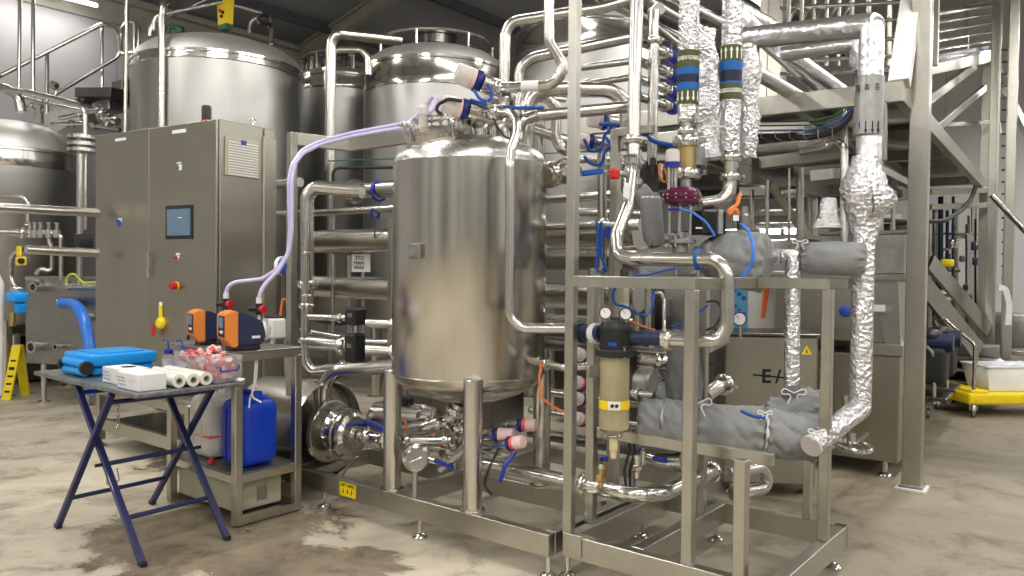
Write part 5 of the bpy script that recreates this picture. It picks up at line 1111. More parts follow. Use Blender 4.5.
sock(628, 662, 338, 3.83, 3.78, .038, NAVYP, 'outlet_coupling'); sock(644, 649, 338, 3.80, 3.795, .044, NAVYP, 'outlet_collar'); sock(660, 665, 339, 3.785, 3.78, .046, S_BRT, 'outlet_ring')
m = MB(); q = at(593, 372, 3.9); m.box(q + Vector((0, .03, 0)), (.09, .02, .06), RU, .004); ob('bracket', m, S_FRAME, fh)
# small regulator above the filter
rg = thing('air_regulator', at(624, 300, 3.9), 'small air regulator with gauge and blue hoses above the filter', 'regulator')
c = at(624, 292, 3.88); m = MB(); m.box(c, (.045, .045, .13), RU, .01); ob('regulator_body', m, CREAM, rg); m = MB(); m.lathe(c + W * .065, [(0, 0), (.02, 0), (.022, .035), (.016, .05), (0, .05)], W, 16); ob('adjuster', m, BLACK, rg)
gauge(rg, at(618, 281, 3.83), (-.1, -1, 0), .020)
m = MB(); m.lathe(c - W * .10, [(0, 0), (.02, .005), (.024, .03), (.024, .045), (0, .045)], W, 16); ob('water_bowl', m, FROST, rg)
m = MB(); q = at(632, 279, 3.9); m.box(q, (.06, .03, .03), RU, .008); ob('blue_fitting', m, DBLUE, rg)
run('air_line', 'blue airline from the small regulator curling under it', [(616, 286, 3.85), (612, 296, 3.84), (615, 305, 3.84), (625, 306, 3.84), (634, 312, 3.86), (646, 317, 3.9), (652, 308, 3.95), (654, 292, 4.0)], .007, .06, mat=TAPE, cat='airline')
run('air_line', 'blue airline sagging to the right of the regulator', [(632, 276, 3.9), (648, 275, 3.95), (665, 270, 4.0), (676, 268, 4.05)], .006, .06, mat=TAPE, cat='airline')
run('air_line', 'straight blue airline behind the front post', [(672, 327, 4.0), (690, 320, 4.0), (708, 305, 4.0)], .006, mat=TAPE, cat='airline')
run('cable', 'black cable coil hanging inside the post frame', [(706, 302, 4.1), (718, 300, 4.1), (722, 312, 4.1), (716, 326, 4.1), (706, 330, 4.1)], .006, .05, mat=BLACK, cat='cable')
run('cable', 'orange cable sloping from the filter gauges to the right', [(630, 321, 3.85), (644, 327, 3.9), (655, 330, 3.95)], .005, mat=ORCAB, cat='cable')
run('drain_hook', 'thin hooked vent tube standing behind the filter', [(655, 293, 4.2), (661, 292, 4.2), (664, 300, 4.2), (664, 330, 4.15)], .010, .04, n=10)
for k, (px, a, b, Y, r_) in enumerate(((648, 272, 330, 4.5, .018), (636, 265, 345, 4.9, .02), (596, 268, 330, 4.3, .045), (648, 330, 460, 5.0, .04), (676, 260, 275, 4.2, .012))):
    run('rack_upright', 'upright seen inside the post frame, %s' % ['slim one behind the regulator', 'slim one left of the regulator', 'thick grey one beside the second post', 'thick one behind the filter', 'short one holding the product loop'][k], [(px, a, Y), (px, b, Y)], r_)
o = thing('pump_casing', at(655, 380, 4.9), 'stainless machine housing with louvres seen behind the filter', 'machine')
m = MB(); m.box(at(655, 372, 4.95), (.42, .35, .34), RU, .03); ob('casing', m, S_DARK, o)
for k in range(6): m = MB(); q = at(652, 352 + k * 5, 4.68); m.bar(q - V * .10, q + V * .10, .012, .010, bev=.002); ob('louvre', m, S_PIPE, o)
m = MB(); m.lathe(at(655, 385, 4.62), [(0, 0), (.09, 0), (.10, .02), (.10, .10), (0, .11)], V, 26); ob('cover', m, S_BENCH, o)
run('steam_pipe', 'flanged pipe passing behind the filter above the grey jackets', [(640, 358, 4.3), (660, 362, 4.3), (700, 352, 4.3), (728, 338, 4.3)], .03, .1, clamps=(.2, .5))
run('steam_pipe', 'short open pipe pointing right between the front posts', [(706, 396, 4.3), (716, 388, 4.35), (726, 384, 4.4)], .04, clamps=(.9,))
run('steam_pipe', 'thin pipe running into the grey jacket from the filter side', [(632, 393, 4.3), (654, 396, 4.2)], .022, clamps=(.3,))
for k, (px, py) in enumerate(((583, 348), (582, 376), (581, 392), (583, 412))):
    valve_head(at(px, py + 8, 4.45), Vector((-.5, -.6, .25)), 'pink capped valve head between the tall post and second post, %s' % ['topmost', 'second from top', 'third from top', 'lowest'][k], .040, .08, group='pink capped valve heads behind the tall post', glow=PINKR if k % 2 else PINK)
for k, (px, py, Y) in enumerate(((604, 470, 4.1), (642, 455, 4.1), (645, 440, 4.15), (637, 468, 4.0), (601, 478, 3.9))):
    o = thing('small_valve', at(px, py, Y), 'small brass and steel valve low on the right skid, %s' % ['at the second post', 'under the filter', 'under the grey jacket', 'hanging lowest under the filter', 'beside the thick header'][k], 'valve')
    c = at(px, py, Y); m = MB(); m.cyl(c - W * .05, c + W * .05, .016, n=12); m.box(c, (.05, .035, .035), RU, .006); ob('valve_body', m, BRASS if k % 2 == 0 else S_BRT, o); m = MB(); m.lathe(c + W * .05, [(0, 0), (.022, 0), (.022, .02), (0, .024)], W, 12); ob('valve_cap', m, DBLUE if k < 3 else S_BRT, o)
for k in range(3):
    run('cable', ['black cable hanging below the filter, left one', 'black cable hanging below the filter, middle one', 'blue airline hanging below the filter'][k], [(628 + k * 5, 430, 4.1), (630 + k * 5, 450, 4.08), (624 + k * 6, 470, 4.05), (626 + k * 4, 486, 4.02)], .007, .05, mat=(BLACK, BLKM, TAPE)[k], cat='cable')

# ------------------------------------------------------------------ grey quilted jackets
def sleeve(p0, p1, r, prof=None, amp=.012, seed=1, n=60, m_=40, sag=0.0):
    p0, p1 = Vector(p0), Vector(p1); d = (p1 - p0); L = d.length; d.normalize(); m = MB(); pr = [(0.0, 0.0)]
    for k in range(m_ + 1):
        f = k / m_; e = min(f, 1 - f) * m_ / 2.2; q = 1 - .30 * math.exp(-e * e * 2.2)
        if prof: q *= prof(f)
        pr.append((r * q, f * L))
    pr.append((0.0, L)); m.lathe(p0, pr, d, n); m.bm.normal_update()
    a = d.cross(W).normalized(); b = d.cross(a)
    for v in m.bm.verts:
        o_ = v.co - p0; f = o_.dot(d) / L; rad = o_ - d * o_.dot(d)
        if rad.length < 1e-5: continue
        th = math.atan2(rad.dot(b), rad.dot(a)); e = min(f, 1 - f)
        pl = math.exp(-(e * 9) ** 2) * math.sin(th * 11 + seed) * .12 * r
        fo = 1 - abs(noise.noise(v.co * 7 + d * v.co.z * 6 + Vector((seed, 3, 0)))) * 2.4
        w = noise.noise(v.co * 8 + Vector((seed, 0, 0))) * amp * 1.3 + max(0, fo) ** 3 * amp * -1.0 + noise.noise(v.co * 26 + Vector((0, seed, 0))) * amp * .5
        v.co += rad.normalized() * (pl + w)
    return m
def strap(parent, p, d, r, seed=0):
    m = MB(); d = Vector(d).normalized(); m.ring(p, r, .008, axis=d, n=30, m=6); m.crumple(.008, 30, 0, seed); return ob('drawcord', m, S_BENCH if seed % 2 else WHITE, parent)
def tie(parent, p, s=.05):
    for k in (-1, 1):
        m = MB(); p = Vector(p); e = ce * k; m.sweep(fillet([p, p + e * s + W * s * .5, p + e * s * 1.2 - W * s * .2, p + e * s * .1 - W * .002, p + e * s * .6 - W * s * 1.1], .015, 5), .0035, 6); ob('tie_cord', m, WHITE, parent)
jl = thing('insulated_exchanger', at(735, 430, 3.95), 'row of three plump grey insulation jackets on a horizontal pipe, low between the posts', 'insulation')
ja = [at(641, 424, 4.2), at(697, 427, 4.1), at(764, 433, 4.0), at(816, 438, 3.97)]
for k, (r_, amp) in enumerate(((.145, .014), (.135, .012), (.125, .014))):
    dd = (ja[k + 1] - ja[k]).normalized(); m = sleeve(ja[k] - dd * .01, ja[k + 1] + dd * .01, r_, None, amp, k * 3 + 1); ob('grey_jacket', m, GREY, jl)
    if k: strap(jl, ja[k], dd, r_ * .80, k)
strap(jl, ja[0].lerp(ja[1], .45), ja[1] - ja[0], .139, 3); strap(jl, ja[2].lerp(ja[3], .78), ja[3] - ja[2], .105, 2)
tie(jl, at(698, 403, 3.86), .06); tie(jl, at(765, 413, 3.72), .03); tie(jl, at(817, 432, 3.6), .035)
m = sleeve(at(800, 398, 4.2), at(820, 445, 3.9), .10, None, .012, 9); ob('grey_jacket', m, GREY, jl)
m = sleeve(at(770, 415, 4.15), at(826, 410, 4.0), .095, None, .012, 11); ob('grey_jacket', m, GREY, jl)
m = sleeve(at(655, 397, 4.35), at(684, 403, 4.3), .09, None, .014, 5); ob('grey_jacket', m, GREY, jl)
m = sleeve(at(683, 330, 4.3), at(685, 405, 4.25), .10, None, .010, 15); ob('grey_jacket', m, GREYD, jl)
run('air_line', 'blue tape end lying on the low grey jackets', [(741, 411, 3.78), (752, 416, 3.74), (765, 418, 3.72)], .008, .05, mat=TAPE, cat='airline')
run('exchanger_neck', 'curved pipe showing under the low grey jackets', [(640, 452, 4.2), (662, 462, 4.15), (682, 462, 4.1)], .05, .1, mat=S_PIPE)
ju = thing('insulated_exchanger', at(738, 270, 4.1), 'big grey insulation bag at eye level behind the product loop', 'insulation')
m = sleeve(at(702, 256, 4.35), at(768, 262, 4.15), .128, lambda f: .72 + .5 * math.sin(min(1, f * 1.25) * PI * .62), .012, 21); ob('grey_jacket', m, GREY, ju)
m = sleeve(at(638, 262, 4.6), at(708, 258, 4.35), .082, None, .012, 25); ob('grey_jacket', m, GREY, ju)
m = sleeve(at(640, 275, 4.5), at(700, 268, 4.3), .055, None, .01, 27); ob('grey_jacket', m, GREY, ju)
strap(ju, at(704, 257, 4.33), Vector((1, -.2, 0)), .08, 1)
run('air_line', 'blue airline draped over the big grey insulation bag', [(741, 224, 4.2), (749, 231, 4.05), (754, 248, 3.98), (752, 264, 3.98), (742, 278, 4.0), (736, 290, 4.05)], .009, .1, mat=HOSEB, cat='airline')
jv = thing('insulated_pipe', at(652, 248, 4.5), 'upright grey insulation sleeve between standpipe and purple actuator', 'insulation')
m = sleeve(at(650, 193, 4.5), at(654, 246, 4.5), .062, None, .006, 31, 28, 16); ob('grey_jacket', m, GREY, jv); strap(jv, at(651, 198, 4.5), W, .052, 2)
m = sleeve(at(648, 205, 4.6), at(640, 188, 4.7), .055, None, .006, 33, 28, 10); ob('elbow_jacket', m, GREY, jv)
jr = thing('insulated_pipe', at(835, 262, 4.1), 'short grey insulation sleeve crossing to the tall foil pipe', 'insulation')
m = sleeve(at(803, 257, 4.15), at(866, 260, 4.0), .090, None, .007, 41, 32, 18); ob('grey_jacket', m, GREY, jr); tie(jr, at(800, 242, 4.1), .035)
strap(jr, at(806, 257, 4.15), Vector((1, 0, 0)), .075, 1); strap(jr, at(855, 260, 4.05), Vector((1, 0, 0)), .082, 2)
# ------------------------------------------------------------------ purple actuator stack
pu = thing('control_valve', at(684, 250, 4.2), 'control valve with a purple round actuator and white topped sensor', 'valve')
PY = 4.22; pcx = at(682, 197, PY)
m = MB(); R_ = .098; b = pcx - W * .04
m.lathe(b, [(0, -.015), (.05, -.012), (.085, -.004), (R_, .012), (R_, .028), (R_ + .008, .032), (R_ + .008, .046), (R_, .050), (R_, .066), (.085, .084), (.05, .092), (0, .094)], W, 44); ob('actuator_drum', m, PURPLE, pu)
for k in range(12):
    a = k * PI / 6; q = b + Vector((math.cos(a), math.sin(a), 0)) * (R_ + .001); m = MB(); m.cyl(q + W * .026, q + W * .054, .007, n=6); ob('drum_bolt', m, S_BRT, pu)
for px in (669, 679, 690):
    m = MB(); q = at(px, 240, PY - .01); m.cyl(Vector((q.x, q.y, pcx.z - .26)), Vector((q.x, q.y, pcx.z - .04)), .011 if px != 679 else .014, n=12); ob('yoke_rod', m, S_PIPE, pu)
zb = at(680, 247, PY); m = MB(); m.lathe(zb - W * .06, [(0, 0), (.07, 0), (.07, .02), (.04, .03), (.04, .07), (.085, .08), (.085, .10), (.03, .11), (.03, .14), (0, .14)], W, 28); ob('valve_body', m, S_BENCH, pu)
for k in range(6):
    a = k * PI / 3; q = zb + Vector((math.cos(a), math.sin(a), 0)) * .07; m = MB(); m.cyl(q + W * .0, q + W * .055, .009, n=6); ob('body_bolt', m, S_BRT, pu)
q = at(672, 190, PY - .03); zs = at(672, 150, PY - .03)
for dx in (-.018, .018, 0):
    m = MB(); m.cyl(q + Vector((dx, 0, 0)), Vector((q.x + dx, q.y, at(672, 168, PY).z)), .010 if dx else .006, n=12); ob('sensor_rod', m, S_PIPE, pu)
m = MB(); m.cyl(Vector((q.x, q.y, at(672, 168, PY).z)), Vector((q.x, q.y, at(672, 163, PY).z)), .042, n=28); ob('sensor_collar', m, DBLUE, pu)
m = MB(); m.lathe(Vector((q.x, q.y, at(672, 163, PY).z)), [(0, 0), (.038, 0), (.037, .05), (.034, .065), (.02, .07), (0, .07)], W, 28); ob('sensor_cap', m, FROST, pu)
m = MB(); m.box(at(675, 236, PY - .02), (.11, .05, .012), RU, .003); ob('yoke_plate', m, S_PIPE, pu); m = MB(); m.box(at(674, 209.5, PY - .05), (.05, .05, .012), RU, .003); ob('blue_plate', m, DBLUE, pu)
o = thing('positioner_box', at(708, 226, 4.25), 'black positioner box beside the purple actuator', 'box'); m = MB(); m.box(at(707, 223, 4.28), (.15, .15, .13), frame((1, .35, 0)), .008); ob('housing', m, BLACK, o); m = MB(); m.box(at(720, 222, 4.16), (.03, .02, .13), frame((1, .35, 0)), .003); ob('edge_plate', m, S_BENCH, o)
m = MB(); m.box(at(699, 228, 4.185), (.04, .003, .008), frame((1, .35, 0)), 0); ob('box_marking', m, LBL, o)
run('air_line', 'thin blue airline arching over the black positioner box', [(680, 209, 4.1), (692, 212, 4.1), (706, 222, 4.08), (715, 236, 4.08)], .006, .08, mat=HOSEB, cat='airline')
run('neck_pipe', 'bronze coloured neck pipe below the left foil column', [(687, 140, 4.35), (687, 176, 4.35)], .050, mat=BRASS, clamps=(.05, .95), n=24)
run('neck_pipe', 'clamped steel neck hanging under the left foil column', [(686, 112, 4.35), (686, 190, 4.35)], .030, clamps=(.1, .25, .42))
run('neck_pipe', 'steel pipe below the right foil column bending left to the purple actuator', [(731, 150, 4.35), (730, 190, 4.35), (722, 201, 4.33), (700, 204, 4.3)], .036, .13, clamps=(.1, .35), n=20)
o = thing('relay_box', at(698, 160, 4.5), 'grey square fitting beside the bronze neck pipe', 'fitting'); m = MB(); m.box(at(697, 158, 4.55), (.09, .09, .13), RU, .01); ob('body', m, S_BENCH, o); m = MB(); m.box(at(698, 168, 4.5), (.07, .07, .03), RU, .005); ob('base', m, BLACK, o)
for k, (px, py) in enumerate(((653, 162), (645, 165), (661, 168))):
    o = thing('small_fitting', at(px, py, 4.4), 'small dark pneumatic fitting left of the white topped sensor, %s' % ['middle', 'left', 'right'][k], 'fitting'); m = MB(); m.box(at(px, py, 4.4), (.03, .03, .05), RU, .006); m.cyl(at(px, py, 4.4), at(px, py + 12, 4.4), .012, n=10); ob('fitting_body', m, BLACK if k < 2 else S_PIPE, o)
run('cable', 'orange cable looped beside the white topped sensor', [(660, 163, 4.3), (659, 175, 4.3), (664, 184, 4.3), (668, 178, 4.3), (664, 168, 4.3)], .006, .04, mat=ORCAB, cat='cable')
run('cable', 'orange cable knotted right of the black positioner box', [(740, 194, 4.3), (737, 205, 4.25), (729, 210, 4.2), (728, 216, 4.2), (736, 208, 4.2), (738, 214, 4.2)], .011, .04, mat=ORCAB, cat='cable')
o = thing('terminal_fitting', at(736, 224, 4.25), 'pale metal cylinder with a white tag right of the positioner box', 'fitting'); m = MB(); m.lathe(at(743, 232, 4.3), [(0, 0), (.03, 0), (.035, .02), (.035, .09), (.025, .10), (.025, .14), (0, .14)], W, 20); ob('cylinder', m, S_BENCH, o); m = MB(); m.box(at(736, 218, 4.15), (.03, .003, .03), None, 0); ob('tag', m, LBL, o)
# ------------------------------------------------------------------ foil wrapped pipes
def foilpipe(name, label, pts, r, bend=.03, amp=.004, mat=None, n=28, parent=None, step=.05, seed=0):
    P_ = fillet([resolve(p) for p in pts], bend, 4); Q = [P_[0]]
    for a, b in zip(P_, P_[1:]):
        k = max(1, int((b - a).length / step)); Q += [a.lerp(b, (i + 1) / k) for i in range(k)]
    m = MB(); m.sweep(Q, r, n); m.bm.normal_update()
    for v in m.bm.verts: v.co += v.normal * (noise.noise(v.co * 13 + Vector((seed, 0, 0))) * amp + noise.noise(v.co * 34) * amp * .6)
    return ob(name, m, mat or FOIL_S, parent, None if parent else label, None if parent else 'pipe')
def band(parent, c, r, z0_, z1_, mat, nm):
    m = MB(); m.lathe(Vector((c.x, c.y, 0)), [(r, z0_), (r, z1_)], W, 40); return ob(nm, m, mat, parent)
def arrow(m, c, r, a, zt_, zb_, w, up=True):
    """arrow shape lying on a cylinder of radius r about c, at angle a from the camera side"""
    e = cd2 * math.cos(a) + ce2 * math.sin(a); t_ = W.cross(e); p = Vector((c.x, c.y, 0)) + e * r
    h = (zt_ - zb_); s = 1 if up else -1; zm = (zt_ + zb_) / 2
    P_ = [(-w * .28, -h / 2), (w * .28, -h / 2), (w * .28, h * .15), (w * .75, h * .15), (0, h / 2), (-w * .75, h * .15), (-w * .28, h * .15)]
    m.prism([p + t_ * x + W * (zm + s * y) for x, y in P_], .0012, e)
for (px0, px1, nm, y0, yb, ys, up) in ((693, 688, 'left foil wrapped column pipe marked with green and blue bands and down arrows', -16, 118, (52, 69, 76, 84, 91, 105), False), (732, 731, 'right foil wrapped column pipe marked with green and blue bands and up arrows', -16, 152, (47, 63, 72, 83, 85, 100), True)):
    Yf = 4.35; t = thing('insulated_column', at(px1, yb, Yf), nm, 'pipe'); c = at(px1, 80, Yf); r_ = .055
    foilpipe('foil_wrap', '', [Vector((c.x, c.y, at(px1, yb, Yf).z)), Vector((c.x, c.y, at(px1, y0, Yf).z))], r_, parent=t, amp=.003, mat=FOIL, seed=px0)
    cd2 = Vector((-c.x, -c.y, 0)).normalized(); ce2 = W.cross(cd2)
    z = [at(px1, y, Yf).z for y in ys]
    for k, mt in enumerate((OLIVE, MBLUE, MDARK, MBLUE, OLIVE)): band(t, c, r_ + .006 + .0006 * (k % 2), z[k + 1], z[k], mt, ('green_band', 'blue_band', 'dark_band', 'blue_band', 'green_band')[k])
    hi = (z[0], z[1]) if up else (z[4], z[5]); ot = (z[4], z[5]) if up else (z[0], z[1])
    for a in (-1.0, -.5, 0, .5, 1.0):
        m = MB(); arrow(m, c, r_ + .0075, a, hi[0] - .012, hi[1] + .012, .013, up); ob('flow_arrow', m, INKW, t)
    for k, a in enumerate((-.8, -.3, .3, .8)):
        e = cd2 * math.cos(a) + ce2 * math.sin(a); text('band_lettering', ('GV', 'SV', 'GV', 'SG')[k] if not up else ('G5', 'SG', 'G5', 'GV')[k], Vector((c.x, c.y, 0)) + e * (r_ + .0078) + W * (ot[0] + ot[1]) / 2, W.cross(e), W, .030, INKW, t, bold=.0008)
def bag(label, pts, rr, seed, amp=.022):
    P_ = [resolve(p) for p in pts]; m = MB(); Q = []; R_ = []
    for i in range(len(P_) - 1):
        for k in range(6): Q.append(P_[i].lerp(P_[i + 1], k / 6)); R_.append(rr[i] + (rr[i + 1] - rr[i]) * k / 6)
    Q.append(P_[-1]); R_.append(rr[-1]); m.sweep(Q, R_, 26); m.bm.normal_update()
    for v in m.bm.verts: v.co += v.normal * (noise.noise(v.co * 11 + Vector((seed, 0, 0))) * amp + noise.noise(v.co * 27 + Vector((seed, 0, 0))) * amp * .6)
    return ob('foil_lagging', m, FOIL, None, label, 'insulation')
bag('crinkled foil lagging hanging between the two foil columns', [(706, 30, 4.6), (707, 70, 4.6), (709, 110, 4.6), (712, 158, 4.6)], [.05, .06, .075, .09], 3)
bag('crinkled foil lagging hanging right of the right foil column', [(748, 45, 4.6), (750, 70, 4.6), (749, 110, 4.6), (748, 158, 4.6)], [.05, .065, .06, .045], 8)
tfp = thing('insulated_pipe', at(860, 400, 4.2), 'tall foil wrapped pipe with a grey arrow sleeve, elbow at top and mitred foot', 'pipe')
foilpipe('foil_wrap', '', [(746, 38, 4.75), (872, 25, 4.2), (867.5, 200, 4.15)], .064, .006, .003, FOIL_S, parent=tfp, seed=1)
c = at(867, 110, 4.16); zt_, zb_ = at(867, 78, 4.17).z, at(867, 136, 4.17).z
m = MB(); m.cyl(Vector((c.x + .004, c.y, zb_)), Vector((c.x + .012, c.y, zt_)), .072, n=36); m2 = ob('arrow_sleeve', m, S_BENCH, tfp, 'smooth grey metal sleeve with black down arrows')
cd2 = Vector((-c.x, -c.y, 0)).normalized(); ce2 = W.cross(cd2); c2 = Vector((c.x + .007, c.y, 0))
za_ = at(867, 121, 4.1).z; zc_ = at(867, 134, 4.1).z
for a in (-1.05, -.6, -.15, .3, .75):
    m = MB(); arrow(m, c2, .0725, a, za_, zc_, .011, False); ob('flow_arrow', m, INK, m2)
for k, a in enumerate((-.75, -.1, .6)):
    e = cd2 * math.cos(a) + ce2 * math.sin(a); text('sleeve_lettering', ('GV', 'SV', 'GV')[k], c2 + e * .0735 + W * at(867, 87, 4.1).z, W, -W.cross(e), .030, INK, m2, bold=.0005)
foilpipe('foil_wrap', '', [(864, 225, 4.1), (860, 408, 4.05), (812, 445, 3.80)], .055, .004, .0035, FOIL, parent=tfp, seed=4)
m = MB(); e0, e1 = at(814, 443.4, 3.81), at(810.5, 446.6, 3.79); m.cyl(e0, e1, .054, n=30); m.crumple(.002, 30, 0, 2); ob('foil_end', m, FROST, tfp)
# the swollen foil tee
m = MB(); m.lathe(at(863, 246, 4.12), [(.058, 0), (.066, .05), (.082, .14), (.112, .24), (.118, .30), (.10, .36), (.072, .42), (.064, .47)], W, 34)
te = at(866, 193, 4.12); td = Vector((1, -.15, 0)).normalized()
m.lathe(te - W * .03, [(.14, 0), (.12, .05), (.075, .10), (.035, .15), (.012, .155), (0, .155)], td, 30); m.crumple(.012, 13, 0, 6); ob('foil_tee', m, FOIL, tfp)
m = MB(); q = te + td * .14; m.box(q + td * .02, (.03, .05, .05), None, .008); m.cyl(q - W * .06, q + W * .06, .014, n=10); ob('vent_valve', m, BLACK, tfp)
fp2 = foilpipe('insulated_pipe', 'rear foil wrapped pipe running parallel below the top one', [(783, 54, 5.0), (857, 44, 4.7), (860, 70, 4.7)], .045, .01, .004)
for k, (a, b, r_) in enumerate((((742, 18, 4.9), (830, 98, 6.6), .058), ((752, 70, 5.2), (800, 98, 6.0), .050), ((783, 50, 5.1), (848, 95, 6.4), .05), ((735, 8, 5.1), (770, 26, 5.8), .06))):
    foilpipe('insulated_pipe', ['thick foil wrapped pipe running diagonally away behind the right column', 'lower diagonal foil pipe above the platform beam', 'diagonal foil pipe below the parallel pair', 'short foil pipe end at the top behind the right column'][k], [a, b], r_, amp=.003, seed=k)
foilpipe('insulated_pipe', 'vertical foil pipe with a tied grey cuff down to the low jackets', [(768, 256, 4.25), (793, 257, 4.15), (791.5, 392, 4.1)], .040, .006, .004, FOIL, seed=7)
o = thing('pipe_cuff', at(795, 402, 4.1), 'grey fabric cuff tied with white cord at the foot of the foil pipe', 'insulation'); m = sleeve(at(792, 384, 4.1), at(796, 416, 4.1), .062, None, .006, 51, 26, 12); ob('grey_cuff', m, GREYD, o); tie(o, at(794, 393, 4.02), .055)
bag('crumpled foil wrapped valve behind the slim post in the background', [(829, 198, 6.0), (829, 215, 6.0), (829, 228, 6.0)], [.05, .09, .12], 15, .015)
# ------------------------------------------------------------------ platform steelwork on the right
A2 = math.radians(35.3); U2 = Vector((math.sin(A2), math.cos(A2), 0)); V2 = Vector((-math.cos(A2), math.sin(A2), 0)); R2 = frame(U2)
def a2v(px, py, v): d = ray(px, py); return C0 + d * (v / d.dot(V2))
def a2u(px, py, u): d = ray(px, py); return C0 + d * (u / d.dot(U2))
def beam(parent, p0, p1, w=.08, h=.12, mat=None, name='beam'):
    m = MB(); m.bar(p0, p1, w, h, bev=.004); return ob(name, m, mat or S_FRAME, parent)
cf0 = az(912, 489); pf = thing('steel_platform', cf0, 'heavy square-tube platform steelwork with a big column bolted to the floor at the right', 'platform')
m = MB(); m.box(cf0 + W * 2.65, (.125, .125, 5.26), R2, .006); ob('main_column', m, S_FRAME, pf)
m = MB(); m.box(cf0 + W * .010, (.20, .20, .02), R2, .003); ob('base_plate', m, WHITE, pf); m = MB(); m.box(cf0 + W * .03, (.16, .16, .02), R2, .003); ob('base_flange', m, S_BENCH, pf)
vC = (cf0).dot(V2) + .085
Cn = a2v(899, 92, vC); zB = Cn.z; far = a2v(991, 186, vC); far.z = zB
beam(pf, Cn - U2 * .0, far, .07, .14); left = Cn + V2 * 2.6
beam(pf, Cn + V2 * -.03, left, .07, .14)
beam(pf, a2v(916, -30, vC + .0), Cn + W * .05, .13, .10, S_LIT, 'stair_stringer')  # lighter steel here paints in the bright lamp reflection on the stringer
m = MB(); q = Cn + V2 * .10 - W * .07; m.box(q - W * .18, (.06, .06, .42), R2, .004); ob('hanger_post', m, S_FRAME, pf)
def pst(px, yt, Y, w=.10, y0=None, mat=None, parent=pf, name='post'):
    p = at(px, yt, Y); m = MB(); zb_ = 0 if y0 is None else at(px, y0, Y).z; m.box(Vector((p.x, p.y, (p.z + zb_) / 2)), (w, w, p.z - zb_), R2, .004); return ob(name, m, mat or S_FRAME, parent)
P9 = pst(988, 55, 10.8, .12); pst(998, -30, 10.2, .10); pst(1016, -30, 9.6, .10); pst(975, 190, 11.6, .08); pst(968, -30, 11.0, .06, 60)
pst(937, -30, 8.2, .06, 66); pst(841, 100, 10.0, .10); pst(806, 100, 9.0, .05, 420)
# joists under the deck and deck edge beams
for k, (s_, w_) in enumerate(((.9, .07), (1.9, .07), (3.2, .08), (4.6, .08), (6.0, .10))):
    beam(pf, Cn + U2 * s_, Cn + U2 * s_ + V2 * (2.8 + s_ * .3), w_, .11)
for s_ in (.7, 1.5, 2.3):
    beam(pf, Cn + V2 * s_ + W * .0, Cn + V2 * s_ + U2 * 6, .06, .10, S_FRAME, 'joist')
m = MB(); m.prism([Cn + W * .08 + U2 * .3 + V2 * .05, Cn + W * .08 + U2 * 6.2 + V2 * .05, Cn + W * .08 + U2 * 6.2 + V2 * 4.4, Cn + W * .08 + U2 * 1.2 + V2 * 2.6], .02, W); ob('deck', m, S_DARK, pf)
# second level frame right of the column
a, b = at(916, 71, 8.2), at(990, 57, 10.8); beam(pf, a, b, .08, .14)
beam(pf, at(917, 108, 8.0), at(974, 66, 10.4), .07, .10, None, 'brace'); beam(pf, at(934, 130, 8.4), at(984, 88, 10.6), .06, .09, S_BENCH, 'brace'); beam(pf, at(992, 58, 10.8), at(1030, 140, 9.4), .06, .10, None, 'brace')
beam(pf, at(992, 92, 10.4), at(1000, 135, 10.2), .05, .08, WHITE, 'brace')
for k, (y0_, y1_, Yk) in enumerate(((126, 122, 9.5), (192, 190, 9.8), (207, 205, 9.9))):
    beam(pf, at(930, y0_, Yk), at(992, y1_, 10.6), .06, .07 if k else .05)
# handrails of the upper level
hr = thing('guard_railing', Cn + W * .1, 'horizontal tube guard railing on the upper platform level right of the column', 'railing')
for k in range(6):
    y = 10 + k * 9; m = MB(); m.cyl(at(935, y + 4, 8.2), at(990, y - 5, 10.6), .018 if k else .028, n=8); ob('rail_tube', m, S_PIPE, hr)
m = MB(); m.bar(at(932, 60, 8.2), at(988, 49, 10.6), .03, .09); ob('kick_board', m, NAVYP, hr)
hl = thing('guard_railing', at(830, 40, 7.5), 'upper railing and lattice steelwork behind the top foil pipe', 'railing')
for k, px in enumerate((788, 801, 813, 826, 838, 851, 868, 889)):
    m = MB(); m.cyl(at(px, 66, 7.6), at(px + 1, -12, 7.6), .022, n=8); ob('upright', m, S_FRAME, hl)
for y0_, y1_ in ((8, 2), (26, 19), (44, 38), (61, 56), (74, 70)):
    m = MB(); m.cyl(at(780, y0_, 7.7), at(905, y1_, 7.3), .02, n=8); ob('rail_tube', m, S_PIPE, hl)
for k in range(5):
    m = MB(); m.cyl(at(786 + k * 13, 28, 7.65), at(798 + k * 13, 4, 7.65), .014, n=8); ob('lattice_bar', m, S_FRAME, hl)
for k, (px, w_) in enumerate(((776, .18), (765, .08))): m = MB(); q = at(px, 20, 8.0); m.box(Vector((q.x, q.y, 4.2)), (w_, w_, 2.4), R2, .004); ob('cladding_post', m, S_FRAME, hl)
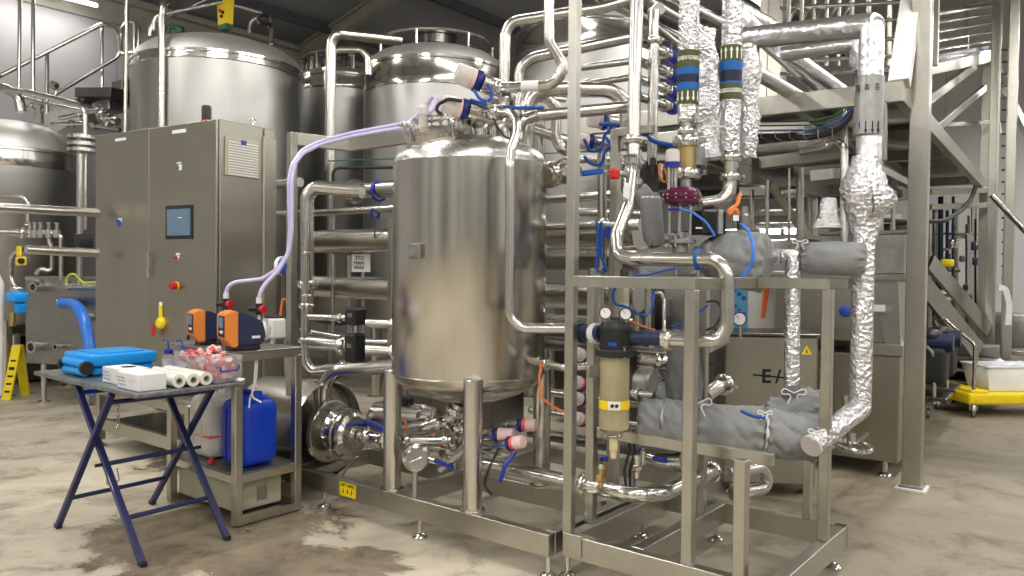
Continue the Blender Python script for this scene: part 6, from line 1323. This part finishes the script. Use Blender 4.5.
# cable trays and cables under the deck
ty = thing('cable_tray', at(800, 135, 5.9), 'cable tray with black and green cables under the platform beam', 'tray')
for k, (y, col_, r_) in enumerate(((136, BLACK, .018), (139, BLKM, .016), (126, GREENL, .006), (122, GREENL, .005), (131, TAPE, .007))):
    m = MB(); m.pipe([at(745, y, 6.0), at(812, y - 1, 5.95), at(838, y - 7, 5.9), at(851, y - 22, 5.9)], r_, .2, 8); ob('cable_run', m, col_, ty)
for k in range(7): m = MB(); q = at(752 + k * 14, 138, 5.95); m.pipe([q - U2 * .12 + W * .05, q - U2 * .12 - W * .012, q + U2 * .12 - W * .012, q + U2 * .12 + W * .05], .004, .01, 6); ob('tray_wire', m, S_PIPE, ty)
run('cable', 'thick black cable sagging behind the platform column', [(862, 218, 7.4), (905, 222, 7.6), (945, 221, 7.8), (962, 210, 8.0), (972, 198, 8.2), (976, 185, 8.2)], .022, .3, mat=BLACK, cat='cable')
# conveyor-like framework and ducts under the platform
uf = thing('pipe_bridge', at(800, 180, 7.0), 'bridge of beams, ducts and hangers under the platform, left of the tall foil pipe', 'framework')
rr = random.Random(11)
for k, (x0, y0_, x1, y1_, Y0, Y1, w_, h_, mt) in enumerate(((742, 150, 832, 142, 6.4, 6.2, .08, .06, S_PIPE), (742, 166, 846, 152, 6.8, 6.3, .10, .10, S_FRAME), (738, 176, 860, 168, 7.6, 7.0, .12, .09, S_BENCH), (740, 158, 775, 172, 6.9, 7.8, .10, .14, S_FRAME), (745, 170, 830, 190, 6.6, 8.2, .12, .22, S_DARK), (740, 192, 850, 190, 8.6, 8.0, .10, .10, S_FRAME), (736, 206, 850, 203, 8.8, 8.2, .3, .12, S_DARK), (736, 220, 900, 217, 9.2, 8.8, .10, .08, S_FRAME), (770, 184, 808, 238, 6.9, 6.9, .06, .06, CREAM), (800, 130, 905, 145, 6.2, 7.0, .08, .06, S_FRAME), (862, 160, 912, 186, 6.2, 7.0, .06, .06, S_FRAME), (866, 196, 912, 192, 7.4, 7.4, .08, .14, S_DARK), (810, 176, 852, 172, 6.4, 6.3, .08, .09, S_PIPE), (742, 115, 860, 108, 7.4, 7.2, .4, .05, S_DARK), (870, 140, 912, 134, 7.4, 7.4, .2, .14, S_DARK))):
    beam(uf, at(x0, y0_, Y0), at(x1, y1_, Y1), w_, h_, mt, 'duct' if mt is S_DARK else 'beam')
for k, (px, a, b, Y, r_) in enumerate(((767, 180, 255, 6.7, .018), (789, 168, 262, 6.6, .012), (800, 168, 250, 6.8, .035), (845, 100, 246, 6.0, .024), (812, 180, 236, 8.0, .06), (752, 190, 230, 7.6, .02), (880, 150, 235, 7.0, .03), (893, 200, 240, 7.2, .02))):
    m = MB(); m.cyl(at(px, a, Y), at(px, b, Y), r_, n=12); ob('hanger', m, S_PIPE if k % 2 else S_FRAME, uf)
run('drop_pipe', 'slim pipe that arches and drops beside the tall foil pipe', [(800, 152, 6.2), (828, 147, 6.1), (838, 142, 6.0), (844, 148, 5.95), (844, 250, 5.9)], .030, .12)
run('cross_pipe', 'pipe with blue coupling crossing under the platform', [(770, 191, 7.2), (800, 191, 7.2)], .045, clamps=(.3,)); o = thing('blue_coupling', at(770, 192, 7.15), 'blue coupling at the left end of the crossing pipe', 'coupling'); m = MB(); m.cyl(at(768, 191, 7.15), at(777, 191, 7.15), .07, n=20); ob('coupling_ring', m, TAPE, o)
for k, (px, y) in enumerate(((735, 232), (773, 231.5), (797, 231))):
    t = thing('strip_lamp', at(px, y, 9.4), 'small lit strip lamp far back under the platform, %s' % ['left', 'middle', 'right'][k], 'lamp', 'small lamps under the platform'); c = at(px, y, 9.4); m = MB(); m.cyl(c - V2 * .08, c + V2 * .14, .035, n=10); ob('lamp_tube', m, TUBE, t); m = MB(); m.box(c + W * .05 + V2 * .03, (.12, .32, .04), R2, .004); ob('lamp_body', m, WHITE, t); m = MB(); m.cyl(c + W * .06, c + W * .6, .01, n=6); ob('lamp_hanger', m, S_FRAME, t)
# ------------------------------------------------------------------ process machine behind the foil pipe
mk = thing('process_machine', az(897, 466, 0), 'tall stainless machine with a hopper standing behind the tall foil pipe', 'machine')
K = az(898, 464, .12); K.z = 0
def mbx(u0, u1, v0, v1, z0_, z1_, mt, nm, bev=.008): m = MB(); c = K + U2 * (u0 + u1) / 2 + V2 * (v0 + v1) / 2 + W * (z0_ + z1_) / 2; m.box(c, (u1 - u0, v1 - v0, z1_ - z0_), R2, bev); return ob(nm, m, mt, mk)
mbx(0, .8, 0, .95, .12, .93, S_CAB, 'machine_body'); mbx(-.03, .83, -.02, .30, .93, 1.02, S_FRAME, 'ledge'); mbx(.03, .7, .03, .95, 1.02, 1.50, S_CAB, 'machine_body'); mbx(-.03, .8, -.03, 1.0, 1.50, 1.55, S_FRAME, 'flange')
mbx(.12, .7, .0, .62, 1.55, 1.86, S_BENCH, 'hopper_box'); mbx(.10, .72, -.02, .64, 1.86, 1.885, S_FRAME, 'hopper_rim')
m = MB(); q = K; m.prism([q + U2 * .02 + V2 * .03 + W * 1.50, q + U2 * .02 + V2 * .22 + W * 1.50, q - U2 * .01 + V2 * .10 + W * 1.02, q - U2 * .01 + V2 * .0 + W * 1.02], .02, U2); ob('slanted_panel', m, S_PIPE, mk)
for a in (.1, .85):
    for b in (.06, .74): m = MB(); foot(m, K + U2 * b + V2 * a, .12, .05, .02); ob('levelling_foot', m, S_BRT, mk)
q = at(846, 311, 5.7); m = MB(); m.lathe(q, [(0, 0), (.045, 0), (.045, .02), (.03, .03), (0, .03)], -U2, 24); ob('blue_knob', m, SIGNBLUE, mk)
q = at(878, 308, 5.82); m = MB(); m.box(q, (.004, .10, .05), R2, 0); ob('rating_label', m, LBL, mk)
m = MB(); q = at(901, 320, 6.0); m.pipe([at(901, 338, 5.9), at(899, 348, 5.88), at(906, 349, 5.88)], .008, .03, 8); ob('latch', m, S_BRT, mk)
o = thing('ring_handle', at(855, 450, 5.3), 'polished ring shaped hand wheel at knee height beside the foil pipe foot', 'hand wheel'); m = MB(); m.ring(at(853, 446, 5.3), .115, .018, axis=W + Vector((.05, -.12, 0)), n=36, m=10); ob('wheel_rim', m, S_BRT, o)
m = MB(); q = at(851, 447, 5.3); m.cyl(q - W * .02, q + W * .10, .03, n=14); m.cyl(q, q + U2 * .5, .02, n=10); ob('wheel_hub', m, S_PIPE, o)
run('machine_tube', 'bright tube loop low beside the post frame', [(845, 395, 5.4), (847, 425, 5.4), (840, 433, 5.4), (834, 430, 5.4)], .02, .05)
ec = thing('pump_cabinet', at(775, 440, 5.3), 'dark stainless cabinet with a black stylised mark, behind the slim foil pipe', 'cabinet')
q = at(775, 380, 5.35); zt_ = at(775, 334.5, 5.35).z; m = MB(); m.box(Vector((q.x, q.y + .25, zt_ / 2 + .04)), (.62, .5, zt_ - .10), frame((1, -.12, 0)), .012); ob('cabinet_body', m, S_CAB, ec)
m = MB(); m.box(Vector((q.x, q.y + .25, zt_ - .002)), (.64, .52, .02), frame((1, -.12, 0)), .004); ob('cabinet_lid', m, S_DARK, ec)
for k in (-1, 1): m = MB(); foot(m, Vector((q.x + k * .25, q.y + .1, 0)), .12, .05, .02); ob('levelling_foot', m, S_BRT, ec)
fd_ = Vector((.12, 1, 0)).normalized() * -1; fx_ = Vector((1, -.12, 0)).normalized()
q2 = Vector((q.x, q.y + .25, 0)) + fd_ * .2515 + W * at(775, 378, 5.3).z
text('cabinet_mark', 'E', q2 + fx_ * -.03, fx_, W, .13, INK, ec, bold=.004); text('cabinet_mark', '/', q2 + fx_ * .05, fx_, W, .13, INK, ec, bold=.003)
m = MB(); m.bar(q2 - fx_ * .12 + W * .012 + fd_ * .001, q2 + fx_ * .16 - W * .008 + fd_ * .001, .002, .012, bev=0); ob('mark_line', m, INK, ec)
q3 = Vector((q.x, q.y + .25, 0)) + fd_ * .252 + fx_ * .235 + W * at(804, 352, 5.2).z
m = MB(); m.prism([q3 - fx_ * .035 - W * .03, q3 + fx_ * .035 - W * .03, q3 + W * .035], .001, fd_); wt_ = ob('warning_triangle', m, YEL, ec); m = MB(); m.prism([q3 + fd_ * .0012 - fx_ * .006 - W * .018, q3 + fd_ * .0012 + fx_ * .006 - W * .018, q3 + fd_ * .0012 + W * .015], .0008, fd_); ob('triangle_mark', m, INK, wt_)
gp = thing('pressure_gauge', at(740, 320, 5.2), 'grey pressure gauge on a stem above the dark cabinet', 'gauge'); g_ = gauge(gp, at(739.5, 319, 5.2), (0, -1, 0), .045); m = MB(); m.cyl(at(740, 325, 5.22), at(740, 337, 5.22), .012, n=10); ob('gauge_stem', m, S_PIPE, gp)
# banner with orange print
bn = thing('printed_banner', at(785, 345, 6.6), 'white banner with an orange lizard print and a blue strip, behind the cabinet', 'banner')
def bp_(px, py, off=0): p = at(px, py, 6.6 - off); return p
m = MB(); m.prism([bp_(748, 282), bp_(850, 283), bp_(850, 352), bp_(748, 352)], .02, (0, 1, 0)); ob('banner_sheet', m, plain('banner_cloth', (.62, .60, .56), .6, var=.12, vs=3), bn)
m = MB(); m.prism([bp_(726, 282), bp_(748, 282), bp_(748, 340), bp_(726, 340)], .02, (0, 1, 0)); bs_ = ob('blue_strip', m, plain('banner_blue', (.10, .33, .55), .5), bn)
rr = random.Random(5)
for k in range(10): m = MB(); m.lathe(bp_(730 + (k % 4) * 4.6, 286 + k * 4, .004), [(0, 0), (.013 + .008 * rr.random(), 0), (.012, .002), (0, .002)], (0, -1, 0), 12); ob('blue_dot', m, SIGNBLUE, bs_)
m = MB(); m.prism([bp_(764, 283, .003), bp_(770, 283, .003), bp_(765, 318, .003), bp_(761, 318, .003)], .002, (0, -1, 0)); ob('orange_stripe', m, LIZ, bn)
m = MB(); m.sweep([bp_(803, 302, .004), bp_(806, 300, .004), bp_(808, 297, .004), bp_(812, 294, .004), bp_(816, 293, .004)], [.008, .03, .035, .03, .008], 10)
for a, b in (((806, 299), (804, 295)), ((808, 300), (811, 304)), ((812, 293), (811, 288)), ((813, 296), (816, 298))): m.cyl(bp_(*a, .004), bp_(*b, .004), .012, .006, n=6)
lz = ob('orange_lizard_print', m, LIZ, bn); c_y = bp_(808, 297).y
for v in lz.data.vertices: v.co.y = (v.co.y + bn.location.y - c_y) * .12 + c_y - bn.location.y - .004
# ------------------------------------------------------------------ far right
ss = thing('stair_flight', az(970, 385), 'steel stair flight with two sloping stringers behind the column', 'stairs')
beam(ss, at(922, 283, 8.6), at(978, 352, 9.0), .05, .22, S_FRAME, 'stringer'); beam(ss, at(930, 262, 9.4), at(988, 330, 10.0), .05, .20, S_FRAME, 'stringer')
for k in range(4):
    m = MB(); q = at(962 + (k % 2), 345 + k * 12, 9.3); m.box(q, (.34, .75, .03), R2, .004); ob('tread', m, S_BENCH, ss)
    m = MB(); m.box(q + U2 * .17 - W * .09, (.01, .75, .16), R2, 0); ob('riser', m, S_FRAME, ss)
beam(ss, at(976, 352, 9.0), Vector((at(976, 352, 9.0).x, at(976, 352, 9.0).y, 0)), .05, .05, None, 'stair_foot')
o = thing('crate', az(955, 404), 'black plastic crate standing in front of the steps', 'crate'); q = az(955, 400); m = MB(); m.box(q + W * .24, (.42, .34, .46), R2, .02); ob('crate_body', m, BLKM, o); m = MB(); m.box(q + W * .475, (.45, .37, .03), R2, .008); ob('crate_rim', m, BLACK, o)
def castor(parent, p, r=.055):
    m = MB(); a = Vector((.9, -.4, 0)).normalized(); p = Vector((p[0], p[1], r)); m.lathe(p - a * .018, [(0, 0), (r * .6, 0), (r, .004), (r, .032), (r * .6, .036), (0, .036)], a, 22); w_ = ob('castor_wheel', m, S_BENCH, parent)
    m = MB(); m.bar(p + W * .0 + a * .026, p + W * (r + .03) + a * .026, .03, .005); m.bar(p - a * .026, p + W * (r + .03) - a * .026, .03, .005); m.box(p + W * (r + .032), (.07, .07, .012), R2, .002); ob('castor_fork', m, S_PIPE, parent)
for k, (x0, x1, yt, Y) in enumerate(((926, 934, 346, 7.4), (936, 947, 338, 8.1))):
    t = thing('tube_trolley', az(x1, 415 - k * 8), ['nearer steel tube trolley with castors beside the column', 'farther steel tube trolley with castors behind the nearer one'][k], 'trolley')
    tb(t, 'push_frame', [(x0 - 8, yt - 2, Y), (x0, yt, Y), (x1, yt + 8, Y), (x1, 404 - k * 8, Y)], .018, S_PIPE, .12)
    q = at(x0, 398 - 9 * k, Y); m = MB(); m.box(q + U2 * .2, (.5, .36, .04), R2, .01); ob('trolley_base', m, S_DARK, t); castor(t, az(x0 + 2, 418 - k * 9)); castor(t, az(x1 + 2, 408 - k * 7))
    m = MB(); m.box(q + U2 * .22 + W * .30, (.4, .30, .34), R2, .04); ob('motor_block', m, BLKM, t); m = MB(); m.cyl(q + W * .52 - V2 * .2 + U2 * .2, q + W * .52 + V2 * .2 + U2 * .2, .09, n=20); ob('roll', m, NAVYP, t); m = MB(); m.ball(q + W * .58 + U2 * .22, .12, (1, 1, .6), 14); ob('cover', m, BLACK, t)
yd = thing('platform_dolly', az(1000, 415), 'yellow plastic platform dolly at the right edge with a tall push handle', 'dolly')
q = at(969, 402, 8.4); ex2 = Vector((1, .05, 0)).normalized(); m = MB(); m.box(q + ex2 * .62 + Vector((0, .32, .03)), (1.26, .62, .13), frame(ex2), .03); ob('deck', m, YEL, yd)
for d_, e_ in ((.08, .05), (1.1, .05), (.08, .55)): castor(yd, q + ex2 * d_ + Vector((0, e_, 0)), .075)
m = MB(); m.box(q + ex2 * .12 + Vector((0, .32, .10)), (.20, .60, .05), frame(ex2), .015); ob('raised_lip', m, YEL, yd)
tb(yd, 'push_handle', [q + ex2 * .08 + Vector((0, .05, .08)), q + ex2 * .08 + Vector((0, .05, .62)), q + Vector((-.14, .25, .88)), q + Vector((-.14, .5, .88)), q + ex2 * .08 + Vector((0, .6, .62)), q + ex2 * .08 + Vector((0, .6, .08))], .018, S_PIPE, .08)
bn_ = thing('plastic_bin', q + ex2 * .6 + W * .1, 'translucent plastic bin on the yellow dolly at the right edge', 'bin')
c = q + ex2 * .60 + Vector((0, .32, .10)); z0_ = c.z
m = MB(); e0 = [c + ex2 * a * .30 + Vector((0, b * .2, 0)) for a, b in ((-1, -1), (1, -1), (1, 1), (-1, 1))]; e1 = [c + ex2 * a * .36 + Vector((0, b * .25, .27)) for a, b in ((-1, -1), (1, -1), (1, 1), (-1, 1))]
m._add(e0 + e1, [[0, 1, 2, 3], [0, 1, 5, 4], [1, 2, 6, 5], [2, 3, 7, 6], [3, 0, 4, 7]]); o_ = ob('bin_body', m, CLOUD, bn_); sm = o_.modifiers.new('wall', 'SOLIDIFY'); sm.thickness = .008
m = MB()
for i in range(4): m.bar(e1[i], e1[(i + 1) % 4], .03, .02)
ob('bin_rim', m, CLOUD, bn_)
m = MB(); m.ball(c + W * .26, .16, (1.6, 1, .35), 20); m.crumple(.03, 9, 0, 4); ob('bag_liner', m, plain('bag_film', (.62, .64, .75), .3), bn_)
# ladder, white hoses and handrail at the right edge
ld = thing('cage_ladder', az(1006, 400), 'vertical ladder with close rungs near the right edge', 'ladder')
for px in (1002, 1011): m = MB(); a = at(px, -20, 9.9); m.bar(a, Vector((a.x, a.y, .3)), .03, .05, up=U2); ob('rail', m, S_FRAME, ld)
for k in range(22): y = 50 + k * 12; m = MB(); m.cyl(at(1002, y, 9.9), at(1011, y, 9.9), .014, n=6); ob('rung', m, S_DARK, ld)
run('stair_handrail', 'pale handrail sloping down to the right edge', [(992, 196, 9.2), (1030, 236, 8.6)], .032, mat=S_PIPE, cat='handrail')
for k in range(3): run('white_hose', ['white hose looping down beside the ladder, inner one', 'white hose looping down beside the ladder, middle one', 'white hose looping down beside the ladder, outer one'][k], [(998, 290 - k * 2, 9.0), (1003 + k * 2, 289 - k, 9.0), (1007 + k * 2, 305, 9.0), (1006 + k * 2, 325, 9.0)], .014, .12, mat=WHITE, cat='hose', n=8)
o = thing('steel_bench', az(1012, 372), 'stainless bench in the distance at the right edge', 'bench'); m = MB(); m.box(at(1008, 351, 10.5), (.5, .9, .06), R2, .01); ob('bench_top', m, S_PIPE, o); m = MB(); m.box(at(1018, 330, 11.5), (.6, .9, .5), R2, .03); ob('unit', m, S_BENCH, o)
for s_ in (-.3, .3): m = MB(); q = at(1008, 351, 10.5) + V2 * s_; m.bar(q, Vector((q.x, q.y, 0)), .04, .04, up=U2); ob('bench_leg', m, S_FRAME, o)
# distant small plant seen between column and stairs
dp = thing('valve_manifold', at(955, 330, 10.5), 'distant cluster of small pipes, valves and a yellow handle between column and stairs', 'manifold')
rr = random.Random(21)
for k in range(16):
    px = 929 + rr.random() * 50; Y = 10.2 + rr.random() * 2; y0_ = 195 + rr.random() * 40; m = MB(); m.cyl(at(px, y0_, Y), at(px, 330 - rr.random() * 40, Y), .012 + .03 * rr.random(), n=8); ob('upright_pipe', m, (S_PIPE, S_DARK, S_FRAME, NAVYP)[k % 4], dp)
for k in range(14):
    y = 232 + rr.random() * 70; Y = 10.4 + rr.random() * 1.6; a = 928 + rr.random() * 25; m = MB(); m.cyl(at(a, y, Y), at(a + 12 + rr.random() * 25, y + rr.uniform(-2, 2), Y), .012 + .02 * rr.random(), n=8); ob('cross_pipe', m, (S_PIPE, S_BRT, S_DARK)[k % 3], dp)
for k in range(12):
    q = at(930 + rr.random() * 46, 240 + rr.random() * 60, 10.2); m = MB(); m.box(q, (.08, .06, .08 + .06 * rr.random()), R2, .015); ob('small_valve', m, (BLACK, S_BRT, NAVYP, S_DARK)[k % 4], dp)
m = MB(); m.box(at(947, 263, 9.9), (.08, .16, .10), R2, .03); ob('yellow_handle', m, YEL, dp)
# dim equipment rows that close the view under the platform
for k, (px, yt, Y, w_, d_, lab) in enumerate(((705, 232, 8.2, .9, .6, 'dull steel equipment housing far back behind the big grey bag'), (765, 240, 9.8, 1.2, .6, 'long low steel housing far back under the platform'), (872, 225, 9.4, .9, .5, 'dark equipment cabinet far back behind the tall foil pipe'), (605, 300, 7.9, .9, .5, 'low equipment housing behind the tall post'), (930, 300, 12.8, 1.4, .6, 'dark machine base in the distance between column and stairs'), (455, 340, 7.4, 1.3, .5, 'low dark equipment base behind the process tank'))):
    o = thing('equipment_housing', az(px, 380) if 0 else Vector((at(px, 270, Y).x, at(px, 270, Y).y, 0)), lab, 'equipment'); zt_ = at(px, yt, Y).z; q = o.location
    m = MB(); m.box(Vector((q.x, q.y, zt_ / 2 + .05)), (d_, w_, zt_ - .10), R2, .03); ob('housing_body', m, (S_DARK, S_BENCH, S_DARK)[k % 3], o)
    for s_ in (-.35, .35): m = MB(); m.box(Vector((q.x, q.y, .05)) + V2 * w_ * s_, (d_ * .8, .08, .10), R2, .005); ob('housing_skid', m, BLKM, o)
    m = MB(); m.box(Vector((q.x, q.y, zt_ * .6)) - U2 * (d_ / 2 + .006), (.012, w_ * .7, zt_ * .4), R2, .004); pn_ = ob('access_panel', m, S_BENCH if k % 3 != 1 else S_FRAME, o); m = MB(); m.pipe([Vector((q.x, q.y, zt_ * .6)) - U2 * (d_ / 2 + .012) + V2 * w_ * .28 + W * s * .08 - U2 * t_ for s, t_ in ((-1, 0), (-1, .03), (1, .03), (1, 0))], .008, .01, 8); ob('panel_handle', m, S_BRT, pn_)
